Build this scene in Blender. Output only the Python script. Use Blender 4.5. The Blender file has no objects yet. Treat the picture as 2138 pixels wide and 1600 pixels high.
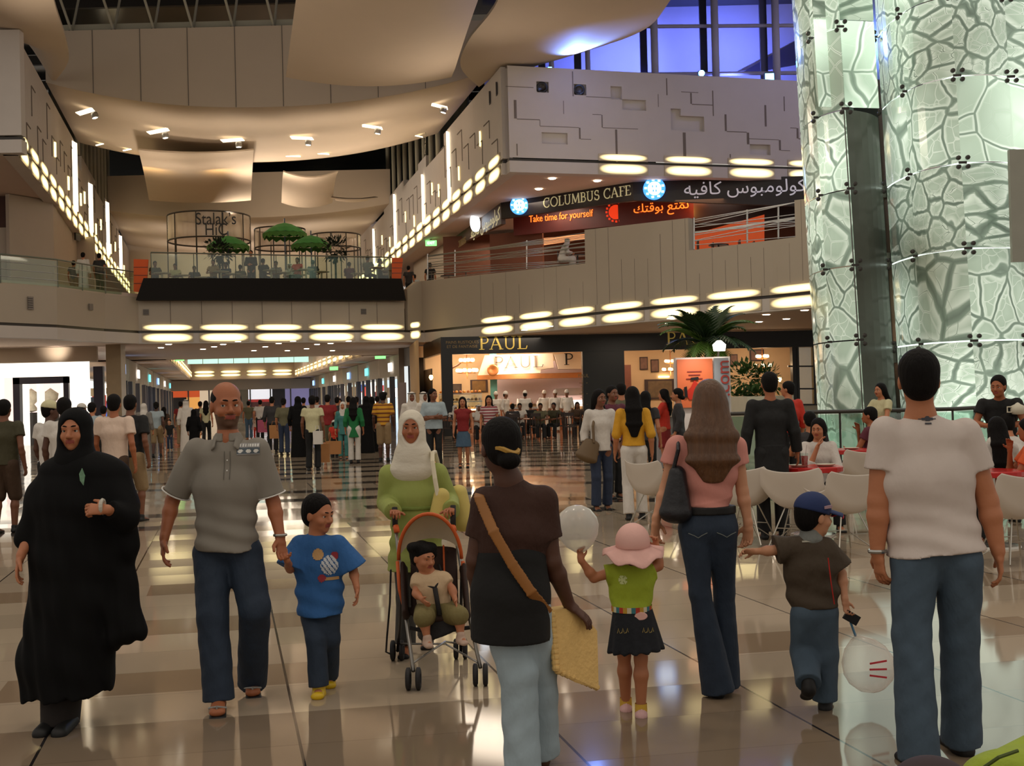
import bpy, bmesh, math, random
import numpy as np
from mathutils import Vector, Matrix
from mathutils.bvhtree import BVHTree
SC = bpy.context.scene
COL = SC.collection
random.seed(7)
RNG = np.random.default_rng(7)
V = Vector
# ------------------------------------------------------------------ camera
F_PX, EYE = 2500.0, 1.62
PITCH, ROLL = math.atan(26/2500), 0.025
_F = V((0, math.cos(PITCH), math.sin(PITCH))); _R0 = V((1, 0, 0)); _U0 = V((0, -math.sin(PITCH), math.cos(PITCH)))
CR = _R0*math.cos(ROLL) - _U0*math.sin(ROLL)
CU = _U0*math.cos(ROLL) + _R0*math.sin(ROLL)
cam_d = bpy.data.cameras.new('camera'); cam = bpy.data.objects.new('camera', cam_d); COL.objects.link(cam)
cam_d.sensor_width = 36; cam_d.lens = 36*F_PX/2138; cam_d.clip_end = 400; cam_d.clip_start = 0.1
_m = Matrix((CR, CU, -_F)).transposed().to_4x4(); _m.translation = V((0, 0, EYE)); cam.matrix_world = _m
SC.camera = cam
CAM = V((0, 0, EYE))
def ray(u, v): return _F*F_PX + CR*(u-1069) + CU*(800-v)
def W(u, v, Y):            # place in the world seen at pixel (u,v), Y metres into the hall
    d = ray(u, v); return CAM + d*(Y/d.y)
def Zp(u, v, z=0.0):       # the same on the level z
    d = ray(u, v); return CAM + d*((z-EYE)/d.z)
# ------------------------------------------------------------------ world, exposure
SC.view_settings.view_transform = 'Standard'; SC.view_settings.look = 'None'
SC.view_settings.gamma = 1; SC.view_settings.use_curve_mapping = False
SC.view_settings.exposure = 0.0
wd = bpy.data.worlds.new('world'); SC.world = wd; wd.use_nodes = True
wb = wd.node_tree.nodes['Background']; wb.inputs[0].default_value = (1.0, 0.91, 0.80, 1); wb.inputs[1].default_value = 0.55
try:
    SC.cycles.max_bounces = 6; SC.cycles.diffuse_bounces = 3; SC.cycles.glossy_bounces = 3
    SC.cycles.transmission_bounces = 6; SC.cycles.transparent_max_bounces = 12
    SC.cycles.caustics_reflective = False; SC.cycles.caustics_refractive = False; SC.cycles.sample_clamp_indirect = 4
    SC.cycles.use_denoising = True
except Exception: pass
# ------------------------------------------------------------------ lamps of the hall, with unseen fill lamps added
def lamp(kind, loc, energy, col, size=1.0, target=None, spot=None, blend=0.6, sy=None):
    d = bpy.data.lights.new('lamp_or_fill_light', kind); d.energy = energy; d.color = col
    if kind == 'AREA':
        d.size = size
        if sy: d.shape = 'RECTANGLE'; d.size_y = sy
    else: d.shadow_soft_size = size
    if spot: d.spot_size = math.radians(spot); d.spot_blend = blend
    o = bpy.data.objects.new('lamp_or_fill_light', d); COL.objects.link(o); o.location = loc
    if target is not None:
        o.rotation_euler = (V(target)-V(loc)).to_track_quat('-Z', 'Y').to_euler()
    return o
WARM = (1.0, 0.84, 0.66)
# unseen fill lamps added high over the near court
for x, y, e in ((-6, -4, 330), (3, -4, 330), (-2, 11, 420), (6, 12, 420), (-9, 16, 420), (0, 24, 620), (-12, 30, 620), (5, 33, 520)):
    lamp('AREA', (x, y, 13.0), e*.34, WARM, .7, (x, y+1, 0))
# unseen uplights hung mid-hall, added to brighten the vault soffits
for y in (52, 56, 59): 
    xl = -16.7-.247*(y-40.8); xr = -.13-.247*(y-46.7)
    for k in (.22, .42, .62, .8):
        lamp('SPOT', (xl+(xr-xl)*k, y, 10.5), 260, (1.0, .84, .66), .3, (xl+(xr-xl)*k, y+1, 15), 110, 1.0)
for y in (82, 90):
    xl = -16.7-.247*(y-40.8); xr = -.13-.247*(y-46.7)
    for k in (.25, .5, .75):
        lamp('SPOT', (xl+(xr-xl)*k, y, 9.5), 420, (1.0, .87, .74), .3, (xl+(xr-xl)*k, y+2, 15), 130, 1.0)
for p, t_, e in (((-15, 37, 10.9), (-8, 36, 14), 120), ((-1.2, 44, 10.9), (-6, 36, 14), 80), ((4, 43, 9.5), (2, 44, 16), 40), ((-8, 27, 9), (-6, 36, 13.5), 220), ((-13.5, 62, 10.9), (-9, 62, 13), 300), ((-16, 70, 10.9), (-11, 72, 14), 300)):  # unseen area lamps, added to lift the cloth sails
    lamp('AREA', p, e, (1.0, .84, .66), 2.0, t_)
# blue stage lamps on the roof terrace
lamp('SPOT', (2.9, 46.6, 14.5), 3000, (.16, .30, 1.0), .12, (2.8, 41.0, 15.6), 95, .9)
lamp('SPOT', (10.5, 54.5, 14.8), 4200, (.16, .22, 1.0), .15, (9.0, 66, 19), 120, .9)
lamp('SPOT', (6.0, 54.5, 14.8), 3600, (.16, .22, 1.0), .15, (6.0, 66, 18), 120, .9)
lamp('AREA', (5.5, 38, 22), 2600, (.46, .42, 1.0), 3, (7.0, 49.0, 12.5))  # unseen lavender fill lamps, added to tint the white block
lamp('AREA', (16, 44, 20), 300, (.42, .40, 1.0), 3, (12, 50, 12.5))
# ------------------------------------------------------------------ helpers
def tag(o, label=None, cat=None, group=None, kind=None):
    if label: o['label'] = label
    if cat: o['category'] = cat
    if group: o['group'] = group
    if kind: o['kind'] = kind
    return o
def empty(name, loc=(0, 0, 0), label=None, cat=None, group=None, rz=0.0, kind=None):
    o = bpy.data.objects.new(name, None); COL.objects.link(o); o.location = loc; o.rotation_euler = (0, 0, rz)
    o.empty_display_size = .2
    return tag(o, label, cat, group, kind)
class MB:
    def __init__(s): s.v = []; s.f = []; s.m = []; s.cur = 0
    def add(s, vs, fs):
        n = len(s.v); s.v += [tuple(p) for p in vs]; s.f += [tuple(i+n for i in f) for f in fs]; s.m += [s.cur]*len(fs); return s
    def box(s, c, d, rz=0.0, rot=None):
        R = rot if rot is not None else Matrix.Rotation(rz, 3, 'Z'); c = V(c)
        vs = [c + R @ V((x*d[0]/2, y*d[1]/2, z*d[2]/2)) for z in (-1, 1) for y in (-1, 1) for x in (-1, 1)]
        return s.add(vs, [(0, 2, 3, 1), (4, 5, 7, 6), (0, 1, 5, 4), (2, 6, 7, 3), (0, 4, 6, 2), (1, 3, 7, 5)])
    def wall(s, a, b, z0, z1, th=.2):   # upright slab from a to b in plan, thickness going away from the viewer
        a = V((a[0], a[1], 0)); b = V((b[0], b[1], 0)); d = (b-a).normalized(); n = V((-d.y, d.x, 0))
        if n.dot((a+b)/2) < 0: n = -n
        z0a, z0b = z0 if isinstance(z0, tuple) else (z0, z0); z1a, z1b = z1 if isinstance(z1, tuple) else (z1, z1)
        vs = []
        for off in (V((0, 0, 0)), n*th):
            for p, z in ((a, z0a), (b, z0b), (b, z1b), (a, z1a)): vs.append((p.x+off.x, p.y+off.y, z))
        return s.add(vs, [(0, 1, 2, 3), (4, 7, 6, 5), (0, 4, 5, 1), (1, 5, 6, 2), (2, 6, 7, 3), (3, 7, 4, 0)])
    def prism(s, pts, ext):    # pts: 3D polygon, ext: vector
        n = len(pts); e = V(ext); vs = [V(p) for p in pts] + [V(p)+e for p in pts]
        fs = [tuple(range(n)), tuple(range(2*n-1, n-1, -1))] + [(i, i+n, (i+1) % n+n, (i+1) % n) for i in range(n)]
        return s.add(vs, fs)
    def tube(s, pts, r, n=8, cap=True, closed=False):
        pts = [V(p) for p in pts]; rs = r if isinstance(r, (list, tuple)) else [r]*len(pts)
        rings = []; up = None; N = len(pts)
        for i, p in enumerate(pts):
            a = pts[i-1] if (i or closed) else p; b = pts[(i+1) % N] if (i < N-1 or closed) else p
            t = (b-a).normalized() if (b-a).length > 1e-9 else V((0, 0, 1))
            if up is None: up = t.orthogonal().normalized()
            up = (up - t*up.dot(t)); up = up.normalized() if up.length > 1e-6 else t.orthogonal().normalized()
            w = t.cross(up); rings.append([p + (up*math.cos(2*math.pi*k/n)+w*math.sin(2*math.pi*k/n))*rs[i] for k in range(n)])
        vs = [q for rr in rings for q in rr]; fs = []
        M_ = N if closed else N-1
        for i in range(M_):
            j = (i+1) % N
            for k in range(n): fs.append((i*n+k, i*n+(k+1) % n, j*n+(k+1) % n, j*n+k))
        if cap and not closed: fs += [tuple(range(n-1, -1, -1)), tuple((N-1)*n+k for k in range(n))]
        return s.add(vs, fs)
    def lathe(s, prof, c=(0, 0, 0), n=20, R=None, a0=0, a1=2*math.pi):
        c = V(c); full = abs(a1-a0-2*math.pi) < 1e-6; m = n if full else n+1; vs = []
        for r, z in prof:
            for k in range(m):
                a = a0+(a1-a0)*k/n; p = V((r*math.cos(a), r*math.sin(a), z)); vs.append(c+(R @ p if R is not None else p))
        fs = []
        for i in range(len(prof)-1):
            for k in range(n):
                k2 = (k+1) % m if full else k+1
                fs.append((i*m+k, i*m+k2, (i+1)*m+k2, (i+1)*m+k))
        return s.add(vs, fs)
    def grid(s, P, th=None):   # P[i][j] points; th = extrude vector for thickness
        a, b = len(P), len(P[0]); vs = [p for row in P for p in row]
        fs = [(i*b+j, i*b+j+1, (i+1)*b+j+1, (i+1)*b+j) for i in range(a-1) for j in range(b-1)]
        if th is None: return s.add(vs, fs)
        t = V(th); n = a*b; vs2 = vs + [V(p)+t for p in vs]; fs2 = fs + [tuple(n+i for i in reversed(f)) for f in fs]
        rim = [(0, j) for j in range(b)] + [(i, b-1) for i in range(1, a)] + [(a-1, j) for j in range(b-2, -1, -1)] + [(i, 0) for i in range(a-2, 0, -1)]
        for q in range(len(rim)):
            i1, j1 = rim[q]; i2, j2 = rim[(q+1) % len(rim)]; A = i1*b+j1; B = i2*b+j2; fs2.append((A, n+A, n+B, B))
        return s.add(vs2, fs2)
    def build(s, name, mats, parent=None, smooth=False, **kw):
        me = bpy.data.meshes.new(name); o = None
        org = parent.matrix_world.translation if parent is not None else V((0, 0, 0))
        if parent is not None: org = WORLD_ORG(parent)
        vs = [(p[0]-org[0], p[1]-org[1], p[2]-org[2]) for p in s.v] if parent is not None else s.v
        if parent is None and kw.pop('center', True) and vs:
            c = V((sum(p[0] for p in vs)/len(vs), sum(p[1] for p in vs)/len(vs), min(p[2] for p in vs)))
            vs = [(p[0]-c.x, p[1]-c.y, p[2]-c.z) for p in vs]
        else: c = V((0, 0, 0))
        me.from_pydata(vs, [], s.f)
        mats = mats if isinstance(mats, (list, tuple)) else [mats]
        for m in mats: me.materials.append(m)
        if len(mats) > 1: me.polygons.foreach_set('material_index', s.m)
        if smooth: me.polygons.foreach_set('use_smooth', [True]*len(s.f))
        me.update()
        o = bpy.data.objects.new(name, me); COL.objects.link(o); o.location = c
        if parent is not None: o.parent = parent
        return tag(o, kw.get('label'), kw.get('cat'), kw.get('group'), kw.get('kind'))
def WORLD_ORG(o):
    p = V(o.location)
    while o.parent is not None: o = o.parent; p = p + V(o.location)
    return p
def smooth_by_angle(o, deg=35):
    me = o.data; me.polygons.foreach_set('use_smooth', [True]*len(me.polygons))
    try: me.set_sharp_from_angle(angle=math.radians(deg))
    except Exception: pass
    return o
# ------------------------------------------------------------------ materials
MATS = {}
def newmat(name):
    m = bpy.data.materials.new(name); m.use_nodes = True; nt = m.node_tree; b = nt.nodes['Principled BSDF']; return m, nt, b
def lin(c):                # sRGB 0-255 -> linear
    return tuple(((x/255)/12.92 if x/255 <= .04045 else ((x/255+.055)/1.055)**2.4) for x in c)
def M(name, rgb, rough=.6, var=.12, scale=12.0, bump=0.0, bscale=None, metal=0.0, emit=0.0, ecol=None, alpha=1.0, spec=None, stretch=None, trans=0.0, sheen=0.0):
    if name in MATS: return MATS[name]
    m, nt, b = newmat(name); N = nt.nodes; L = nt.links; c = lin(rgb)
    tc = N.new('ShaderNodeTexCoord'); mp = N.new('ShaderNodeMapping'); L.new(tc.outputs['Object'], mp.inputs[0])
    if stretch: mp.inputs['Scale'].default_value = stretch
    nz = N.new('ShaderNodeTexNoise'); nz.inputs['Scale'].default_value = scale; nz.inputs['Detail'].default_value = 3
    L.new(mp.outputs[0], nz.inputs['Vector'])
    mx = N.new('ShaderNodeMix'); mx.data_type = 'RGBA'; L.new(nz.outputs['Fac'], mx.inputs['Factor'])
    mx.inputs['A'].default_value = (*[x*(1-var) for x in c], 1); mx.inputs['B'].default_value = (*[min(1, x*(1+var)) for x in c], 1)
    L.new(mx.outputs['Result'], b.inputs['Base Color'])
    b.inputs['Roughness'].default_value = rough; b.inputs['Metallic'].default_value = metal
    if spec is not None: b.inputs['Specular IOR Level'].default_value = spec
    if emit: b.inputs['Emission Color'].default_value = (*lin(ecol or rgb), 1); b.inputs['Emission Strength'].default_value = emit
    if alpha < 1: b.inputs['Alpha'].default_value = alpha
    if trans: b.inputs['Transmission Weight'].default_value = trans
    if sheen: b.inputs['Sheen Weight'].default_value = sheen
    if bump:
        n2 = N.new('ShaderNodeTexNoise'); n2.inputs['Scale'].default_value = bscale or scale*3; n2.inputs['Detail'].default_value = 4
        L.new(mp.outputs[0], n2.inputs['Vector'])
        bp = N.new('ShaderNodeBump'); bp.inputs['Strength'].default_value = bump; bp.inputs['Distance'].default_value = .02
        L.new(n2.outputs['Fac'], bp.inputs['Height']); L.new(bp.outputs[0], b.inputs['Normal'])
    MATS[name] = m; return m
class X:                   # tiny node-math expression helper
    nt = None
    def __init__(s, k): s.k = k
    def _op(s, op, o=None, o2=None):
        n = X.nt.nodes.new('ShaderNodeMath'); n.operation = op
        for i, q in enumerate((s, o, o2)):
            if q is None: continue
            if isinstance(q, X): X.nt.links.new(q.k, n.inputs[i])
            else: n.inputs[i].default_value = q
        return X(n.outputs[0])
    def __add__(s, o): return s._op('ADD', o)
    def __sub__(s, o): return s._op('SUBTRACT', o)
    def __mul__(s, o): return s._op('MULTIPLY', o)
    def __truediv__(s, o): return s._op('DIVIDE', o)
    def lt(s, o): return s._op('LESS_THAN', o)
    def gt(s, o): return s._op('GREATER_THAN', o)
    def floor(s): return s._op('FLOOR')
    def fract(s): return s._op('FRACT')
    def mod(s, o): return s._op('FLOORED_MODULO', o)
    def abs(s): return s._op('ABSOLUTE')
    def max(s, o): return s._op('MAXIMUM', o)
    def min(s, o): return s._op('MINIMUM', o)
    def sq(s): return s*s
def xyz(nt, space='Object', geo=False):
    X.nt = nt
    sp = nt.nodes.new('ShaderNodeSeparateXYZ')
    if geo: g = nt.nodes.new('ShaderNodeNewGeometry'); nt.links.new(g.outputs['Position'], sp.inputs[0])
    else: t = nt.nodes.new('ShaderNodeTexCoord'); nt.links.new(t.outputs[space], sp.inputs[0])
    return X(sp.outputs[0]), X(sp.outputs[1]), X(sp.outputs[2])
def white(nt, a, b=None, c=None):
    cb = nt.nodes.new('ShaderNodeCombineXYZ')
    for i, q in enumerate((a, b, c)):
        if q is None: continue
        if isinstance(q, X): nt.links.new(q.k, cb.inputs[i])
        else: cb.inputs[i].default_value = q
    w = nt.nodes.new('ShaderNodeTexWhiteNoise'); w.noise_dimensions = '3D'; nt.links.new(cb.outputs[0], w.inputs['Vector'])
    return X(w.outputs['Value'])
def mixc(nt, fac, a, b):
    m = nt.nodes.new('ShaderNodeMix'); m.data_type = 'RGBA'
    if isinstance(fac, X): nt.links.new(fac.k, m.inputs['Factor'])
    else: m.inputs['Factor'].default_value = fac
    for nm, q in (('A', a), ('B', b)):
        if isinstance(q, tuple): m.inputs[nm].default_value = (*q, 1)
        else: nt.links.new(q, m.inputs[nm])
    return m.outputs['Result']
def floor_mat():
    m, nt, b = newmat('polished_floor_tiles'); x, y, z = xyz(nt, geo=True)
    ca, sa = math.cos(math.radians(13.4)), math.sin(math.radians(13.4))
    cv = x*ca + y*sa                     # across the corridor
    av = y*math.cos(math.radians(10.5)) - x*math.sin(math.radians(10.5))   # along it (measured joint direction)
    av2 = y*math.cos(math.radians(-10)) - x*math.sin(math.radians(-10))    # fan of rows towards the bakery
    right = (cv - (av*.10)).gt(3.6)
    far = av.gt(13.5)
    rr = right*far
    a = av*(rr*-1.0+1.0) + av2*rr
    row = ((a+.25)/.6).floor(); fr = ((a+.25)/.6).fract()
    col = ((cv+.90)/1.2).floor(); fc = ((cv+.90)/1.2).fract()
    h = white(nt, row, col, 3.0); hr = white(nt, row, 7.0, 1.0)
    dark3 = (row.mod(3.0)).lt(.5)
    brk = white(nt, row, ((cv+.42)/2.4).floor(), 5.0).gt(.25)
    farw = av.gt(16.0)
    darkfar = dark3*brk*farw
    near = av.lt(6.35)
    nearbrown = (row.mod(3.0)).lt(.5)*white(nt, row, ((cv+.1)/.6).floor(), 9.0).gt(.55)*(av.lt(12.5))*av.gt(7)
    cream = mixc(nt, h, lin((160, 144, 124)), lin((174, 157, 135)))
    c1 = mixc(nt, near, cream, mixc(nt, h, lin((128, 112, 94)), lin((138, 120, 100))))
    c2 = mixc(nt, nearbrown, c1, lin((140, 120, 98)))
    c3 = mixc(nt, darkfar, c2, mixc(nt, hr, lin((52, 46, 42)), lin((76, 66, 58))))
    jl = fc.lt(.006).max(fc.gt(.994))*(av.lt(24))
    jr = (fr.lt(.012))*(av.lt(24))
    c4 = mixc(nt, (jr*.35), c3, lin((60, 50, 42)))
    c5 = mixc(nt, jl*(white(nt, col, 2.0, 2.0).gt(-1)), c4, lin((40, 36, 36)))
    nt.links.new(c5, b.inputs['Base Color'])
    b.inputs['Roughness'].default_value = .07; b.inputs['Specular IOR Level'].default_value = .22
    # every tile lies a hair out of level, so reflections break from tile to tile
    cb = nt.nodes.new('ShaderNodeCombineXYZ'); n1 = white(nt, row, col, 11.0); n2 = white(nt, row, col, 12.0)
    nt.links.new(((n1-.5)*.012).k, cb.inputs[0]); nt.links.new(((n2-.5)*.012).k, cb.inputs[1]); cb.inputs[2].default_value = 1
    nrm = nt.nodes.new('ShaderNodeVectorMath'); nrm.operation = 'NORMALIZE'; nt.links.new(cb.outputs[0], nrm.inputs[0])
    nt.links.new(nrm.outputs[0], b.inputs['Normal'])
    return m
FLOOR = floor_mat()
CREAM = M('cream_plaster', (186, 172, 156), .75, .04, 2.0)
WALLP = M('white_wall_panel', (200, 192, 186), .6, .05, 1.5)
SAIL = M('cream_vault_cloth', (200, 182, 162), .8, .04, 1.0)
PARA = M('greige_parapet_panel', (176, 164, 148), .55, .04, 1.0)
CEIL = M('warm_white_ceiling', (206, 186, 172), .8, .04, 1.0)
BLACK = M('black_lacquer', (20, 19, 20), .35, .2, 8)
DARK = M('dark_bronze_metal', (48, 42, 38), .4, .2, 8)
GROOVE = M('panel_joint_shadow_gap', (120, 110, 102), .9, .1, 8)
STEEL = M('brushed_steel', (170, 170, 168), .3, .08, 30, metal=.9)
POSTM = M('cream_painted_steel', (176, 170, 150), .5, .05, 8)
NIGHT = M('night_sky_glass', (26, 30, 30), .15, .2, 3)
VENT = M('grey_vent_grille', (128, 120, 114), .6, .1, 40)
def glow(name, rgb, s): return M(name, rgb, .6, .03, 5, emit=s)
LAMPW = glow('warm_lamp_diffuser', (255, 238, 190), 6.0)
LAMPS = glow('downlight_lens', (255, 240, 215), 14.0)
def glow_patch_mat(name, rgb, s):          # cove light painted as emission: bright in the middle, fading to its rim
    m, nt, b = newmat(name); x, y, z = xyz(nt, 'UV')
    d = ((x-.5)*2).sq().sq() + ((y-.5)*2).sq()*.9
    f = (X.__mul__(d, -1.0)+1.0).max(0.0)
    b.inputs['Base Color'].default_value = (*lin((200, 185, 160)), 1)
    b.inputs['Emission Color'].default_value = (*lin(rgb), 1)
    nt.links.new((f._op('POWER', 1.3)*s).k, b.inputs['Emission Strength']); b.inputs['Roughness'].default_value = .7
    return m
COVE = glow_patch_mat('painted_cove_glow', (255, 232, 165), 3.2)
def glass_mat(name, tint=(.86, .93, .9), a=.16, rough=.03):
    m, nt, b = newmat(name); N = nt.nodes; L = nt.links
    tr = N.new('ShaderNodeBsdfTransparent'); tr.inputs[0].default_value = (*tint, 1); gl = N.new('ShaderNodeBsdfGlossy'); gl.inputs['Roughness'].default_value = rough
    nz = N.new('ShaderNodeTexNoise'); nz.inputs['Scale'].default_value = .6; mr = N.new('ShaderNodeMapRange'); mr.inputs['To Min'].default_value = a*.8; mr.inputs['To Max'].default_value = a*1.2
    L.new(nz.outputs['Fac'], mr.inputs[0]); mx = N.new('ShaderNodeMixShader'); L.new(mr.outputs[0], mx.inputs[0]); L.new(tr.outputs[0], mx.inputs[1]); L.new(gl.outputs[0], mx.inputs[2])
    L.new(mx.outputs[0], N['Material Output'].inputs[0]); N.remove(b); return m
GLASS = glass_mat('clear_glass'); GGLASS = glass_mat('greenish_rail_glass', (.74, .88, .82), .12)
def uvbox(o):                        # simple 0..1 UV over each quad of a mesh
    me = o.data; uv = me.uv_layers.new(name='uv'); q = ((0, 0), (1, 0), (1, 1), (0, 1))
    for p in me.polygons:
        for i, li in enumerate(p.loop_indices): uv.data[li].uv = q[i % 4]
def text(s, size, mat, loc, xdir, updir, parent=None, name='lettering', ext=.02, align='CENTER', bold=0.0, sx=1.0, **kw):
    cu = bpy.data.curves.new(name, 'FONT'); cu.body = s; cu.size = size; cu.align_x = align; cu.align_y = 'CENTER'; cu.extrude = ext; cu.offset = bold
    t = bpy.data.objects.new(name, cu); COL.objects.link(t)
    dg = bpy.context.evaluated_depsgraph_get(); me = bpy.data.meshes.new_from_object(t.evaluated_get(dg))
    bpy.data.objects.remove(t)
    x = V(xdir).normalized(); z0 = V(updir); n = x.cross(z0).normalized(); y = n.cross(x)
    org = WORLD_ORG(parent) if parent is not None else V((0, 0, 0))
    R = Matrix((x*sx, y, n)).transposed()
    for v in me.vertices: v.co = R @ v.co
    me.materials.clear(); me.materials.append(mat)
    o = bpy.data.objects.new(name, me); COL.objects.link(o); o.location = V(loc)-org
    if parent is not None: o.parent = parent
    return tag(o, **kw)
def _arc(cx, cy, rx, ry, a0, a1, n=12): return [(cx+rx*math.cos(math.radians(a0+(a1-a0)*i/n)), cy+ry*math.sin(math.radians(a0+(a1-a0)*i/n))) for i in range(n+1)]
T, t_ = .13, .05
SERIF = {  # strokes (polyline, width) on a unit-high letter, last = advance
 'P': ([([(.18, 0), (.18, 1)], T), ([(.18, .97), (.38, .97)]+_arc(.38, .73, .24, .24, 90, -90)+[(.18, .49)], .08), ([(.02, .02), (.36, .02)], t_), ([(.04, .98), (.2, .98)], t_)], .74),
 'A': ([([(.08, 0), (.42, 1)], .06), ([(.42, 1), (.78, 0)], T), ([(.2, .35), (.65, .35)], t_), ([(-.02, .02), (.2, .02)], t_), ([(.64, .02), (.92, .02)], t_)], .96),
 'U': ([([(.16, 1), (.16, .35)]+_arc(.43, .32, .27, .3, 180, 360)+[(.7, .35), (.7, 1)], .09), ([(.02, .98), (.32, .98)], t_), ([(.56, .98), (.84, .98)], t_)], .94),
 'L': ([([(.18, 1), (.18, 0)], T), ([(.02, .02), (.62, .02), (.68, .24)], .06), ([(.02, .98), (.34, .98)], t_)], .74),
 'C': ([(_arc(.48, .5, .4, .49, 48, 312, 20), .1), ([(.75, .72), (.77, 1)], t_), ([(.78, .16), (.75, .28)], t_)], .9),
 'O': ([(_arc(.5, .5, .42, .49, 0, 360, 26), .1)], 1.04),
 'M': ([([(.12, 0), (.16, 1)], .06), ([(.16, 1), (.5, .1)], T), ([(.5, .1), (.86, 1)], .06), ([(.86, 1), (.92, 0)], T), ([(0, .02), (.24, .02)], t_), ([(.8, .02), (1.04, .02)], t_)], 1.1),
 'B': ([([(.16, 0), (.16, 1)], T), ([(.16, .97), (.36, .97)]+_arc(.36, .75, .2, .22, 90, -90)+[(.16, .53)], .08), ([(.16, .53), (.38, .53)]+_arc(.38, .28, .25, .25, 90, -90)+[(.02, .03)], .08), ([(.02, .98), (.2, .98)], t_)], .76),
 'S': ([(_arc(.32, .74, .22, .23, 40, 270, 12)+_arc(.34, .27, .24, .25, 90, -150, 12)[1:], .1), ([(.5, .72), (.51, .97)], t_), ([(.07, .05), (.07, .3)], t_)], .68),
 'F': ([([(.18, 0), (.18, 1)], T), ([(.02, .97), (.6, .97), (.62, .78)], .06), ([(.18, .52), (.48, .52)], .06), ([(.02, .02), (.36, .02)], t_)], .68),
 'E': ([([(.18, 0), (.18, 1)], T), ([(.02, .97), (.6, .97), (.62, .8)], .06), ([(.18, .52), (.5, .52)], .06), ([(.02, .03), (.64, .03), (.68, .22)], .06)], .76),
 ' ': ([], .45)}
def serif(s, h, mat, loc, xdir, parent=None, name='lettering', ext=.03, sx=1.0, **kw):
    x = V(xdir).normalized(); up = V((0, 0, 1)); n = x.cross(up).normalized()
    tot = sum(SERIF[c][1] for c in s)*h*sx; mb = MB(); cx = -tot/2; loc = V(loc)
    for c in s:
        st, adv = SERIF[c]
        for pl, w in st:
            for (x0, y0), (x1, y1) in zip(pl[:-1], pl[1:]):
                d = V((x1-x0, y1-y0)); 
                if d.length < 1e-6: continue
                d.normalize(); nn = V((-d.y, d.x))*w/2; e = d*.01
                q = [(x0-e.x+nn.x, y0-e.y+nn.y), (x1+e.x+nn.x, y1+e.y+nn.y), (x1+e.x-nn.x, y1+e.y-nn.y), (x0-e.x-nn.x, y0-e.y-nn.y)]
                mb.prism([loc + x*(cx+a*h*sx) + up*((b_-.5)*h) for a, b_ in q], n*ext)
        cx += adv*h*sx
    return mb.build(name, mat, parent, **kw)
# ================================================================== THE HALL
def XL(y): return -16.7-.247*(y-40.8)      # inner face of the left upper wall
def XR(y): return -.13-.247*(y-46.7)       # inner face of the right upper wall
ST = dict(kind='structure')
MB().box((0, 60, -.15), (150, 170, .3)).build('floor', FLOOR, **ST)
def hline(u, v, z): return Zp(u, v, z)
# --- painted light of the coves: one glow patch above the slot, one below
cove_n = [0]
WHERE = {'bridge': 'painted cove glow along the bridge edge', 'right_low': 'painted cove glow under the right parapet', 'left_low': 'painted cove glow under the left parapet',
         'right_up': 'painted cove glow under the white panelled block', 'side_right': 'painted cove glow along the right corridor wall', 'side_left': 'painted cove glow along the left corridor wall',
         'deep_left': 'painted cove glow around the deep corridor ceiling'}
LAB = {'bridge': 'long painted patch of cove light along the slot under the bridge edge', 'right_low': 'long painted patch of cove light along the slot under the curved right parapet',
       'left_low': 'single long painted patch of cove light under the left gallery parapet', 'right_up': 'long painted patch of cove light under the white stepped panel block',
       'side_right': 'oval painted patch of cove light in row rising along the right corridor wall', 'side_left': 'oval painted patch of cove light in row falling along the left corridor wall',
       'deep_left': 'painted patch of cove light around the ceiling of the deep lower corridor'}
def cove_glow(p, d, ln, where, h1=.26, h2=.36, gap=.10, out=.03, tilt=.0):
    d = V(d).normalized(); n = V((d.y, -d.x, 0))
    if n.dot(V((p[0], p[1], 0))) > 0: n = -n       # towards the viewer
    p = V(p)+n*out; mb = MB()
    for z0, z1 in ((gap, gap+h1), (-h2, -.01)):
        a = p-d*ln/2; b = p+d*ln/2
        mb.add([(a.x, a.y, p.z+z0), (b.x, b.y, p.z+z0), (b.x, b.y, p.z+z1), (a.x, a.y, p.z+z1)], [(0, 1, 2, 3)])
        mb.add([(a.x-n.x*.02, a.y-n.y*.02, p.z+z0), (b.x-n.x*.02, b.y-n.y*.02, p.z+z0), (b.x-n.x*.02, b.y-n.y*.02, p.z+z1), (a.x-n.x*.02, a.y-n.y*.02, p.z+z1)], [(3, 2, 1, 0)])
    o = mb.build('cove_glow_patch', COVE, label=LAB[where], cat='light', group=WHERE[where]); uvbox(o)
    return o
def polyline_pts(pl, step):        # even points along a polyline with direction
    out = []; acc = step/2
    for a, b in zip(pl[:-1], pl[1:]):
        a, b = V(a), V(b); L = (b-a).length; s = acc
        while s < L: out.append((a+(b-a)*(s/L), (b-a).normalized())); s += step
        acc = s-L
    return out
def lip(name, pl, z, h=.42, gap=.10):  # curved fascia lip below the slot and the dark slot itself
    m1 = MB(); m2 = MB()
    for a, b in zip(pl[:-1], pl[1:]):
        m1.wall((a[0], a[1]), (b[0], b[1]), z-h, z, .5); 
        d = V((b[0]-a[0], b[1]-a[1], 0)).normalized(); n = V((-d.y, d.x, 0)); n = n if n.dot(V((a[0], a[1], 0))) > 0 else -n
        m2.wall((a[0]+n.x*.05, a[1]+n.y*.05), (b[0]+n.x*.05, b[1]+n.y*.05), z, z+gap, .3)
    m1.build(name, WALLP, **ST); m2.build(name.replace('lip', 'slot'), DARK, **ST)
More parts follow.
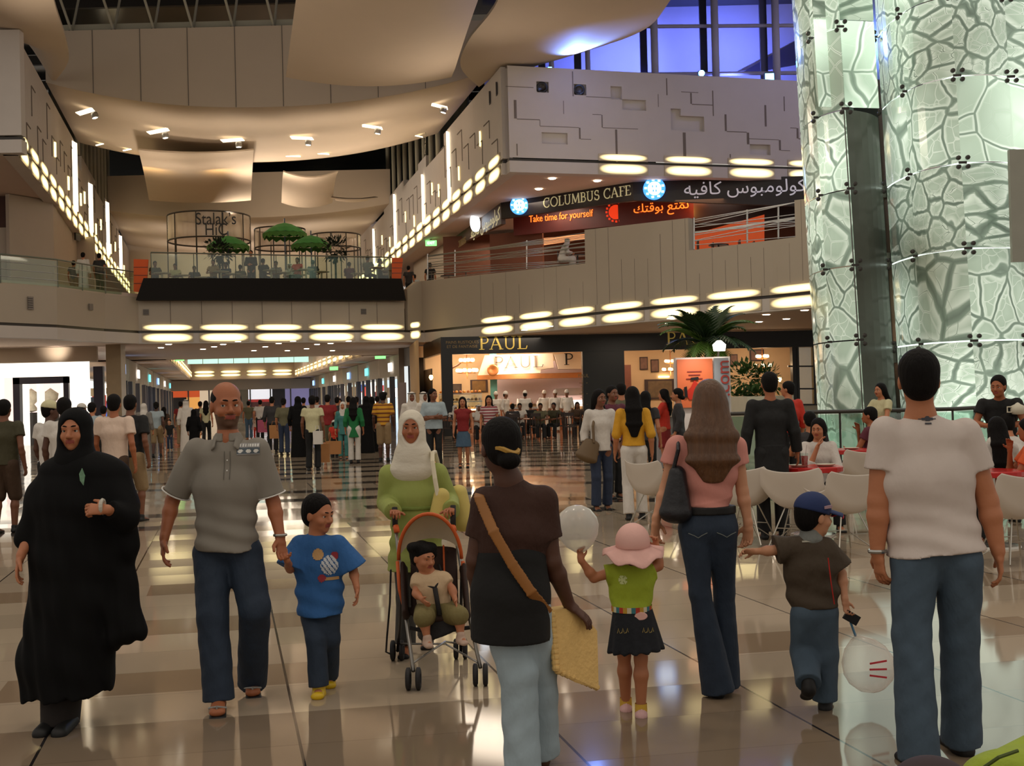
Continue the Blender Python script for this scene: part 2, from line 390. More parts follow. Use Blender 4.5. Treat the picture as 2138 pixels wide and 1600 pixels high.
# --- plan lines
uR = [(885, 695), (1000, 683), (1100, 673), (1250, 657), (1370, 645), (1500, 633), (1620, 622), (1728, 611), (1850, 600), (2000, 588), (2250, 565)]
LEDGE = 4.5
PR = [Zp(u, v, LEDGE) for u, v in uR]
PB = [Zp(290, 696, LEDGE), Zp(845, 694, LEDGE)]
PL = [V((-19.5, 33, LEDGE)), Zp(0, 679, LEDGE), Zp(120, 684, LEDGE), Zp(220, 692, LEDGE), PB[0]]
PR = [PB[1]] + PR
def at(pl, z): return [V((p.x, p.y, z)) for p in pl]
# parapets: left (z 4.6-5.95), bridge (4.6-5.85), right stepped
def parapet(name, pl, tops):
    mb = MB()
    for i, (a, b) in enumerate(zip(pl[:-1], pl[1:])): mb.wall(a, b, LEDGE+.1, (tops[i], tops[i+1]), .25)
    return mb.build(name, PARA, **ST)
parapet('wall_gallery_left', PL, [5.95]*5)
parapet('wall_bridge', PB, [5.82, 5.82])
# right: heights taken along the line; stepped openings
def onR(u):                         # point of the right plan line seen at column u
    for a, b in zip(PR[:-1], PR[1:]):
        ua = 1069+2500*a.x/a.y; ub = 1069+2500*b.x/b.y
        if ua <= u <= ub or (b is PR[-1]): t = (u-ua)/(ub-ua); return a+(b-a)*t
def zat(u, v): p = onR(u); return W(u, v, p.y).z
mb = MB()
brk = sorted(set([855, 875, 1230, 1447, 1670, 1760, 1900, 2000, 2250] + [u for u, _ in uR]))
low = lambda u: zat(u, float(np.interp(u, (855, 875, 1230, 1447, 1670, 2000), (604, 588, 550, 523, 495, 455))))
high = lambda u: zat(u, float(np.interp(u, (1230, 1447, 1670, 2000), (480, 455, 418, 375))))
for a, b in zip(brk[:-1], brk[1:]):
    hi = (1230 <= a < 1447) or a >= 1670
    fn = high if hi else low
    pa, pb = onR(a), onR(b); mb.wall(pa, pb, LEDGE+.1, (fn(a), fn(b)), .25)
mb.build('wall_gallery_right', PARA, **ST)
# panel joints of the parapets: fine upright grooves
mj = MB()
for u in range(900, 1740, 27):
    p = onR(u); q = onR(u+1); z0 = 4.7+random.random()*.3; 
    hi = (1230 <= u < 1447) or u > 1670; top = (high if hi else low)(u)-.02
    z1 = top if random.random() < .4 else z0+(top-z0)*random.uniform(.4, .9)
    mj.wall((p.x, p.y-.012), (p.x+.02, p.y-.012), z0, z1, .05)
for a, b in zip(PB+PL[:0], PB[1:]):
    for k in range(1, 9):
        p = a+(b-a)*(k/9); mj.wall((p.x, p.y-.012), (p.x+.02, p.y-.012), 4.7, 5.8, .05)
mj.build('trim_1', GROOVE, **ST)
lip('lip_gallery', PL+PB[1:]+PR[1:], LEDGE)
for p, d in polyline_pts(PB, 2.25): cove_glow(p, d, 2.0, 'bridge')
for p, d in polyline_pts(PR[2:], 2.5): cove_glow(p, d, 2.2, 'right_low')
cove_glow(Zp(75, 688, 4.5), PL[2]-PL[1], 1.9, 'left_low')
cove_glow(Zp(868, 690, 4.5), PR[2]-PR[1], .8, 'right_low')
# vents in the parapets
def vent(u, v, w, h, base, label):
    a, b = (PB[0], PB[1]) if base == 'B' else (None, None)
    if base == 'R': p = onR(u); q = onR(u+15)
    elif base == 'B':
        t = min(1, max(0, (u-290)/555)); Y = PB[0].y+(PB[1].y-PB[0].y)*t; p = W(u, v, Y); q = p+(PB[1]-PB[0])
    else:
        seg = (PL[1], PL[2]) if u < 120 else (PL[2], PL[3]); uu = [1069+2500*s.x/s.y for s in seg]; t = (u-uu[0])/(uu[1]-uu[0]); p = seg[0]+(seg[1]-seg[0])*t; q = p+(seg[1]-seg[0])
    d = V((q.x-p.x, q.y-p.y, 0)).normalized(); c = W(u, v, p.y-.03); s = p.y/2500; R = Matrix.Rotation(math.atan2(d.y, d.x), 3, 'Z')
    r = empty('air_vent', c, label, 'vent', 'air vents in the parapets')
    MB().box(c, (w*s, .04, h*s), rot=R).build('frame', VENT, r)
    m = MB()
    for k in range(5): m.box(c+V((0, -.025, (k-2)*h*s/6)), (w*s*.86, .02, h*s*.06), rot=R)
    m.build('louvre', DARK, r)
for u, v, w, h, bs, lb in ((64, 633, 13, 27, 'L', 'tall grey air vent in left gallery parapet'), (190, 641, 13, 13, 'L', 'small square grey air vent left of the dark balcony box'),
    (305, 652, 12, 12, 'B', 'small square air vent under the left end of dark balcony box'), (498, 657, 13, 24, 'B', 'tall narrow air vent in middle of bridge parapet'),
    (628, 664, 24, 12, 'B', 'wide flat air vent right of centre in bridge parapet'), (759, 651, 12, 12, 'B', 'small square air vent near right end of bridge parapet'),
    (891, 632, 20, 13, 'R', 'wide flat air vent at left end of the right parapet'), (996, 615, 10, 14, 'R', 'small air vent above the bakery sign'),
    (1163, 607, 10, 29, 'R', 'tall narrow vent below the seated man in white'), (1313, 594, 11, 31, 'R', 'tall narrow vent under the solid parapet wall')):
    vent(u, v, w, h, bs, lb)
# --- floors of the upper level and ceilings
slab = MB(); edge = [V((p.x, p.y+.3, 0)) for p in PL+PB[1:]+PR[1:]]
poly = [V((-45, 33, 0))]+edge+[V((40, 30, 0)), V((40, 78, 0)), V((-45, 78, 0))]
slab.prism([V((p.x, p.y, 5.55)) for p in poly], (0, 0, .55)); slab.build('ceiling_upper_floor_slab', CEIL, **ST)
# lower soffit z 4.2 in front of the deep corridor opening
poly2 = [V((-45, 33, 4.12))]+[V((p.x, p.y, 4.12)) for p in edge]+[V((40, 30, 4.12)), V((40, 68, 4.12)), V((-45, 68, 4.12))]
MB().prism(poly2, (0, 0, .1)).build('ceiling_lower', CEIL, **ST)
cc = V((-.2397, .9709, 0)); ax = V((.9709, .2397, 0))
def corr(s, t, z=0): # s across from the corridor's centre line, t along; centre line starts at X=-14 at Y=68
    o = V((-13.9, 68, 0)); return o+ax*s+cc*t+V((0, 0, z))
m = MB()
for a, b in (((-14, 0), (-5.4, 66)), ((5.4, 0), (16, 66)), ((-14, 62), (16, 72))):
    m.prism([corr(a[0], a[1], 4.12), corr(b[0], a[1], 4.12), corr(b[0], b[1], 4.12), corr(a[0], b[1], 4.12)], (0, 0, .1))
m.build('ceiling_deep_corridor', CEIL, **ST)
m = MB()
m.prism([corr(-6, 0, 6.4), corr(6, 0, 6.4), corr(6, 66, 6.4), corr(-6, 66, 6.4)], (0, 0, .1))
for s in (-5.4, 5.4): m.wall(corr(s, 0), corr(s, 62), 4.1, 6.4, .1)
m.wall(corr(-5.4, 62), corr(5.4, 62), 4.1, 6.4, .1)
m.build('ceiling_recess_deep_corridor', CEIL, **ST)
for k in range(14):
    t = 2+k*4.2
    for s in (-5.3, 5.3):
        cove_glow(corr(s, t, 4.62), cc, 3.4, 'deep_left', .16, .34, .05, .06)
for k in range(4): cove_glow(corr(-4+k*2.7, 61.7, 4.7), ax, 2.2, 'deep_left', .3, .3, .05, .1)
TEAL = glow('teal_backlit_glass', (188, 236, 222), 1.05)
for r, (t, z, n, w) in enumerate(((22, 5.55, 7, 1.42), (38, 5.35, 8, 1.25))):
    for k in range(n):
        c = corr((k-(n-1)/2)*w*1.04, t, z)
        rt = empty('luminous_panel', c, ('teal backlit glass ceiling panel in the nearer row', 'teal backlit glass ceiling panel in the farther row')[r], 'light', ('teal panels nearer row', 'teal panels farther row')[r])
        R = Matrix.Rotation(math.atan2(ax.y, ax.x), 3, 'Z')
        MB().box(c, (w, .08, .62), rot=R).build('glass', TEAL, rt); MB().box(c+V((0, .06, .36)), (w+.04, .1, .06), rot=R).build('frame', STEEL, rt)
# --- roof-level walls: left block, right block with panels, side walls with light strips
def side_wall(name, Xf, y0, y1, steps, right):
    mb = MB(); ys = [y0]+[s[0] for s in steps if y0 < s[0] < y1]+[y1]
    for a, b in zip(ys[:-1], ys[1:]):
        zt = [s[1] for s in steps if s[0] <= a+.01][-1]
        aa = (Xf(a), a); bb = (Xf(b), b); d = V((bb[0]-aa[0], b-a, 0)).normalized(); n = V((d.y, -d.x, 0))*(1 if right else -1)
        vs = []
        for off in (V((0, 0, 0)), n*.4):
            for p, z in ((aa, 10.9), (bb, 10.9), (bb, zt), (aa, zt)): vs.append((p[0]+off.x, p[1]+off.y, z))
        mb.add(vs, [(0, 1, 2, 3), (4, 7, 6, 5), (0, 4, 5, 1), (1, 5, 6, 2), (2, 6, 7, 3), (3, 7, 4, 0)])
    return mb.build(name, WALLP, **ST)
stepsR = [(46.7, 14.5), (58.5, 13.85), (63.5, 14.5), (66, 14.2), (71, 14.6), (79.5, 13.9), (86, 14.4)]
stepsL = [(40.8, 14.5), (58, 13.6), (61, 14.4), (68, 13.9), (74, 14.5), (84, 13.8)]
side_wall('wall_upper_right', XR, 46.75, 94, stepsR, True); side_wall('wall_upper_left', XL, 40.85, 94, stepsL, False)
STRIP = glow('bright_wall_strip', (255, 238, 205), 2.6)
for right, Xf in ((1, XR), (0, XL)):
    sg = -1 if right else 1
    for i, y in enumerate((57.3, 64.4, 74.5, 84.5)):
        z1 = 14.3 if i % 2 == 0 else 13.6
        MB().box((Xf(y)+sg*.05, y, (11.0+z1)/2), (.1, .62, z1-11.0)).build('wall_light_strip', STRIP, label='tall bright light strip set upright into the '+('right' if right else 'left')+' corridor wall', cat='light', group='upright light strips, '+('right' if right else 'left')+' wall')
    SLOT = glow('amber_slot_light', (255, 226, 150), 3.0)
    for i, (y, z) in enumerate(((50.5, 12.5), (55, 11.9), (60, 12.0), (61.8, 12.4), (67.5, 11.6), (70.5, 12.3), (77, 11.7), (80.5, 12.3), (88, 11.6))):
        MB().box((Xf(y)+sg*.03, y, z), (.06, .16, .62)).build('slot_light', SLOT, label='small amber slot light in the '+('right' if right else 'left')+' corridor wall', cat='light', group='small slot lights, '+('right' if right else 'left')+' wall')
    m = MB()
    for k in range(34):
        y = (47.5 if right else 41.6)+k*1.35; z0 = random.uniform(11, 12.5); z1 = z0+random.uniform(.6, 1.6)
        m.box((Xf(y)+sg*.01, y, (z0+z1)/2), (.03, .05, z1-z0)); m.box((Xf(y+.5)+sg*.01, y+.5, z1), (.03, 1.0, .04), rz=.247)
    m.build('trim_2' if right else 'trim_3', GROOVE, **ST)
    # cove along the corridor wall
    a = V((Xf(46.9 if right else 41), 46.9 if right else 41, 10.75)); b = V((Xf(94), 94, 10.75))
    lip('lip_side_'+('right' if right else 'left'), [a, b], 10.75, .45)
    for p, d in polyline_pts([a, b], 2.6): cove_glow(p, d, 2.1, 'side_right' if right else 'side_left', .4, .5, .08)
# left frontal end of the left block
A = Zp(-260, 296, 10.75); B = Zp(45, 291, 10.75)
MB().wall(A, B, 10.9, 14.5, .4).build('wall_block_left', WALLP, **ST); lip('lip_block_left', [A, B], 10.75, .45)
# right block front with stepped recesses
C0 = Zp(1064, 335, 10.75); C1 = Zp(1712, 355, 10.75); C1 = C0+(C1-C0)*1.75
bw = (C1-C0).length; bd = (C1-C0).normalized(); bn = V((-bd.y, bd.x, 0)); bn = bn if bn.y > 0 else -bn
S1 = 648/((C1-C0).length/1.75)      # px per metre along the face
def bx_(u): return (u-1064)/S1
def bz(v, u): return 10.75 + (np.interp(u, (1064, 1712), (335, 355))-v)*C0.y/2500
xs = sorted(set([0, bw]+[bx_(u) for u in (1120, 1144, 1194, 1219, 1268, 1291, 1340, 1128, 1179, 1391, 1412, 1461, 1558, 1603, 1678, 1700, 1740)]))
recs = [((1120, 1144), (168, 191)), ((1194, 1219), (172, 195)), ((1268, 1291), (175, 203)), ((1291, 1340), (203, 226)), ((1128, 1179), (276, 300)),
        ((1391, 1412), (221, 237)), ((1412, 1461), (237, 270)), ((1391, 1412), (237, 268)), ((1558, 1603), (298, 321)), ((1678, 1700), (202, 224)), ((1268, 1291), (203, 222))]
rc = [(bx_(a[0]), bx_(a[1]), bz(b[1], (a[0]+a[1])/2), bz(b[0], (a[0]+a[1])/2)) for a, b in recs[:-1]]
zs = sorted(set([10.87, 14.45]+[round(r[2], 3) for r in rc]+[round(r[3], 3) for r in rc]))
nx, nz_ = len(xs)-1, len(zs)-1
dep = np.zeros((nx, nz_))
for i in range(nx):
    for j in range(nz_):
        cx, cz = (xs[i]+xs[i+1])/2, (zs[j]+zs[j+1])/2
        if any(r[0] < cx < r[1] and r[2] < cz < r[3] for r in rc): dep[i, j] = .16
mb = MB()
def fp(x, z, d): p = C0+bd*x+bn*d; return (p.x, p.y, z)
for i in range(nx):
    for j in range(nz_):
        d = dep[i, j]; mb.add([fp(xs[i], zs[j], d), fp(xs[i+1], zs[j], d), fp(xs[i+1], zs[j+1], d), fp(xs[i], zs[j+1], d)], [(0, 1, 2, 3)])
        if i+1 < nx and dep[i+1, j] != d: e = dep[i+1, j]; mb.add([fp(xs[i+1], zs[j], d), fp(xs[i+1], zs[j], e), fp(xs[i+1], zs[j+1], e), fp(xs[i+1], zs[j+1], d)], [(0, 1, 2, 3)])
        if j+1 < nz_ and dep[i, j+1] != d: e = dep[i, j+1]; mb.add([fp(xs[i], zs[j+1], d), fp(xs[i+1], zs[j+1], d), fp(xs[i+1], zs[j+1], e), fp(xs[i], zs[j+1], e)], [(0, 1, 2, 3)])
for z0_, z1_, d0, d1 in ((14.45, 14.45, 0, 6),):
    mb.add([fp(0, 14.45, 0), fp(bw, 14.45, 0), fp(bw, 14.45, 6), fp(0, 14.45, 6)], [(0, 1, 2, 3)])
mb.build('wall_block_right', WALLP, **ST)
m = MB()
for (u0, v0), (u1, v1) in (((1075, 208), (1080, 247)), ((1080, 247), (1125, 250)), ((1125, 250), (1125, 262)), ((1172, 208), (1173, 236)), ((1125, 262), (1202, 265)), ((1202, 265), (1205, 289)), ((1205, 289), (1226, 290)),
    ((1230, 236), (1248, 237)), ((1248, 237), (1250, 264)), ((1250, 264), (1322, 267)), ((1275, 268), (1279, 338)), ((1415, 273), (1421, 340)), ((1191, 145), (1193, 198)), ((1383, 155), (1385, 192)), ((1365, 190), (1366, 218)),
    ((1414, 184), (1450, 185)), ((1433, 186), (1436, 210)), ((1436, 210), (1480, 213)), ((1480, 180), (1482, 236)), ((1505, 232), (1509, 269)), ((1509, 269), (1552, 272)), ((1552, 272), (1557, 298)), ((1552, 285), (1622, 288)), ((1622, 288), (1626, 311)), ((1626, 311), (1646, 312)),
    ((1635, 190), (1637, 223)), ((1592, 210), (1596, 258)), ((1648, 260), (1662, 261)), ((1662, 261), (1666, 284)), ((1666, 284), (1705, 287)), ((1690, 290), (1694, 352)), ((1078, 300), (1080, 325)), ((1514, 320), (1516, 346)), ((1218, 198), (1268, 200)), ((1060, 180), (1114, 181))):
    x0, x1 = bx_(u0), bx_(u1); z0, z1 = bz(v0, u0), bz(v1, u1); p = C0+bd*((x0+x1)/2)-bn*.004
    R = Matrix((bd, bn, V((0, 0, 1)))).transposed()
    m.box((p.x, p.y, (z0+z1)/2), (max(abs(x1-x0), .022), .01, max(abs(z1-z0), .022)), rot=R)
m.build('trim_4', GROOVE, **ST)
lip('lip_block_right', [C0, C1], 10.75, .45)
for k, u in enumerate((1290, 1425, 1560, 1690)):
    p = C0+bd*bx_(u); cove_glow(p, bd, 2.1, 'right_up', .28, .42)
for i, (u, v) in enumerate(((1132, 180), (1206, 184))):
    p = C0+bd*bx_(u)+bn*.1; c = V((p.x, p.y, bz(v, u))); Rf = Matrix.Rotation(math.pi/2, 3, 'X')
    r = empty('jet_diffuser', c, ('round black air jet nozzle nearest the block corner', 'round black air jet nozzle, right one of the pair')[i], 'vent', 'round air nozzles')
    MB().lathe([(.0, .02), (.1, .03), (.12, .05)], c, 20, Rf).build('core', DARK, r, smooth=True)
    MB().lathe([(.13, .06), (.2, .12), (.23, .05), (.23, 0)], c, 24, Rf).build('ring', BLACK, r, smooth=True)
for u, v, h in ((1027, 205, 28), (1046, 186, 26)):
    Y = 48.6 if u < 1035 else 47.4; c = W(u, v, Y)
    MB().box((XR(Y)-.02, Y, c.z), (.06, .3, .5)).build('wall_slot', DARK, label='dark upright slot near the corner of block, '+('lower' if u < 1035 else 'upper')+' one', cat='vent')
# soffit under the upper block and the left block
poly = [V((XR(94), 94, 10.42)), V((XR(46.7)+.1, 47.1, 10.42)), V((C1.x, C1.y+.3, 10.42)), V((34, 60, 10.42)), V((34, 94, 10.42))]
MB().prism(poly, (0, 0, .08)).build('ceiling_upper_right', CEIL, **ST)
poly = [V((XL(94), 94, 10.42)), V((XL(41)-.1, 41.1, 10.42)), V((A.x-10, A.y, 10.42)), V((-50, 60, 10.42)), V((-50, 94, 10.42))]
MB().prism(poly, (0, 0, .08)).build('ceiling_upper_left', CEIL, **ST)
# --- vault sheets between the walls
def vault(name, yf, yr, ze, zm, face_top, n=28, slots=None):
    P = []
    for j in range(9):
        y = yf+(yr-yf)*j/8; row = []
        for i in range(n+1):
            s = i/n; x = XL(y)-.1+(XR(y)+.2-XL(y))*s; row.append(V((x, y, zm+(ze-zm)*abs(2*s-1)**2.2)))
        P.append(row)
    mb = MB().grid(P, (0, 0, .12))
    # front and back fascia
    for row, off in ((P[0], -.05), (P[-1], -.07)):
        for a, b in zip(row[:-1], row[1:]):
            mb.add([a+V((0, off, -.01)), b+V((0, off, -.01)), V((b.x, b.y+off, face_top)), V((a.x, a.y+off, face_top))], [(0, 1, 2, 3)])
            mb.add([a+V((0, off+.12, 0)), b+V((0, off+.12, 0)), V((b.x, b.y+off+.12, face_top)), V((a.x, a.y+off+.12, face_top))], [(3, 2, 1, 0)])
    o = mb.build(name, SAIL, kind='structure'); smooth_by_angle(o, 30); return P
P1 = vault('ceiling_vault_near', 49.2, 60.5, 15.0, 13.75, 17.1)
P2 = vault('ceiling_vault_far', 77, 94, 14.2, 13.5, 16.4)
m = MB(); m.wall((XL(94)-2, 94), (XR(94)+2, 94), 5.6, 15, .3); m.build('wall_back_upper', SAIL, **ST)
MB().wall((-48, 96), (12, 96), 15.0, 20.5, .2).build('window_3', NIGHT, **ST)
m = MB()
for k in range(1, 9):                # fascia joints
    r = P1[0]; a = r[k*3]; m.box((a.x, a.y-.06, (a.z+17.1)/2), (.03, .02, 17.1-a.z))
m.build('trim_5', GROOVE, **ST)
def recess_lamp(u, v, tilt, lab):
    Y = 52+ (v-230)/(290-230)*4 if v < 290 else 58.5; c = W(u, v, Y)
    s = (c.x-XL(c.y))/(XR(c.y)-XL(c.y)); c.z = 13.75+1.25*abs(2*s-1)**2.2-.12
    sl = math.atan(2*1.25*(2*s-1)*2.2/2/17*2); R = Matrix.Rotation(-sl*-1, 3, 'Y')
    r = empty('recessed_floodlight', c, lab, 'light', 'lamps recessed in the near vault')
    MB().box(c, (1.0, .55, .03), rot=R).build('opening', glow('lit_recess', (255, 240, 210), 1.7), r)
    MB().lathe([(.0, .12), (.13, .1), (.15, 0), (.15, -.12)], c+V((.3, -.1, -.22)), 16, R).build('lamp_head', STEEL, r, smooth=True)
    MB().lathe([(0, -.02), (.11, -.02)], c+V((.3, -.1, -.33)), 16, R).build('lens', LAMPS, r)
for i, (u, v) in enumerate(((185, 232), (332, 257), (485, 272), (630, 272), (775, 262), (912, 240))):
    recess_lamp(u, v, 0, ['leftmost', 'second', 'third', 'fourth', 'fifth', 'rightmost'][i]+' square lamp recess across the near vault soffit')
for i, (u, v) in enumerate(((215, 288), (348, 308), (272, 310), (481, 319), (612, 322), (672, 328), (868, 294))):
    Y = 59.3; c = W(u, v, Y); s = (c.x-XL(Y))/(XR(Y)-XL(Y)); c.z = 13.75+1.25*abs(2*s-1)**2.2-.02
    MB().box(c, (.72, .12, .03), rot=Matrix.Rotation(-.25*(2*s-1)*-1, 3, 'Y')).build('linear_slot_lamp', LAMPW, label='thin glowing slot lamp at rear edge of the near vault', cat='light', group='thin slot lamps in the vault')
for u, v in ((305, 455), (600, 467), (640, 470), (718, 452)):
    c = W(u, v, 86)
    MB().box(c, (1.0, .2, .18), rz=.2).build('wall_wash_lamp', LAMPW, label='small glowing wash lamp on the far cream vault above the diners', cat='light', group='wash lamps on the far vault')
# dark roof glazing with trusses
MB().box((-10, 62, 20.6), (70, 70, .2)).build('ceiling_roof_glass', NIGHT, **ST)
def bars(name, pts, r, label=None, cat='beam', group=None): return MB().tube(pts, r, 8).build(name, POSTM, label=label, cat=cat, group=group)
for u in (150, 238, 322, 403, 487, 572):
    a = W(u, 62, 49.4); a.z = 17.1
    r = empty('roof_strut_pair', a, 'pair of cream steel struts above grey vault fascia', 'strut', 'roof struts above the near vault')
    MB().tube([a, a+V((-.5, -2.2, 3.3))], .055, 8).build('strut', POSTM, r); MB().tube([a, a+V((.05, 1.6, 3.3))], .055, 8).build('strut', POSTM, r)
    MB().box(a+V((0, 0, -.03)), (.22, .16, .2)).build('bracket', DARK, r)
m = MB()
for y in (46, 50.5, 55, 64, 69, 74): m.box((-10, y, 20.2), (44, .22, .5))
m.build('trim_roof_beams', DARK, **ST)
MB().box((-9, 49.9, 17.35), (24, .5, .3)).build('trim_gutter', POSTM, **ST)
for right, Xf in ((1, XR), (0, XL)):
    for k, y in enumerate((61, 63, 65, 67.2, 69.4, 71.6, 73.8, 76, 78.5)):
        x = Xf(y)+(.2 if right else -.2); z0 = [q[1] for q in (stepsR if right else stepsL) if q[0] <= y][-1]+.03
        MB().tube([(x, y, z0), (x, y, 20)], .14, 10).build('clerestory_post', POSTM, label='round cream post in the glazing above the '+('right' if right else 'left')+' wall', cat='post', group='clerestory posts, '+('right' if right else 'left'))
    MB().box((Xf(70)+(1.2 if right else -1.2), 70, 17), (.1, 24, 6.5), rz=.242).build('window_1' if right else 'window_2', NIGHT, **ST)
# floating cloth sails
def sail(u0, u1, v0, v1, z, label, bow=.25, y0=None):
    a, b = Zp(u0[0], v0, z), Zp(u1[0], v0, z); c, d = Zp(u0[1], v1, z), Zp(u1[1], v1, z)
    if y0: # extend towards the viewer beyond the frame
        a = c+(a-c)*((c.y-y0)/(c.y-a.y)); b = d+(b-d)*((d.y-y0)/(d.y-b.y))
    P = []
    for j in range(15):
        t = j/14; L = c+(a-c)*t; R = d+(b-d)*t; row = []
        for i in range(13):
            s = i/12; p = L+(R-L)*s; p.z += bow*math.sin(t*math.pi*1.0)*1.2 + bow*(2*s-1)**2 + (.12 if j == 0 else 0); row.append(p)
        P.append(row)
    o = MB().grid(P, (0, 0, .07)).build('ceiling_sail', SAIL, label=label, cat='sail', smooth=False); smooth_by_angle(o, 40)
    a2 = P[0][0]; b2 = P[0][-1]
    return o, P
sail((628, 597), (1020, 943), 0, 187, 13.4, 'largest cream ceiling sail hanging at top centre', .35, 27)
o, P = sail((289, 312), (530, 524), 320, 428, 13.2, 'mid-sized square ceiling sail with two warm spots above the glass drum', .15)
for du, c in ((317, 366), (462, 366)):
    p = Zp(du, c, 13.2); lamp('SPOT', (p.x, p.y-.6, 12.3), 90, (1, .62, .22), .05, (p.x, p.y, 13.4), 100, 1)
sail((592, 588), (706, 694), 371, 438, 13.1, 'small cream ceiling sail right of the sail with warm spots', .3)
sail((690, 702), (790, 765), 418, 424, 13.3, 'sliver of a far grey ceiling sail near the right wall', .1)
# big cloth wings over the two blocks
def wing(name, Lp, Rp, sag, label=None, n=12):
    def interp(pl, t):
        k = t*(len(pl)-1); i = min(int(k), len(pl)-2); f = k-i; p = [W(*q) for q in pl]
        # smooth catmull
        p0 = p[max(i-1, 0)]; p1 = p[i]; p2 = p[i+1]; p3 = p[min(i+2, len(p)-1)]
        return .5*((2*p1)+(p2-p0)*f+(2*p0-5*p1+4*p2-p3)*f*f+(3*p1-p0-3*p2+p3)*f**3)
    P = []
    for j in range(25):
        t = j/24; L, R = interp(Lp, t), interp(Rp, t); row = []
        for i in range(n+1):
            s = i/n; p = L+(R-L)*s; p.z -= sag*math.sin(math.pi*s)*(1-t**4); row.append(p)
        P.append(row)
    o = MB().grid(P, (0, .02, .12)).build(name, SAIL, kind='structure'); smooth_by_angle(o, 50); return o
wing('ceiling_wing_right', [(1060, -130, 36), (1040, 0, 40), (978, 85, 44.5), (962, 140, 47), (1000, 182, 49.2)], [(1480, -130, 36), (1400, 0, 40), (1345, 62, 44.5), (1235, 102, 47.5), (1056, 140, 49)], .5)
wing('ceiling_wing_left', [(-120, -130, 34), (-100, 0, 38), (-60, 50, 42), (40, 72, 45), (108, 168, 49)], [(90, -130, 34), (112, 0, 38), (138, 85, 43), (142, 130, 46), (116, 168, 49)], .25)
# blue glazed terrace above the block
BLUEW = M('terrace_back_wall', (176, 172, 190), .7, .04, 2)
m = MB(); P = []
for j in range(13):
    t = j/12; row = []
    for i in range(17):
        s = i/16; x = -1+s*22; row.append(V((x, 62-3.5*math.sin(t*1.45), 14+6.2*t+.8*math.sin(s*3.0))))
    P.append(row)
o = MB().grid(P).build('wall_terrace_back', BLUEW, smooth=True, **ST)
DBLUE = M('dark_blue_mullion', (36, 34, 62), .4, .1, 6)
for i, (u, l) in enumerate(((1112, 0), (1152, 0), (1228, 0), (1368, 1), (1495, 2), (1622, 3))):
    b = W(u, 160, 54.5); rt = empty('terrace_column', (b.x, 54.5, 14.2), ['narrow pale column at the far left of blue terrace', 'second pale column of the blue terrace', 'pale column beside the loudspeaker on terrace', 'tall pale column at left end of blue glazing', 'tall pale column in middle of the blue glazing', 'tall pale column nearest stone tower on the blue terrace'][i], 'column', 'columns of the blue lit terrace')
    MB().tube([(b.x, 54.5, 14.2), (b.x, 54.5, 20.4)], .17 if i > 2 else .12, 12).build('shaft', M('column_paint', (190, 184, 196), .5, .05, 5), rt, smooth=True)
    MB().box((b.x-.42, 55.2, 17.3), (.32, .2, 6.2)).build('mullion', DBLUE, rt)
for z, nm in ((16.2, 'trim_6'), (18.4, 'trim_7')):
    MB().tube([(3.5, 54.6, z), (17, 55.4, z)], .09, 8).build(nm, M('column_paint', (190, 184, 196)), kind='structure')
m = MB(); m.prism([W(1540, 157, 59), W(1700, 128, 59), W(1700, 62, 59)], (0, .1, 0)); m.build('trim_8', DBLUE, **ST)
CY = glow('blue_lamp_lens', (90, 190, 255), 60)
for i, (u, v, s, g) in enumerate(((1465, 160, .13, 60), (1607, 162, .2, 12), (1148, 143, .09, 10), (1258, 152, .08, 8))):
    c = W(u, v, 48.9+(.8 if i == 1 else 0)); c.z = max(c.z, 14.62)
    r = empty('stage_spotlight', c, ['brightest round blue spotlight on the parapet of white block', 'square cyan floodlight on the parapet near the tower', 'small blue lamp at foot of terrace column', 'tiny blue lamp on the parapet edge'][i], 'light', 'blue lamps on the white block')
    MB().box(c+V((0, .14, 0)), (s*2, .2, s*1.8)).build('housing', BLACK, r); MB().box(c+V((0, .1, -.17)), (.06, .06, .2)).build('bracket', BLACK, r)
    if i == 0: MB().lathe([(0, 0), (s*.9, .0), (s*.9, .03)], c+V((0, 0, 0)), 16, Matrix.Rotation(math.pi/2, 3, 'X')).build('lens', CY, r)
    else: MB().box(c+V((0, .02, 0)), (s*1.8, .04, s*1.4)).build('lens', glow('cyan_lens', (120, 215, 255), 6), r)
for u, v, w, h, lb in ((1197, 138, .42, .7, 'black box loudspeaker standing between terrace columns'), (1519, 160, .5, .3, 'dark wedge monitor lying on the parapet of white block')):
    c = W(u, v, 50.5); r = empty('loudspeaker', (c.x, c.y, 14.45), lb, 'loudspeaker')
    MB().box((c.x, c.y, 14.45+h/2), (w, .35, h), rz=.2).build('cabinet', BLACK, r); MB().lathe([(0, .0), (.12, .01), (.14, .03)], (c.x, c.y-.19, 14.45+h*.45), 16, Matrix.Rotation(math.pi/2, 3, 'X')).build('cone', DARK, r)
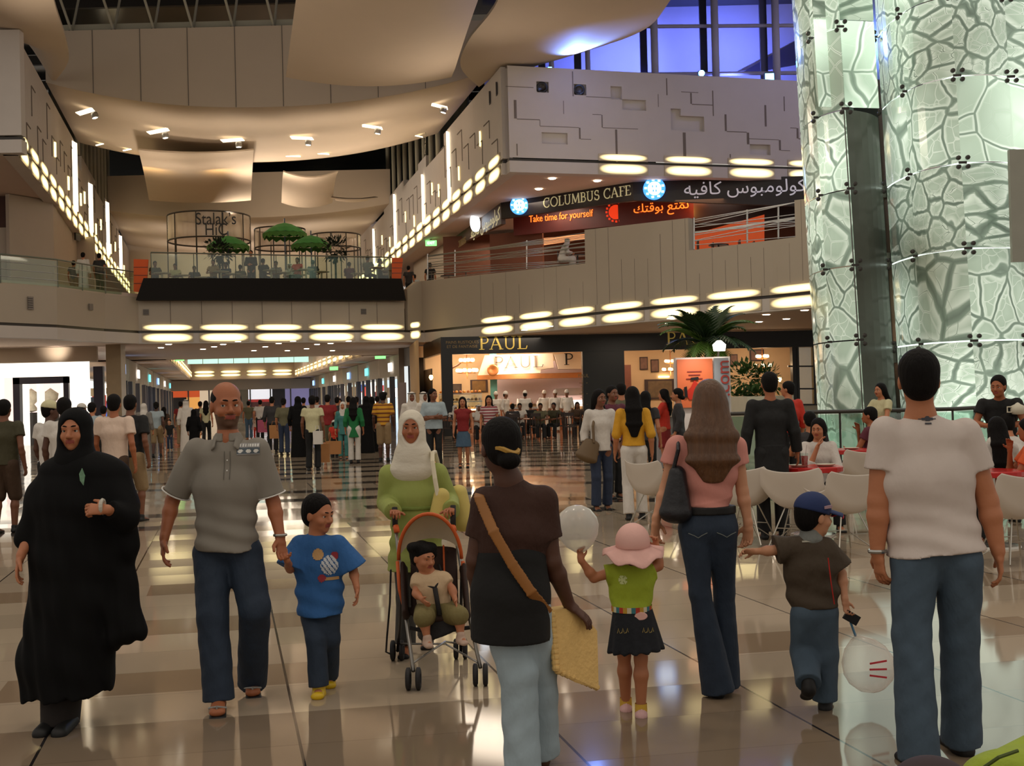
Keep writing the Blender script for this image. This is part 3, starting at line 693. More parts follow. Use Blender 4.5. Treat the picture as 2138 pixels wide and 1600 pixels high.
# --- downlights
DL = [(1095, 690), (1100, 681), (1148, 682), (1278, 679), (1334, 673), (1400, 666), (1395, 676), (1600, 658), (1585, 673), (1642, 667), (1680, 649), (1720, 658)]
for i, (u, v) in enumerate(DL):
    c = Zp(u, v, 4.1); MB().lathe([(0, 0), (.1, 0), (.13, .012)], c, 14).build('downlight', LAMPS, label='small round downlight in the soffit over the bakery front', cat='light', group='downlights over the bakery')
for i, (u, v) in enumerate([(336, 727), (352, 720), (424, 730), (447, 725), (466, 720), (497, 714), (554, 725), (582, 718), (612, 713), (662, 720), (690, 718), (728, 713), (530, 733), (600, 733), (640, 729), (694, 733)]):
    c = Zp(u, v, 4.1); MB().lathe([(0, 0), (.1, 0), (.13, .012)], c, 12).build('downlight', LAMPS, label='small round downlight in the soffit under the bridge', cat='light', group='downlights under the bridge')
for i, (u, v) in enumerate([(1125, 396), (1153, 374), (1247, 379)]):
    c = Zp(u, v, 10.38); MB().lathe([(0, 0), (.12, 0), (.15, .012)], c, 14).build('downlight', LAMPS, label='small round downlight above the cafe sign', cat='light', group='downlights above the cafe sign')
# light spilling under the soffits
for x, y, z, e in ((0, 50, 4.0, 90), (6, 46, 4.0, 90), (-10, 54, 4, 120), (-22, 46, 4, 100), (-13, 64, 4, 130), (2, 54, 10.2, 120), (9, 53, 10.2, 100), (-27, 52, 10.2, 150)):
    lamp('AREA', (x, y, z), e, WARM, 2.5, (x, y, 0))
for t in (10, 28, 46): p = corr(0, t, 6.2); lamp('AREA', p, 420, (1, .93, .82), 6, (p.x, p.y, 0))
# ================================================================== THE BACKLIT STONE-PRINT TOWER
def tower_mat(name, scale, edge, strength, stretch=(1, 1, 1)):
    m, nt, b = newmat(name); N = nt.nodes; L = nt.links
    tc = N.new('ShaderNodeTexCoord'); mp = N.new('ShaderNodeMapping'); mp.inputs['Scale'].default_value = stretch; L.new(tc.outputs['Object'], mp.inputs[0])
    nz = N.new('ShaderNodeTexNoise'); nz.inputs['Scale'].default_value = scale*.9; L.new(mp.outputs[0], nz.inputs['Vector'])
    ad = N.new('ShaderNodeMix'); ad.data_type = 'RGBA'; ad.inputs['Factor'].default_value = .22; L.new(mp.outputs[0], ad.inputs['A']); L.new(nz.outputs['Color'], ad.inputs['B'])
    vo = N.new('ShaderNodeTexVoronoi'); vo.feature = 'DISTANCE_TO_EDGE'; vo.inputs['Scale'].default_value = scale; L.new(ad.outputs['Result'], vo.inputs['Vector'])
    v2 = N.new('ShaderNodeTexVoronoi'); v2.inputs['Scale'].default_value = scale; L.new(ad.outputs['Result'], v2.inputs['Vector'])
    v3 = N.new('ShaderNodeTexVoronoi'); v3.feature = 'DISTANCE_TO_EDGE'; v3.inputs['Scale'].default_value = scale*2.7; L.new(ad.outputs['Result'], v3.inputs['Vector']); X.nt = nt; dist = X(vo.outputs['Distance']).min(X(v3.outputs['Distance'])*2.2+.035)
    cr = N.new('ShaderNodeValToRGB'); e = cr.color_ramp.elements
    e[0].position = 0; e[0].color = (*lin((70, 84, 74)), 1); e[1].position = 1; e[1].color = (*lin((196, 214, 196)), 1)
    q = e.new(edge); q.color = (*lin((112, 130, 114)), 1); q = e.new(edge*1.6); q.color = (*lin((220, 232, 216)), 1); q = e.new(edge*4); q.color = (*lin((164, 182, 162)), 1)
    L.new(dist.k, cr.inputs[0])
    n2 = N.new('ShaderNodeTexNoise'); n2.inputs['Scale'].default_value = .35; n2.inputs['Detail'].default_value = 1; L.new(tc.outputs['Object'], n2.inputs['Vector'])
    oi = N.new('ShaderNodeObjectInfo'); X.nt = nt
    st = (X(n2.outputs['Fac'])-.22)*(2.9*strength); st = st*(X(oi.outputs['Random'])*.7+.65)
    hs = mixc(nt, X(v2.outputs['Distance'])*.5, cr.outputs[0], lin((150, 170, 150)))
    L.new(hs, b.inputs['Base Color']); L.new(hs, b.inputs['Emission Color']); L.new((st.max(.05)).k, b.inputs['Emission Strength'])
    b.inputs['Roughness'].default_value = .12
    return m
TM = [tower_mat('cracked_stone_print_fine', 2.4, .05, .8), tower_mat('cracked_stone_print_bold', 1.0, .04, .8), tower_mat('layered_flake_print', 1.5, .05, .85, (.6, 1, 1.9)), tower_mat('cracked_mud_print', 1.7, .03, .85)]
TBRIGHT = tower_mat('bright_backlit_crack_print', .9, .012, 2.0)
rt = empty('glass_tower', W(1900, 930, 26), 'tall tower clad in backlit green-white glass printed like cracked stone', 'tower')
def clip_mb(c, nrm):
    m = MB(); R = nrm.to_track_quat('-Y', 'Z').to_matrix()
    for dx in (-.09, .09):
        for dz in (-.09, .09): m.lathe([(0, .06), (.045, .05), (.05, 0)], c+R @ V((dx, -.02, dz)), 8, R @ Matrix.Rotation(math.pi/2, 3, 'X'))
    m.box(c, (.16, .02, .05), rot=R); return m
def lean(x, z, cx=12.0): return -.035*(z-1.6)    # the tower leans out a little to the left
def tpanel(a, b, z0, z1, mat, bow=0.0, n=6):     # a,b plan points; slightly curved glass panel
    a = V((a[0], a[1], 0)); b = V((b[0], b[1], 0)); d = (b-a); nn = V((d.y, -d.x, 0)).normalized(); P = []
    for z in np.linspace(z0, z1, 3):
        row = []
        for i in range(n+1):
            t = i/n; p = a+d*t+nn*bow*math.sin(math.pi*t); row.append(V((p.x+lean(0, z), p.y, z)))
        P.append(row)
    m = MB().grid(P, tuple(-nn*.03)); m.build('glass_panel', mat, rt, smooth=False); return P
YT = 26.0
def px(u, Y=YT, v=700): return W(u, v, Y).x - lean(0, W(u, v, Y).z)
rowsR = [-2.2] + [W(2020, v, 24.5).z for v in (880, 714, 525, 350, 172, 6)] + [12.2]
# right mass plan
pr = [(px(1880, 26.5), 26.8), (px(1922, 25.2), 25.2), (px(2030, 24.0), 24.0), (px(2142, 24.2), 24.2), (px(2260, 25.2), 25.2)]
k = 0
for j in range(len(rowsR)-1):
    for i in range(len(pr)-1):
        z0, z1 = rowsR[j]+.015, rowsR[j+1]-.015
        big = TM[(i*2+j*3+1) % 4]
        if (i, j) in ((2, 3), (2, 4), (3, 2), (3, 4)): big = TM[2] if i == 2 and j == 3 else TBRIGHT if (i, j) in ((2, 4), (3, 4)) else TM[3]
        tpanel(pr[i], pr[i+1], z0, z1, big, .18 if i else .05)
for j, z in enumerate(rowsR[1:-1]):
    for i, p in enumerate(pr[:-1]):
        c = V((p[0]+lean(0, z), p[1]-.08, z)); nn = V((-.1, -1, 0)).normalized()
        clip_mb(c, nn).build('glass_clip', DARK, rt)
    m = MB()
    for a, b in zip(pr[:-1], pr[1:]): m.tube([(a[0]+lean(0, z), a[1]-.02, z), (b[0]+lean(0, z), b[1]-.02, z)], .018, 6)
    m.build('joint_bead', glow('lit_joint', (235, 250, 240), 1.6), rt)
# left column: curved panels
cl = [(px(1716, 27.2), 28.0), (px(1740, 26.2), 26.5), (px(1790, 25.8), 25.7), (px(1862, 26.6), 26.6)]
rowsL = [-1.9] + [W(1760, v, 26).z for v in (712, 558, 400, 235, 66)] + [12.2]
for j in range(len(rowsL)-1):
    for i in range(3):
        if i == 2 and j >= 4: 
            continue
        if i == 2: continue
        tpanel(cl[i], cl[i+1], rowsL[j]+.015, rowsL[j+1]-.015, TM[(i+j*2) % 4], .07)
    if j: 
        z = rowsL[j]
        for i in (1, 2): clip_mb(V((cl[i][0]+lean(0, z), cl[i][1]-.08, z)), V((0, -1, 0))).build('glass_clip', DARK, rt)
DIM = M('shadowed_panel_tone', (84, 84, 78), .25, .15, 4)  # dark tone painted in for the shadowed side of the left column
tpanel(cl[2], cl[3], -1.9, rowsL[-3], DIM, .12)
tpanel((px(1738, 26), 25.9), (px(1872, 26), 26.2), W(1800, 222, 26).z, W(1800, 40, 26).z, TBRIGHT, 0)
tpanel((px(1738, 26), 25.9), (px(1872, 26), 26.2), W(1800, 38, 26).z, 12.2, TM[2], 0)
m = MB()
def tcol(u0, u1, Y, z0, z1, mat):
    a = px(u0, Y); b = px(u1, Y); m = MB(); vs = []
    for z in (z0, z1):
        for x, y in ((a, Y), (b, Y), (b, Y+.5), (a, Y+.5)): vs.append((x+lean(0, z), y, z))
    m.add(vs, [(0, 3, 2, 1), (4, 5, 6, 7), (0, 1, 5, 4), (1, 2, 6, 5), (2, 3, 7, 6), (3, 0, 4, 7)]); return m.build('steel_column', mat, rt)
tcol(1878, 1922, 26.9, -1.5, 12, M('dark_polished_steel', (40, 38, 36), .25, .2, 4, metal=.6))
tcol(1797, 1812, 27.0, -1.5, W(1800, 225, 27).z, M('grey_steel_column', (120, 130, 126), .35, .1, 4))
for v0, v1 in ((383, 412), (528, 560), (714, 758)):
    z1, z0 = W(1840, v0, 27.2).z, W(1840, v1, 27.2).z
    MB().box((px(1850, 27.2)+lean(0, z0), 27.4, (z0+z1)/2), (1.0, .4, z1-z0)).build('cross_beam', M('pale_cross_beam', (150, 146, 136), .5, .1, 4), rt)
MB().prism([(px(1812, 28)+lean(0, z), 28.5, z) for z in (-1, )] + [(px(1812, 28)+lean(0, 9), 28.5, 9), (px(1880, 28)+lean(0, 9), 28.5, 9), (px(1880, 28)+lean(0, -1), 28.5, -1)], (0, .1, 0)).build('lift_shaft_back', M('black_shaft', (14, 13, 12), .5, .2, 3), rt)
MB().box((px(2160, 23.4)+lean(0, 7), 23.4, W(2130, 430, 23.4).z), (.5, .1, 2.2)).build('grey_side_panel', M('grey_side_panel', (150, 150, 138), .4, .08, 4), rt)
lamp('AREA', (px(1950, 23)-.4, 22.4, 5.5), 55, (.80, 1.0, .88), 3.5, (px(1950)-6, 10, .5), sy=6)
# ================================================================== GLASS RAILING AND TERRACE WALL BY THE TOWER
def glass_rail(name, pts, z0, z1, label, posts=True, top=.035, mat=GGLASS, nwire=0, tint=DARK, group=None):
    r = empty(name, (pts[0][0], pts[0][1], z0), label, 'railing', group)
    for a, b in zip(pts[:-1], pts[1:]):
        a, b = V((a[0], a[1], 0)), V((b[0], b[1], 0)); n = max(1, round((b-a).length/1.6))
        for k in range(n):
            p = a+(b-a)*(k/n); q = a+(b-a)*((k+1)/n); g = (q-p)*.01
            MB().prism([(p.x+g.x, p.y+g.y, z0+.04), (q.x-g.x, q.y-g.y, z0+.04), (q.x-g.x, q.y-g.y, z1-.05), (p.x+g.x, p.y+g.y, z1-.05)], (0, .012, 0)).build('glass_pane', mat, r)
            if posts: MB().box((p.x, p.y+.03, (z0+z1)/2), (.03, .03, z1-z0-.02)).build('post', tint, r)
        for w in range(nwire):
            z = z0+(z1-z0)*(w+1)/(nwire+1); MB().tube([(a.x, a.y-.02, z), (b.x, b.y-.02, z)], .012, 6).build('rail_wire', STEEL, r)
    MB().tube([(p[0], p[1], z1) for p in pts], top, 8).build('top_rail', tint, r); return r
YR = 21.0
glass_rail('glass_railing', [(W(1525, 858, YR).x, YR), (W(1990, 858, YR-.6).x, YR-.6), (W(2036, 858, YR).x, YR), (W(2200, 858, YR).x, YR)], 0, W(1780, 858, YR).z, 'dark railed glass balustrade in front of stone tower', mat=GGLASS)
WT = M('white_terrace_wall', (206, 200, 180), .6, .05, 3)
P = [W(1515, 835, 31), W(1560, 834, 29), W(1620, 834, 29), W(1655, 836, 30)]
m = MB()
for a, b in zip(P[:-1], P[1:]): m.wall(a, b, 0, 1.45, .3)
m.build('planter_wall', WT, label='curved white planter wall behind the waiter in black', cat='wall')
MB().box((W(1735, 900, 29).x, 29, .75), (.42, .42, 1.5)).build('white_pillar', WT, label='white square pillar between railing and window grid', cat='pillar')
# ================================================================== BAKERY
def Pf(u): # bakery front line
    Yl, Yr = 49.4, 51.4; t = (u-905)/(1735-905); return Yl+(Yr-Yl)*t
def Wf(u, v, dy=0): return W(u, v, Pf(u)+dy)
r = empty('bakery_shopfront', Wf(1320, 905), 'black bakery shopfront with gold lettering on its fascia', 'shopfront')
m = MB()
ztop = 4.1
def fr(u0, u1, vt, vb, dy=0, th=.3, name='fascia', mat=BLACK, zt=None, zb=None, par=None, bld=True):
    a, b = Wf(u0, 0, dy), Wf(u1, 0, dy); m = MB()
    za = (zb if zb is not None else Wf(u0, vb[0], dy).z, zb if zb is not None else Wf(u1, vb[1], dy).z)
    zc = (zt if zt is not None else Wf(u0, vt[0], dy).z, zt if zt is not None else Wf(u1, vt[1], dy).z)
    m.wall(a, b, za, zc, th); return m.build(name, mat, par if par is not None else r)
fr(903, 1990, None, (741, 718), zt=ztop, name='fascia')
fr(903, 926, None, None, zt=3.6, zb=0, name='end_pier'); fr(1197, 1284, None, None, zt=3.6, zb=0, name='middle_pier')
fr(1634, 1645, None, None, zt=3.6, zb=0, name='pier'); 
GOLD = M('gold_letter', (176, 150, 70), .4, .1, 20, emit=.25); DGOLD = M('dull_gold_letter', (120, 96, 56), .5, .1, 20, emit=.15)
fd = (Wf(1735, 700)-Wf(905, 700)).normalized(); fd.z = 0
serif('PAUL', .54, GOLD, Wf(1051, 716, -.06), fd, r, 'fascia_lettering', sx=1.12)
for (u, v), lines in (((965, 719), ('PAINS RUSTIQUES', 'ET DE FANTAISIE')), ((1143, 711), ('PÂTISSERIE ET', 'VIENNOISERIE')), ((1340, 705), ('PAINS RUSTIQUES', 'ET DE FANTAISIE')), ((1710, 697), ('PÂTISSERIE ET', 'VIENNOISERIE'))):
    for i, l in enumerate(lines): text(l, .17, DGOLD, Wf(u, v-4+i*9, -.04), fd, (0, 0, 1), r, 'fascia_lettering', .01)
serif('PAUL', .54, GOLD, Wf(1440, 706, -.06), fd, r, 'fascia_lettering', sx=1.12)
text('PAUL', .2, DGOLD, Wf(1218, 785, -.04), fd, (0, 0, 1), r, 'menu_lettering', .01)
# menu board on the pier
m = MB()
for k in range(9): m.box(Wf(1218, 800+k*7.5, -.03), (.34-.1*(k % 3), .01, .025))
m.build('menu_lines', DGOLD, r)
# windows with grid
zt, zb = Wf(1690, 722).z, 0.9
gr = empty('shop_window_grid', Wf(1690, 840), 'black framed window grid of the bakery left of the tower', 'window')
a, b = Wf(1645, 0, .1), Wf(1760, 0, .1)
MB().wall(a, b, zb, zt, .02).build('pane', GLASS, gr)
m = MB()
for u in (1645, 1679, 1717, 1756):
    p = Wf(u, 0, .02); m.box((p.x, p.y, (zb+zt)/2), (.09, .1, zt-zb))
for v in (722, 765, 812, 845): p, q = Wf(1645, v, .02), Wf(1760, v, .02); m.tube([p, q], .045, 4)
m.build('frame', BLACK, gr); MB().wall(a, b, 0, zb, .2).build('sill_wall', WT, gr)
# interior shell
def shell(u0, u1, Yb, col, name, z1=4.05, side=True):
    m = MB(); a, b = Wf(u0, 0, .4), Wf(u1, 0, .4); c, d = V((a.x+.1, Yb, 0)), V((b.x, Yb, 0)); m.wall(c, d, 0, z1, .1); return m.build(name, col, kind='structure')
PEACH = M('peach_interior_wall', (208, 172, 128), .8, .06, 2); PINKT = M('pale_pink_kitchen_tiles', (222, 196, 192), .35, .05, 30)
Yb = 56.5
MB().wall((-4.8, Yb), (15.5, Yb), 0, 4.05, .1).build('wall_bakery_back', PEACH, **ST)
MB().wall((-4.0, 50.5), (-4.8, Yb), 0, 4.05, .1).build('wall_bakery_left', PEACH, **ST)
MB().box((3.5, 53.9, 2.0), (.2, 5.0, 4.0)).build('wall_bakery_partition', PEACH, **ST)
def Wb(u, v, d=0): return W(u, v, Yb-.1-d)
m = MB(); a, b = Wb(1028, 793), Wb(1230, 793); m.box(((a.x+b.x)/2, Yb-.08, 2.2), (b.x-a.x, .06, 2.0)); m.build('wall_kitchen_tiles', PINKT, **ST)
# hood with big name
h = empty('bakery_hood', W(1085, 783, 54.5), 'cream canopy hood with the bakery name over its counter', 'hood')
H1 = M('cream_hood', (246, 226, 198), .6, .04, 3); COPPER = M('copper_rim', (190, 120, 66), .35, .15, 6, metal=.5)
def prismY(pix, Y, th, name, mat, par): return MB().prism([W(u, v, Y) for u, v in pix], (0, th, 0)).build(name, mat, par)
prismY([(1012, 742), (1154, 738), (1156, 768), (1130, 772), (1128, 779), (998, 784)], 54.4, .9, 'canopy', H1, h)
prismY([(1157, 740), (1240, 736), (1240, 770), (1166, 771)], 54.2, .9, 'canopy', H1, h)
prismY([(996, 784), (1240, 777), (1240, 788), (996, 793)], 54.3, 1.1, 'copper_rim', COPPER, h)
serif('PAUL', 1.0*.52, M('brown_letter', (130, 110, 90), .5, .1, 9), W(1083, 756, 54.36), (1, 0, .0), h, 'lettering', sx=1.3)
serif('P', .52, M('black_letter', (30, 26, 24), .5, .1, 9), W(1188, 750, 54.16), (1, 0, 0), h, 'lettering', sx=1.2)
MB().lathe([(.0, 0), (.12, .04), (.22, .1), (.26, .05), (.26, 0)], W(1029, 773, 54.3), 20, Matrix.Rotation(math.pi/2, 3, 'X')).build('wheat_medallion', COPPER, h, smooth=True)
MB().tube([W(928, 776, 54.5), W(955, 763, 54.5), W(972, 748, 54.5)], .05, 6).build('bread_peel', M('old_wood', (110, 66, 34), .6, .2, 10), label='long wooden bread peel hung on the bakery wall', cat='peel')
MB().box((W(1031, 810, 55.5).x, 55.5, 2.0), (.32, .3, 3.2)).build('teal_post', M('teal_paint', (96, 160, 150), .5, .06, 6), label='teal painted post behind the bakery counter', cat='post')
def chandelier(u, v, Y, s, label, tiers=2):
    c = W(u, v, Y); r = empty('chandelier', c, label, 'lamp', 'bakery chandeliers'); SH = glow('frosted_shade', (255, 214, 160), 5.0)
    MB().tube([V((c.x, c.y, 4.1)), c+V((0, 0, -.4*s))], .02, 6).build('stem', COPPER, r)
    for t in range(tiers):
        R = (.42-.16*t)*s; z = (-.15+.45*t)*s; m = MB(); m.tube([c+V((R*math.cos(a), R*math.sin(a), z)) for a in np.linspace(0, 2*math.pi, 13)[:-1]], .015, 5, closed=True); m.build('ring', COPPER, r)
        for k in range(6 if t == 0 else 4):
            a = k*math.pi*2/(6 if t == 0 else 4)+.3; p = c+V((R*math.cos(a), R*math.sin(a), z+.06*s))
            MB().lathe([(.02*s, -.02*s), (.09*s, 0), (.1*s, .08*s), (.06*s, .14*s)], p, 10).build('lamp_shade', SH, r, smooth=True)
    lamp('POINT', c+V((0, -.2, -.1)), 45, (1, .78, .5), .2); return r
chandelier(975, 772, 52.5, 1.0, 'two tiered chandelier with glowing shades over the bakery counter')
chandelier(1400, 770, 53, .8, 'small wall chandelier beside the orange poster stand', 2)
chandelier(1592, 762, 52.5, .9, 'chandelier with round glowing globes near the window grid')
for u, v, l in ((900, 789, 'amber sconce on the black end pier of bakery'), (1628, 793, 'white glowing sconce left of window grid')):
    c = W(u, v, Pf(u)-.15 if u < 1000 else 53); MB().lathe([(0, .12), (.07, .1), (.09, 0), (.03, -.1), (0, -.1)], c, 10).build('wall_sconce', glow('sconce_glass', (255, 220, 150), 5), label=l, cat='lamp', smooth=True)
WOODF = M('dark_picture_wood', (58, 34, 24), .5, .15, 10)
def picture(u, v, w, h, Y, label, col=(120, 84, 66), name='framed_picture'):
    c = W(u, v, Y); s = Y/2500; r = empty(name, c, label, 'picture')
    MB().box(c, (w*s, .05, h*s)).build('frame', WOODF, r); MB().box(c+V((0, -.03, 0)), (w*s*.78, .02, h*s*.82)).build('print', M('print_%d_%d_%d' % col, col, .5, .5, 6), r)
picture(1344, 759, 17, 27, Yb-.03, 'small dark framed picture, left one of the pair'); picture(1367, 764, 17, 27, Yb-.03, 'small dark framed picture, right one of the pair')
picture(1378, 813, 64, 42, Yb-.03, 'large dark landscape painting under the picture lamp', (104, 80, 50)); picture(1532, 752, 16, 24, Yb-.03, 'small dark framed picture right of the poster stand')
picture(1580, 742, 30, 24, Yb-.03, 'dark framed print behind the globe chandelier'); picture(946, 812, 36, 20, Yb-.03, 'black chalk menu board above the pastry counter', (70, 54, 40)); picture(1000, 806, 36, 26, Yb-.03, 'dark poster of golden wheat ears', (120, 84, 30))
MB().box(W(1386, 787, 56.44), (.5, .12, .06)).build('picture_lamp', LAMPW, label='small picture lamp over the landscape painting', cat='lamp')
MB().box((W(1300, 830, 55).x, 55.4, 1.45), (.9, .1, 2.9)).build('brown_cupboard', M('reddish_wood', (110, 62, 44), .5, .15, 8), label='tall reddish wood cupboard just right of black middle pier', cat='cupboard')
# pastry counters
CT = M('counter_front', (150, 84, 44), .4, .2, 6); PAST = [M('golden_pastry', (214, 140, 60), .7, .25, 30, bump=.4), M('brown_loaf', (156, 92, 40), .7, .25, 20, bump=.4)]
c = W(962, 860, 52.6)
r2 = empty('pastry_counter', (c.x, 52.6, 0), 'lit glass pastry counter at the left of the bakery', 'counter')
MB().box((c.x, 52.9, .5), (1.9, .7, 1.0)).build('cabinet', CT, r2); MB().box((c.x, 52.6, 1.35), (1.9, .02, .7)).build('glass_front', GLASS, r2)
MB().box((c.x, 52.9, 1.04), (1.9, .7, .05)).build('shelf', LAMPW, r2); MB().box((c.x, 52.9, 1.4), (1.9, .6, .04)).build('shelf', STEEL, r2); MB().box((c.x, 52.9, 1.74), (1.9, .6, .04)).build('top', STEEL, r2)
for z in (1.1, 1.45, 1.79):
    for k in range(11):
        MB().lathe([(0, .11), (.05, .09), (.075, .03), (.05, 0)], (c.x-.85+k*.17, 52.75+.1*(k % 2), z), 8).build('pastry', PAST[k % 2], label='golden pastry on a tier of the glass bakery counter', cat='pastry', group='pastries in the glass counter', smooth=True)
c = W(1105, 870, 54)
r2 = empty('kitchen_counter', (c.x, 54, 0), 'long bakery kitchen counter with jars and trays', 'counter'); MB().box((c.x, 54, .5), (3.9, .7, 1.0)).build('cabinet', CT, r2); MB().box((c.x, 54, 1.04), (3.95, .8, .08)).build('worktop', STEEL, r2)
for k in range(12):
    x = c.x-1.7+k*.3; hh = random.uniform(.18, .42)
    MB().lathe([(.0, 0), (.06, 0), (.065, hh*.6), (.03, hh*.8), (.03, hh), (0, hh)], (x, 54.1, 1.08), 8).build('bottle', [M('amber_glass', (170, 100, 40), .2, .2, 5), M('white_china', (230, 222, 214), .3, .05, 5), M('dark_bottle', (60, 40, 34), .2, .2, 5)][k % 3], label='bottle or jar in the row on the bakery kitchen counter', cat='bottle', group='bottles on the kitchen counter', smooth=True)
MB().box(W(1195, 818, 55.9), (1.6, .5, .35)).build('extractor_hood', M('lit_steel_hood', (236, 224, 222), .3, .05, 5), label='bright steel extractor hood at the right of kitchen', cat='hood')
MB().box(W(1195, 842, 56.1), (1.4, .2, .28)).build('glowing_pass', glow('kitchen_pass_light', (255, 240, 225), 2.4), label='bright serving pass in the bakery kitchen', cat='light')
for x, e in ((-2.5, 150), (.2, 260), (5, 60), (8.5, 55), (11.5, 50)): lamp('AREA', (x, 54.2, 3.95), e, (1, .80, .62), 1.4, (x, 54.6, 0))
lamp('SPOT', W(1090, 800, 52.5)+V((0, 0, .8)), 160, (1, .86, .66), .1, W(1070, 762, 54.4), 90, 1)
# return front left of the bakery and grey sign
q0 = Wf(903, 0); q1 = V((W(866, 0, 56).x, 56, 0))
r3 = empty('bakery_side_front', (q1.x, 55, 0), 'narrow side front of the bakery with grey sign panel', 'shopfront')
MB().wall(q0, q1, 3.45, 4.1, .2).build('fascia', BLACK, r3); MB().wall(q1, V((q1.x+.05, q1.y+.3, 0)), 0, 3.5, .5).build('pier', BLACK, r3); MB().wall(q0+(q1-q0)*.55+V((0, 0, 0)), q1, 0, 2.9, .05).build('door', DARK, r3)
qd = (q0-q1).normalized(); text('PAUL', .42, M('pale_letter', (150, 140, 120), .5, .1, 9, emit=.1), (q0+q1)/2+V((-.05, -.12, 3.78)), qd, (0, 0, 1), r3, 'lettering', .01)
q2 = V((W(822, 0, 60).x, 60, 0)); r4 = empty('neighbour_shop_front', (q2.x, 60, 0), 'grey shopfront with blank panels left of the bakery', 'shopfront')
MB().wall(V((q1.x-.1, 57, 0)), q2, 3.2, 4.1, .3).build('fascia', M('grey_fascia', (120, 112, 104), .5, .05, 5), r4)
MB().wall(V((q1.x-.1, 57, 0)), q2, 0, 3.2, .05).build('bright_window', glow('bright_shop_glass', (214, 222, 224), 1.0), r4)
for k in range(4): p = V((q1.x-.1, 57, 0)).lerp(q2, k/3.); MB().box((p.x, p.y-.05, 1.6), (.1, .1, 3.2)).build('mullion', DARK, r4)
MB().box(W(840, 835, 52), (.36, .1, 1.5)).build('standing_sign', M('grey_sign_face', (140, 126, 124), .5, .1, 7), label='grey standing sign board beside the two men in white robes', cat='sign')
# ================================================================== CAFE ON THE UPPER LEVEL
cafe = empty('cafe_sign', W(1250, 400, 51), 'long dark cafe fascia sign with round blue lit badges', 'sign')
cs = [W(1046, 440, 54.5), W(1322, 400, 50.0), W(1712, 410, 49.5), W(1900, 410, 49.5)]
zt = 10.42
SIGN = M('dark_brown_sign', (36, 26, 26), .4, .1, 6)
m = MB(); m.wall(cs[0], cs[1], (W(1046, 457, 54.5).z, W(1322, 418, 50).z), zt, .25); m.build('sign_board', SIGN, cafe)
m = MB(); m.wall(cs[1], cs[2], (W(1322, 418, 50).z, W(1712, 432, 49.5).z), zt, .25); m.wall(cs[2], cs[3], W(1712, 432, 49.5).z, zt, .25); m.build('sign_board', SIGN, cafe)
SILV = M('pale_gold_letter', (206, 196, 150), .4, .08, 9, emit=.35); SILV2 = M('silver_letter', (196, 192, 200), .4, .08, 9, emit=.4)
d01 = (cs[1]-cs[0]); d01.z = 0; d01.normalize(); d12 = (cs[2]-cs[1]); d12.z = 0; d12.normalize()
def onS(u, v, off=-.08):
    a, b = (cs[0], cs[1]) if u < 1322 else (cs[1], cs[2]); ua, ub = (1046, 1322) if u < 1322 else (1322, 1712); t = (u-ua)/(ub-ua); return W(u, v, a.y+(b.y-a.y)*t+off)
serif('COLUMBUS CAFE', .42, SILV, onS(1224, 411), d01, cafe, 'lettering', sx=1.02)
AR1 = '\uFEDB\uFEEE\uFEDF\uFEEE\uFEE3\uFE92\uFEEE\uFEB1 \uFEDB\uFE8E\uFED3\uFEF4\uFEEA'[::-1]
text(AR1, .74, SILV2, onS(1554, 392), d12, (0, 0, 1), cafe, 'arabic_lettering', .02, sx=1.05)
BADGE = glow('lit_badge_white', (225, 240, 255), 3.0); BLUEB = glow('lit_badge_blue', (70, 150, 235), 1.6)
for i, (u, v, rr) in enumerate(((1084, 429, 19), (1366, 394, 23))):
    c = onS(u, v, -.3); s = c.y/2500; R = Matrix.Rotation(math.pi/2, 3, 'X'); par = cafe
    MB().lathe([(0, .06), (rr*s, .06), (rr*s, -.1), (0, -.1)], c, 28, R).build('badge_disc', BLUEB, par)
    MB().lathe([(0, .075), (rr*s*.62, .075), (rr*s*.62, .055)], c, 24, R).build('badge_face', BADGE, par)
    m = MB()
    for k in range(9):
        a = k*2*math.pi/9+.3; m.box(c+V((math.cos(a)*rr*s*.8, -.07, math.sin(a)*rr*s*.8)), (.09*rr/20, .02, .07*rr/20))
    m.build('badge_letters', BADGE, par)
    m = MB()
    for dx, dz in ((-.08, .08), (.08, .08), (-.05, -.1), (.06, -.1)): m.box(c+V((dx, -.085, dz)), (.05, .02, .09))
    m.build('badge_emblem', BLUEB, par)
# side sign facing the corridor
s0 = W(1046, 440, 54.5); s1 = W(948, 480, 66)
MB().wall(s1, s0, (W(948, 515, 66).z, W(1046, 468, 54.5).z), zt, .2).build('side_sign_board', M('brown_side_sign', (86, 66, 50), .5, .1, 5), cafe)
ds = (s0-s1); ds.z = 0; ds.normalize()
text(AR1, .8, M('pale_gold_letter', (206, 196, 150)), s1.lerp(s0, .74)+V((-.12, -.2, 0))*1.0+V((0, 0, 9.85-s1.lerp(s0, .74).z)), ds, (0, 0, 1), cafe, 'arabic_lettering', .01, sx=1.3)
serif('COLUMBUS', .34, M('dull_gold_letter', (120, 96, 56)), s1.lerp(s0, .24)+V((-.12, -.2, 9.75-s1.lerp(s0, .24).z)), ds, cafe, 'lettering', sx=1.0)
c = W(992, 466, 58.5); MB().lathe([(0, .06), (.42, .06), (.42, -.06), (0, -.06)], c, 24, Matrix.Rotation(math.pi/2, 3, 'X') @ Matrix.Rotation(0, 3, 'Z') @ Matrix.Rotation(1.1, 3, 'Y')).build('badge_disc', BADGE, cafe)
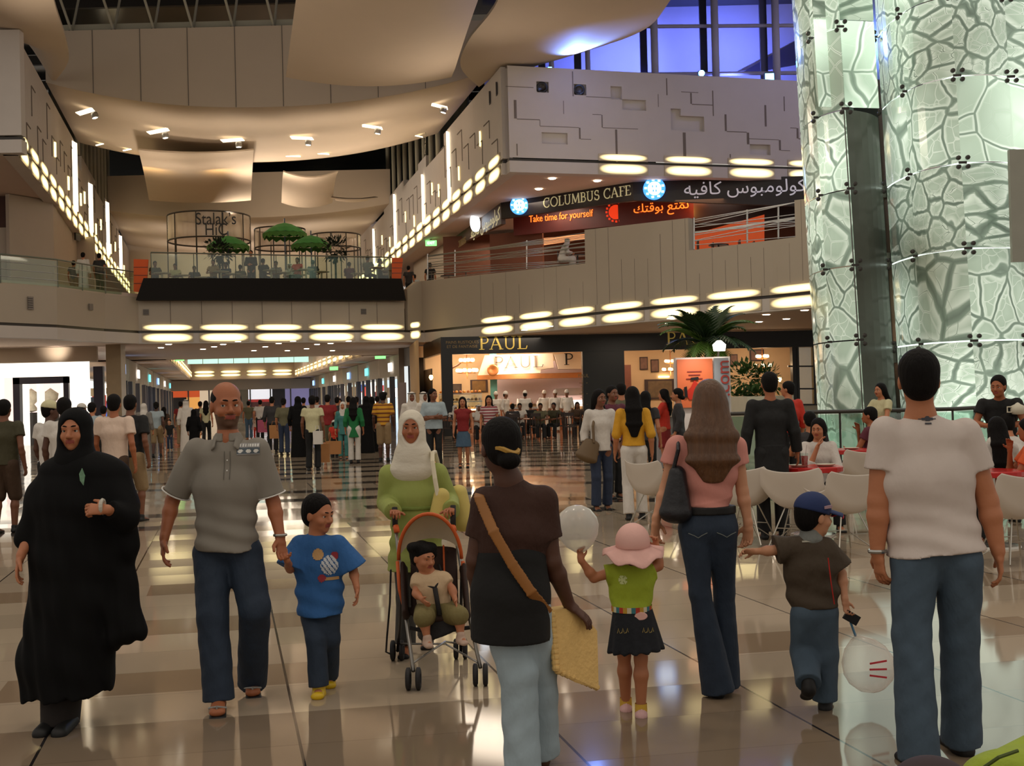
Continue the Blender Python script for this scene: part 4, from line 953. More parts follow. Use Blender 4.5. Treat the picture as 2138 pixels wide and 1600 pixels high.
# inner dark red band with handwriting
band = empty('cafe_inner_sign', W(1250, 440, 53), 'dark red glowing cafe band with orange handwriting', 'sign')
b0, b1 = W(1072, 470, 56.5), W(1448, 430, 52.5)
RED = M('dark_red_band', (70, 14, 8), .5, .2, 4, emit=.12); ORG = glow('orange_script', (255, 120, 40), 1.6)
MB().wall(b0, b1, (W(1072, 492, 56.5).z, W(1448, 456, 52.5).z), 10.2, .15).build('board', RED, band)
db = (b1-b0); db.z = 0; db.normalize()
def onB(u, v): t = (u-1072)/(1448-1072); return W(u, v, b0.y+(b1.y-b0.y)*t-.1)
text('Take time for yourself', .46, ORG, onB(1170, 452), db, (0, 0, 1), band, 'script_lettering', .01, sx=.78)
c = onB(1286, 443); MB().lathe([(0, .02), (.33, .02), (.33, -.02)], c, 20, Matrix.Rotation(math.pi/2, 3, 'X')).build('round_emblem', glow('red_emblem', (225, 60, 25), .8), band)
m = MB()
for k in range(16): a = k*math.pi/8; m.box(c+V((math.cos(a)*.43, -.03, math.sin(a)*.43)), (.09, .02, .09))
m.build('emblem_letters', glow('red_emblem', (225, 60, 25), .8), band)
text('\uFE97\uFEE4\uFE98\uFECA \uFE91\uFEEE\uFED7\uFE98\uFEDA'[::-1], .55, ORG, onB(1380, 432), db, (0, 0, 1), band, 'arabic_script_lettering', .01, sx=1.05)
MB().wall(b1, W(1760, 440, 53), 9.0, 10.2, .15).build('wall_cafe_header', SIGN, **ST)
glo = W(1450, 421, 52.2); MB().box(glo, (1.3, .1, .09)).build('orange_strip_lamp', glow('orange_lamp', (255, 120, 20), 5), label='orange strip lamp under the arabic cafe sign', cat='light'); lamp('POINT', glo+V((0, -.3, -.3)), 50, (1, .35, .06), .1)
glo = W(1068, 462, 56); MB().box(glo, (.35, .1, .08)).build('orange_strip_lamp', glow('orange_lamp', (255, 120, 20)), label='small orange lamp under left end of cafe sign', cat='light') if False else None
# cafe interior
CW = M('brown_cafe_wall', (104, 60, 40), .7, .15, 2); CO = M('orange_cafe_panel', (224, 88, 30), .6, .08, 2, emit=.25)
MB().wall((-3.5, 64), (17, 60), 5.7, 10.2, .2).build('wall_cafe_back', CW, **ST)
MB().wall((-.9, 57.5), (1.6, 56.5), 5.7, 9.4, .2).build('wall_cafe_front_left', CW, **ST)
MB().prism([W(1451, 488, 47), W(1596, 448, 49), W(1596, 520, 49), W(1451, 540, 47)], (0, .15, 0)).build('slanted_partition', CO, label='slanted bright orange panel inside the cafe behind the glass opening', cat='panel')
MB().prism([W(1110, 500, 59), W(1228, 488, 59), W(1228, 498, 59), W(1110, 515, 59)], (0, .15, 0)).build('cafe_light_shelf', glow('peach_light', (255, 170, 110), 1.0), label='glowing peach shelf light inside the cafe', cat='light')
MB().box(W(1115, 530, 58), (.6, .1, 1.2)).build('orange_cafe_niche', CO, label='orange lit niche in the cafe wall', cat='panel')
for p, e, cc_ in (((3, 56, 9.8), 60, (1, .6, .35)), ((8, 50, 9.6), 50, (1, .5, .25)), ((-1, 62, 9.8), 60, (1, .8, .6))): lamp('AREA', p, e, cc_, 2, (p[0], p[1], 0))
# cable railings in the parapet openings
def cable_rail(us, vtop, label, z_lo):
    r = empty('cable_railing', onR(us[0]), label, 'railing'); fn = lambda u, v: W(u, v, onR(u).y+.1)
    lo = [float(np.interp(u, (855, 875, 1230, 1447, 1670), (604, 588, 550, 523, 495)))-2 for u in us]
    for k in range(16):
        a = random.random(); b = min(1, max(0, a+random.uniform(-.45, .45))); u0, u1 = us[0], us[-1]
        MB().tube([fn(u0, lo[0]+(vtop[0]-lo[0])*a), fn(u1, lo[-1]+(vtop[-1]-lo[-1])*b)], .014, 5).build('cable', STEEL, r)
    for i in range(len(us)):
        MB().tube([fn(us[i], lo[i]), fn(us[i], vtop[i])], .03, 6).build('post', STEEL, r)
    return r
cable_rail([893, 950, 1100, 1228], [530, 522, 502, 485], 'silver railing of crossing cables left of the solid parapet', 6)
cable_rail([1449, 1560, 1625, 1669], [455, 438, 428, 421], 'silver railing of crossing cables in the parapet opening near tower', 6)
# exit sign, and the green-lit one below
EX = glow('green_exit_face', (120, 230, 120), 2.2)
for u, v, Y, lb in ((900, 508, 66, 'green exit sign hanging at the right upper corridor'), (794, 744, 70, 'green exit sign at the right end of lower corridor ceiling'), (374, 749, 75, 'green exit sign left of the teal ceiling panels'), (697, 769, 90, 'tiny green exit sign deep on the right side')):
    c = W(u, v, Y); r = empty('exit_sign', c, lb, 'sign'); MB().box(c, (.62, .06, .3)).build('face', EX, r); MB().tube([c+V((0, 0, .15)), c+V((0, 0, .35))], .02, 5).build('hanger', DARK, r)
    if Y == 66: text('EXIT', .2, M('white_letter', (240, 250, 240), .5, .02, 3, emit=2), c+V((0, -.05, 0)), (1, 0, 0), (0, 0, 1), r, 'lettering', .004)
RGLASS = glass_mat('faint_rail_glass', (.86, .94, .88), .07)
# ================================================================== BRIDGE: DARK BOX, GLASS, ORANGE PANELS, RESTAURANT DRUMS
def onP(u, off=0.0):               # plan point of the bridge line seen at column u
    t = (u-290)/555; p = PB[0]+(PB[1]-PB[0])*t
    return V((W(u, 600, p.y+off).x, p.y+off, 0))
bl, br = onP(283, -.45), onP(846, -.45); bt0, bt1 = onP(300, -.45), onP(838, -.45)
box = MB(); z0, z1 = W(283, 627, bl.y).z, W(300, 580, bl.y).z; z0r, z1r = W(846, 627, br.y).z, W(838, 582, br.y).z
box.prism([(bl.x, bl.y, z0), (br.x, br.y, z0r), (bt1.x, bt1.y, z1r), (bt0.x, bt0.y, z1)], (0, .38, 0))
box.build('balcony_box', M('near_black_cladding', (20, 15, 12), .6, .15, 4, spec=.2), label='long near-black cladding box along front of the bridge', cat='balcony front')
g0, g1 = onP(316, .1), onP(820, .1)
r = glass_rail('glass_balustrade', [(g0.x, g0.y), (g1.x, g1.y)], 6.6, W(600, 533, 50.5).z, 'long glass balustrade in front of the diners on bridge', top=.03, mat=RGLASS, tint=M('grey_rail', (110, 116, 104), .4, .1, 9), nwire=0)
dk = MB(); dk.prism([V((p.x, p.y, 6.1)) for p in (onP(312, .35), onP(822, .35), onP(822, 12), onP(312, 12))], (0, 0, .48)); dk.build('floor_bridge_deck', CEIL, **ST)
pl = [PL[0]+V((0, .1, 0)), PL[1]+V((0, .1, 0)), PL[2]+V((0, .1, 0)), PL[3]+V((0, .1, 0)), PL[4]+V((-.15, .1, 0))]
glass_rail('glass_balustrade', [(p.x, p.y) for p in pl], 5.96, 6.98, 'glass balustrade with wires on the left gallery', top=.03, mat=RGLASS, tint=M('grey_rail', (110, 116, 104)), nwire=3)
OR = M('orange_banner_vinyl', (226, 92, 28), .6, .06, 3)
def orange(u0, u1, v0, v1, Y, lab):
    r = empty('orange_banner', W(u0, v1, Y), lab, 'banner'); vs = [W(u0, v0, Y), W(u1, v0+1, Y), W(u1-4, v1+2, Y), W(u0, v1, Y)]
    MB().prism(vs, (0, .08, 0)).build('panel', OR, r); m = MB()
    for k in range(3): a = W(u0, v0+(v1-v0)*(k+1)/4, Y-.02); b = W(u1, v0+(v1-v0)*(k+1)/4, Y-.02); m.tube([a, b], .012, 4)
    m.build('seam', DARK, r)
orange(279, 309, 541, 609, 48.0, 'orange banner panel at the left end of the bridge balustrade'); orange(818, 841, 538, 581, 52.0, 'orange banner panel at the right end of the bridge balustrade')
def clear_strip(name, a, b, z0, z1, mat, par): return MB().prism([(a.x, a.y, z0), (b.x, b.y, z0), (b.x, b.y, z1), (a.x, a.y, z1)], (0, .02, 0)).build(name, mat, par)
def drum_mat():
    m, nt, b = newmat('frosted_drum_glass'); x, y, z = xyz(nt, 'Object'); N = nt.nodes; L = nt.links
    b.inputs['Base Color'].default_value = (*lin((206, 186, 168)), 1); b.inputs['Roughness'].default_value = .25
    nz = N.new('ShaderNodeTexNoise'); nz.inputs['Scale'].default_value = 2.2; cb = N.new('ShaderNodeCombineXYZ'); L.new(x.k, cb.inputs[0]); L.new(y.k, cb.inputs[1]); L.new(cb.outputs[0], nz.inputs['Vector'])
    mr = N.new('ShaderNodeMapRange'); mr.inputs['To Min'].default_value = .35; mr.inputs['To Max'].default_value = .85; L.new(nz.outputs['Fac'], mr.inputs[0]); L.new(mr.outputs[0], b.inputs['Alpha']); return m
DRUM = drum_mat()
def drum(u, v0, v1, wpx, Y, label, text_=None):
    c = W(u, v0, Y); z1 = c.z; z0 = W(u, v1, Y).z; R = wpx/2*Y/2500; base = V((c.x, Y, 6.58)); r = empty('glass_drum_kiosk', base, label, 'kiosk', 'round glass kiosks of the restaurant')
    MB().lathe([(R, z0), (R, z1)], (c.x, Y, 0), 40).build('drum_band', DRUM, r, smooth=True)
    for z, nm in ((z0, 'lower_ring'), (z1, 'upper_ring')):
        MB().tube([(c.x+R*math.cos(a), Y+R*math.sin(a), z) for a in np.linspace(0, 2*math.pi, 41)[:-1]], .04, 6, closed=True).build(nm, DARK, r)
    for k in range(10):
        a = k*math.pi/5+.25; MB().tube([(c.x+R*math.cos(a), Y+R*math.sin(a), 6.58), (c.x+R*math.cos(a), Y+R*math.sin(a), z1)], .03, 6).build('post', DARK, r)
    if text_:
        for i, l in enumerate(text_): text(l, .8, M('black_script', (30, 26, 26), .5, .1, 9), (c.x+R*.42, Y-R-.02, z1-.42-.5*i), (1, .12, 0), (0, 0, 1), r, 'script_lettering', .01, sx=.8)
drum(436, 453, 505, 168, 57.5, 'largest round glass drum kiosk with black script lettering, left of the umbrellas', ('Stalak’s', 'HiC'))
drum(584, 480, 519, 104, 60, 'smaller round glass drum behind the middle green umbrella'); drum(701, 492, 520, 102, 61, 'small round glass drum behind the right green umbrella')
UG = M('green_umbrella_cloth', (36, 122, 44), .7, .1, 6); UG2 = M('green_printed_fringe', (70, 120, 44), .7, .5, 26)
def umbrella(u, v, span, Y, label):
    top = W(u, v, Y); R = span/2*Y/2500; r = empty('green_umbrella', (top.x, Y, 6.58), label, 'umbrella', 'green umbrellas of the restaurant'); n = 16; P = []
    prof = [(0, 0), (.35, -.10), (.7, -.28), (1.0, -.52)]
    m = MB(); vs = []
    for f, z in prof:
        for k in range(n*2):
            a = k*math.pi/n; rr = R*f*(1 if k % 2 == 0 else .965); vs.append((top.x+rr*math.cos(a), Y+rr*math.sin(a), top.z+z*R+(0 if k % 2 == 0 else .03*f)))
    fs = [(i*2*n+k, i*2*n+(k+1) % (2*n), (i+1)*2*n+(k+1) % (2*n), (i+1)*2*n+k) for i in range(3) for k in range(2*n)]
    m.add(vs, fs).build('canopy', UG, r)
    vs = []
    for j in range(2):
        for k in range(n*2): a = k*math.pi/n; rr = R*(.99 if j else 1.0); vs.append((top.x+rr*math.cos(a), Y+rr*math.sin(a), top.z-.52*R-(0 if j == 0 else (.26 if k % 2 else .13)*R)))
    MB().add(vs, [(k, (k+1) % (2*n), 2*n+(k+1) % (2*n), 2*n+k) for k in range(2*n)]).build('fringe', UG2, r)
    MB().tube([(top.x, Y, 6.58), (top.x, Y, top.z+.2)], .03, 8).build('pole', M('blue_grey_pole', (70, 84, 110), .4, .1, 8), r)
    m = MB()
    for k in range(8): a = k*math.pi/4; m.tube([(top.x, Y, top.z-.1), (top.x+R*.95*math.cos(a), Y+R*.95*math.sin(a), top.z-.5*R)], .012, 4)
    m.build('ribs', DARK, r)
umbrella(476, 492, 88, 55, 'left green umbrella in front of the script drum'); umbrella(594, 465, 92, 56, 'tallest green umbrella, the middle one'); umbrella(649, 491, 84, 55, 'right green umbrella next to the dark bush')
LEAFD = M('dark_foliage', (26, 38, 26), .7, .4, 30); LEAF = M('green_foliage', (52, 84, 30), .6, .4, 20)
def bush(name, c, R, n, mat, label, cat='plant', flat=1.0, group=None, pot=True, ln=.35):
    r = empty(name, c, label, cat, group); m = MB(); c = V(c)
    for k in range(n):
        d = V((random.gauss(0, 1), random.gauss(0, 1), random.gauss(0, 1)*flat)).normalized(); p = c+d*R*random.uniform(.35, 1)*1.0; t = d.cross(V((0, 0, 1)))+V((random.gauss(0, .3),)*3)
        t = t.normalized()*R*ln*.28; e = p+(d+V((0, 0, random.uniform(-.4, .3))))*R*ln; m.add([p, p.lerp(e, .5)+t, e, p.lerp(e, .5)-t], [(0, 1, 2, 3)])
    m.build('foliage', mat, r); return r
for u, v, l in ((457, 524, 'dark feathery bush under the left green umbrella'), (700, 520, 'dark feathery bush right of the green umbrellas')):
    c = W(u, v, 53.5); b_ = bush('potted_bush', c, .62, 260, LEAFD, l); MB().tube([c+V((0, 0, -.3)), (c.x, c.y, 6.58)], .05, 6).build('stem', LEAFD, b_)
# left gallery walls behind the glass
m = MB(); a = W(20, 500, 49); b = W(112, 500, 51); m.wall(a, b, 5.75, 10.4, .2); m.wall(b, W(196, 500, 74), 5.75, 10.4, .2); m.build('wall_gallery_back_left', CREAM, **ST)
MB().wall(W(-300, 500, 49.5), W(19, 500, 49.5), 5.75, 9.1, .2).build('wall_gallery_far_left', CREAM, **ST); MB().wall(W(-300, 500, 49.6), W(19, 500, 49.6), 9.1, 10.4, .2).build('wall_gallery_dark_door', M('dark_red_wood', (70, 32, 18), .5, .2, 4), **ST)
MB().box(W(161, 486, 60), (.1, .6, .8)).build('wall_hatch', DARK, label='dark square hatch in the left gallery wall', cat='hatch')
MB().wall((-40, 62), (-21.5, 62), 5.75, 10.4, .2).build('wall_gallery_rear', CREAM, **ST)
# right upper corridor walls behind the diners
MB().wall(W(862, 500, 78), W(948, 500, 66), 5.75, 10.4, .2).build('wall_upper_corridor', CREAM, **ST)
# ================================================================== GROUND LEVEL LEFT: BRIGHT SHOP, COLUMN, CORRIDOR FRONTS
Yl = 50
a, b = W(-160, 800, Yl-1), W(200, 800, Yl)
s_ = empty('bright_shop', W(100, 905, Yl), 'brilliant white shop display with dark framed doorway at far left', 'shopfront')
zt_ = W(100, 757, Yl).z
WGLOW = glow('white_shop_glow', (255, 246, 228), 1.7)
MB().wall(a, W(8, 800, Yl), 0, zt_, .1).build('glowing_panel', WGLOW, s_); MB().wall(W(126, 800, Yl), W(186, 800, Yl), 0, zt_, .1).build('glowing_panel', WGLOW, s_)
MB().wall(W(8, 800, Yl), W(126, 800, Yl), W(60, 788, Yl).z, zt_, .1).build('glowing_panel', WGLOW, s_)
PURP = M('dark_purple_frame', (38, 32, 52), .4, .1, 4)
MB().wall(W(10, 0, Yl-.15), W(24, 0, Yl-.15), 0, W(10, 790, Yl).z, .3).build('door_frame', PURP, s_); MB().wall(W(115, 0, Yl-.15), W(126, 0, Yl-.15), 0, W(126, 788, Yl).z, .3).build('door_frame', PURP, s_)
MB().wall(W(10, 0, Yl-.15), W(126, 0, Yl-.15), W(60, 802, Yl).z, W(60, 788, Yl).z, .3).build('door_frame', PURP, s_)
MB().wall(W(178, 0, Yl-.2), W(198, 0, Yl-.2), 0, W(188, 766, Yl).z, .2).build('dark_panel', PURP, s_)
MB().wall(W(-30, 0, Yl+5), W(150, 0, Yl+5), 0, 3.4, .1).build('inner_wall', glow('pinkish_display_glow', (250, 226, 220), 1.0), s_)
MB().wall(a, W(203, 800, Yl), zt_, 4.1, .3).build('wall_above_shop', CREAM, **ST)
for u in (36, 68): MB().lathe([(.16, 0), (.16, 3.1), (.2, 3.15), (.2, 3.2)], (W(u, 0, Yl+1).x, Yl+1, 0), 12).build('white_pillar', glow('glowing_white_pillar', (250, 248, 240), .8), label='white round pillar inside the dark doorway of bright shop, '+('left' if u == 36 else 'right')+' one', cat='pillar', smooth=True)  # pillars glow by themselves: the shop light is put into their material
for u, l in ((48, 'black and white mannequin display, left in the bright shop'), (88, 'black and gold flower display, right in the bright shop')):
    c = W(u, 0, Yl+2); r = empty('window_display', (c.x, c.y, 0), l, 'display'); MB().lathe([(0, 0), (.4, 0), (.35, 1.4), (0, 1.4)], (c.x, c.y, 0), 12).build('plinth', DARK, r); MB().lathe([(0, 1.4), (.3, 1.5), (.12, 1.75), (.3, 1.95), (.34, 2.2), (0, 2.45)], (c.x, c.y, 0), 12).build('figure', M('ivory_display', (226, 214, 190), .6, .3, 8), r, smooth=True)
c0 = W(205, 0, 49); c1 = W(236, 0, 49); MB().box(((c0.x+c1.x)/2, 49.3, 2.06), (c1.x-c0.x, .6, 4.12)).build('stone_column', M('beige_marble_column', (158, 138, 108), .35, .18, 2.5), label='square beige marble column at the left corridor corner', cat='column')
MB().box((W(826, 0, 60).x, 60, 2.06), (.5, .5, 4.12)).build('stone_column', M('brown_stone_column', (112, 92, 72), .4, .15, 3), label='slim brown stone column at the right corridor corner', cat='column')
lamp('SPOT', W(118, 770, 49)+V((0, 0, .6)), 60, WARM, .1, W(118, 725, 50), 90, 1)
rnd = random.Random(11)
GL = [glow('shop_glow_a', (226, 240, 236), .9), glow('shop_glow_b', (255, 244, 224), 1.2), glow('shop_glow_c', (206, 222, 235), .8), glow('shop_glow_d', (250, 235, 210), 1.6)]
INK = [M('dark_shop_steel', (44, 44, 52), .3, .1, 5), M('grey_shop_stone', (150, 142, 128), .5, .1, 3)]
ITEM = [glow('item_red', (210, 70, 60), .5), glow('item_blue', (80, 110, 200), .6), glow('item_white', (250, 250, 250), 1.3), M('item_dark', (40, 38, 46), .5, .2, 9), M('item_tan', (190, 150, 110), .5, .2, 9)]
def corridor_front(side, t0, t1, label, k):
    s = -7.4 if side < 0 else 7.2; a, b = corr(s, t0), corr(s, t1); r = empty('corridor_shopfront', a, label, 'shopfront', ('left' if side < 0 else 'right')+' side corridor shopfronts')
    MB().wall(a, b, 2.9, 4.1, .3).build('fascia', CREAM if k % 3 else INK[1], r)
    d = (b-a).normalized(); inn = V((-d.y, d.x, 0))*(1 if side < 0 else -1)
    aa, bb = a+inn*1.6, b+inn*1.6; m = MB(); vs = [(aa.x, aa.y, 0), (bb.x, bb.y, 0), (bb.x, bb.y, 2.9), (aa.x, aa.y, 2.9)]; m.add(vs, [(0, 1, 2, 3), (3, 2, 1, 0)]); m.build('lit_interior', GL[k % 4], r)
    n = 4
    for i in range(n+1): p = a.lerp(b, i/n); MB().box((p.x, p.y, 1.45), (.16 if i % 2 else .3, .3, 2.9), rz=.24).build('mullion', INK[k % 2 if i % 2 else 0], r)
    for i in range(9):
        p = aa.lerp(bb, rnd.random())-inn*.4; MB().box((p.x, p.y, rnd.uniform(.5, 2.6)), (.5, .7, rnd.uniform(.3, .8)), rz=.24).build('display_item', ITEM[rnd.randrange(5)], r)
    p = a.lerp(b, .5)-inn*.1; MB().box((p.x, p.y, 3.45), (.06, 1.4, .5), rz=.24).build('shop_sign', [glow('sign_blue', (150, 190, 255), 2), glow('sign_white', (250, 250, 250), 1.5), glow('sign_cyan', (120, 220, 230), 1.5)][k % 3], r)
orders = ['nearest', 'second', 'third', 'fourth', 'fifth', 'sixth']
for k in range(6):
    corridor_front(-1, -13+k*12.5 if k else -11, -1+k*12.5, orders[k]+' shopfront along the left wall of the deep corridor', k)
for k in range(6):
    corridor_front(1, -5+k*11.5, 6+k*11.5, orders[k]+' shopfront along the right wall of the deep corridor', k+1)
e0, e1 = corr(-9, 66), corr(9, 66)
r = empty('corridor_end_shops', corr(0, 66), 'row of orange and red lit shops closing the deep corridor', 'shopfront')
MB().wall(e0, e1, 3.0, 4.1, .3).build('fascia', CREAM, r)
for i, (s0, s1, z0, z1, mt) in enumerate(((-9, -4.6, 2.3, 3.0, glow('end_orange', (200, 84, 44), .7)), (-9, -6, 0, 2.3, INK[0]), (-6, -4.6, 0, 2.3, glow('end_amber', (240, 170, 90), .7)), (-4.6, -1, 0, 3.0, glow('end_cream', (230, 206, 176), .6)), (-1, .6, 0, 3, INK[1]), (.6, 3.2, 1.9, 3.0, glow('end_white', (230, 230, 236), .9)),
    (.6, 3.2, 1.6, 1.9, glow('end_red', (180, 60, 56), .5)), (.6, 3.2, 0, 1.6, M('end_rose', (150, 96, 96), .6, .3, 2)), (3.2, 4.6, 0, 3, M('end_dark', (60, 56, 66), .5, .3, 2)), (4.6, 9, 0, 3.0, glow('end_violet', (140, 132, 176), .45)))):
    MB().wall(corr(s0, 66.2), corr(s1, 66.2), z0, z1, .1).build('shop_bay', mt, r)
for k in range(8): p = corr(-8+k*2.2, 66); MB().box((p.x, p.y, 1.5), (.14, .1, 3)).build('mullion', INK[0], r)
# ================================================================== TOTEM, PALM, PLANTERS, BAR
Yt = 23
r = empty('poster_totem', W(1450, 960, Yt), 'orange and grey poster stand with a racing car picture', 'poster stand')
zt_ = W(1450, 748, Yt).z
def face(u0, u1, v0, v1, Y, name, mat, th=.05, zb=None): 
    a, b = W(u0, v0, Y), W(u1, v0, Y); z1 = a.z; z0 = zb if zb is not None else W(u0, v1, Y).z; return MB().box(((a.x+b.x)/2, Y, (z0+z1)/2), (b.x-a.x, th, z1-z0)).build(name, mat, r)
WH = M('white_totem_frame', (222, 214, 210), .5, .03, 4); face(1408, 1521, 748, 0, Yt+.2, 'body', WH, .3, 0)
face(1413, 1487, 751, 852, Yt, 'orange_poster', M('orange_poster_print', (222, 112, 64), .5, .1, 2)); face(1490, 1520, 748, 900, Yt, 'grey_side', M('grey_blue_side', (150, 156, 164), .5, .04, 4), .05, 0)
text('.com', .36, M('red_letter', (170, 60, 50), .5, .05, 5), W(1511, 790, Yt-.05), (0, 0, 1), (-1, 0, 0), r, 'lettering', .004)
CARM = M('car_red_print', (196, 44, 22), .4, .1, 9); m = MB()
def fl(pts, Y=Yt-.04): return [W(1450+x, 815+y, Y) for x, y in pts]
MB().prism(fl([(-20, 6), (-8, -6), (0, -22), (8, -12), (24, -4), (30, 8), (10, 18), (-10, 20)]), (0, -.01, 0)).build('car_picture', CARM, r)
m.prism(fl([(-22, -6), (-16, -8), (-14, 14), (-20, 16)], Yt-.06), (0, -.01, 0)); m.prism(fl([(14, 2), (24, 0), (26, 20), (16, 22)], Yt-.06), (0, -.01, 0)); m.prism(fl([(-8, -26), (8, -28), (9, -22), (-7, -21)], Yt-.06), (0, -.01, 0)); m.build('car_wheels', BLACK, r)
m = MB()
for v, w in ((776, 30), (783, 24), (791, 34)): a = W(1450, v, Yt-.04); m.box(a, (w*Yt/2500, .01, .02))
m.build('poster_lines', M('maroon_print', (150, 50, 40), .5, .1, 9), r)
c = W(1502, 733, Yt); r_ = empty('totem_spotlight', c, 'round white spotlight above the poster stand', 'light'); MB().lathe([(0, 0), (.11, 0), (.13, .12), (.04, .2)], c, 14).build('head', glow('white_spot_glow', (255, 246, 225), 9), r_, smooth=True); MB().tube([c+V((0, 0, .1)), (c.x, c.y+.2, zt_)], .02, 6).build('arm', DARK, r_)
lamp('SPOT', W(1455, 735, Yt)+V((0, -.8, .1)), 40, (1, .92, .8), .05, W(1450, 800, Yt), 80, 1)
PALM = M('palm_leaf', (64, 96, 26), .5, .35, 10); PALMD = M('palm_leaf_dark', (30, 52, 22), .5, .35, 10)
cb = W(1476, 722, 24.5); pr_ = empty('palm_tree', (cb.x, cb.y, 0), 'tall arching palm in planter above the poster stand', 'palm')
MB().tube([(cb.x, cb.y, 0), (cb.x+.05, cb.y, 1.2), (cb.x, cb.y, cb.z)], [.12, .09, .06], 8).build('trunk', M('palm_trunk', (80, 70, 40), .8, .3, 20), pr_)
def frond(c, az, el, L, mat, par):
    m = MB(); pts = []; d = V((math.cos(az)*math.cos(el), math.sin(az)*math.cos(el), math.sin(el))); p = V(c)
    for i in range(15): pts.append(p.copy()); p = p+d*(L/14); d = (d+V((0, 0, -.115))).normalized()
    m.tube(pts, [.012]*15, 4)
    for i in range(2, 15):
        t = (pts[i]-pts[i-1]).normalized(); sd = t.cross(V((0, 0, 1))).normalized()
        for sgn in (-1, 1):
            ll = L*.34*(math.sin(math.pi*min(.95, i/15+.12)))+.05; q = pts[i]; e = q+(sd*sgn*.8+t*.75+V((0, 0, -.25))).normalized()*ll; w = t*.034; m.add([q-w, q+w, e, q.lerp(e, .5)-w*1.4], [(0, 1, 2, 3)])
    return m.build('frond', mat, par)
for k in range(30):
    frond(cb, k*2.4, [1.25, .95, .6, .35][k % 4]+random.uniform(-.1, .1), [1.05, 1.15, 1.1, 1.0][k % 4], PALM if k % 2 else PALMD, pr_)
bush('planter_bush', W(1556, 790, 31.7), .45, 300, LEAF, 'bushy green shrub behind the planter wall, left one', flat=1.5); bush('planter_bush', W(1598, 792, 31.8), .42, 280, LEAF, 'bushy green shrub behind the waiter head', flat=1.4)
for i, u in enumerate((1530, 1548, 1566, 1584, 1600)): bush('fern', W(u, 827, 31.3), .2, 60, LEAF, 'low spiky fern along top of the white planter wall', group='ferns on planter wall', ln=.9)
MB().box((W(1570, 0, 31.5).x, 31.8, .72), (1.6, .7, 1.44)).build('planter_box', WT, label='white planter box holding the green shrubs', cat='planter')
Y = 25; c = W(1382, 866, Y); r = empty('bar_table', (c.x, Y, 0), 'white round bar table beside the woman in orange', 'table'); MB().lathe([(0, 1.14), (.42, 1.14), (.42, 1.1), (0, 1.1)], (c.x, Y, 0), 20).build('tabletop', WT, r); MB().lathe([(.3, 0), (.3, 1.1)], (c.x, Y, 0), 18).build('drum_base', M('pale_grey_base', (160, 158, 160), .4, .08, 3), r, smooth=True)
# ================================================================== CAFE FURNITURE NEAR THE TOWER
SHELL = M('white_moulded_shell', (206, 196, 184), .4, .04, 4); WIRE = M('chrome_wire', (190, 186, 176), .25, .05, 9, metal=.9); REDT = M('glossy_red_top', (186, 30, 26), .25, .1, 4)
def shell_chair(x, y, rz, label, s=1.0):
    r = empty('shell_chair', (x, y, 0), label, 'chair', 'white shell chairs at the cafe tables'); R = Matrix.Rotation(rz, 3, 'Z'); P = []
    for j in range(11):
        t = j/10; row = []
        for i in range(15):
            a = math.pi*(-.5+i/14*1.0) if False else (i/14-.5)*2; 
            # bucket: t 0 front edge of seat -> 1 top of back
            w = .29+.04*math.sin(t*math.pi); yy = -.24+.44*min(1, t*1.7); z = .42-.03*math.sin(min(1, t*1.7)*math.pi)
            if t > .59: z += (t-.59)/.41*.36; yy += (t-.59)/.41*.10
            side = abs(a)**2.4; z += side*(.22 if t < .75 else .22*(1-(t-.75)*3.2)); yy -= side*.10*max(0, t-.3)
            row.append(V((x, y, 0))+R @ V((a*w, yy, z)))
        P.append(row)
    o = MB().grid(P, (0, 0, -.012)).build('seat_shell', SHELL, r, smooth=True)
    m = MB(); loc = lambda p: V((x, y, 0))+R @ V(p)
    for sx in (-1, 1):
        for sy in (-1, 1): m.tube([loc((sx*.1, sy*.1, .40)), loc((sx*.24, sy*.24, .01))], .008, 5)
        m.tube([loc((sx*.24, -.24, .01)), loc((sx*.06, 0, .2)), loc((sx*.24, .24, .01))], .006, 5)
    m.tube([loc((-.17, -.17, .2)), loc((.17, -.17, .2))], .006, 5); m.tube([loc((-.17, .17, .2)), loc((.17, .17, .2))], .006, 5); m.build('wire_base', WIRE, r); return r
def xat(u, Y): return W(u, 900, Y).x
shell_chair(xat(1757, 11.7), 11.7, .35+math.pi, 'white shell chair just right of the waiter, back to the red table'); shell_chair(xat(1660, 12.3), 12.3, -.5+math.pi, 'white shell chair half hidden behind the waiter apron')
shell_chair(xat(1553, 12.7), 12.7, 2.6, 'white shell chair left of the waiter'); shell_chair(xat(1366, 14.3), 14.3, 2.2, 'white shell chair behind the woman in yellow'); shell_chair(xat(2112, 10.9), 10.9, 3.4, 'white shell chair at the right picture edge')
shell_chair(xat(1795, 15.6), 15.6, 3.3, 'grey-white shell chair beyond the second red table'); shell_chair(xat(2064, 15.2), 15.2, 2.7, 'white shell chair back beyond the white T-shirt shoulder')
def round_table(x, y, R, label, wood=False):
    r = empty('cafe_table', (x, y, 0), label, 'table'); MB().lathe([(0, .76), (R-.01, .76), (R, .75), (R, .705), (R-.01, .70), (0, .70)], (x, y, 0), 28).build('tabletop', REDT, r); MB().lathe([(.03, .04), (.03, .7)], (x, y, 0), 10).build('pedestal', WIRE, r); MB().lathe([(0, .05), (.24, .02), (.25, 0)], (x, y, 0), 20).build('foot', WIRE, r); return r
round_table(xat(1692, 13.2), 13.2, .34, 'red round table in front of the seated woman in white'); round_table(xat(1772, 16.6), 16.6, .33, 'red round table farther back near the tower base'); round_table(xat(2070, 11.9), 11.9, .3, 'red round table beside the right hand picture edge')
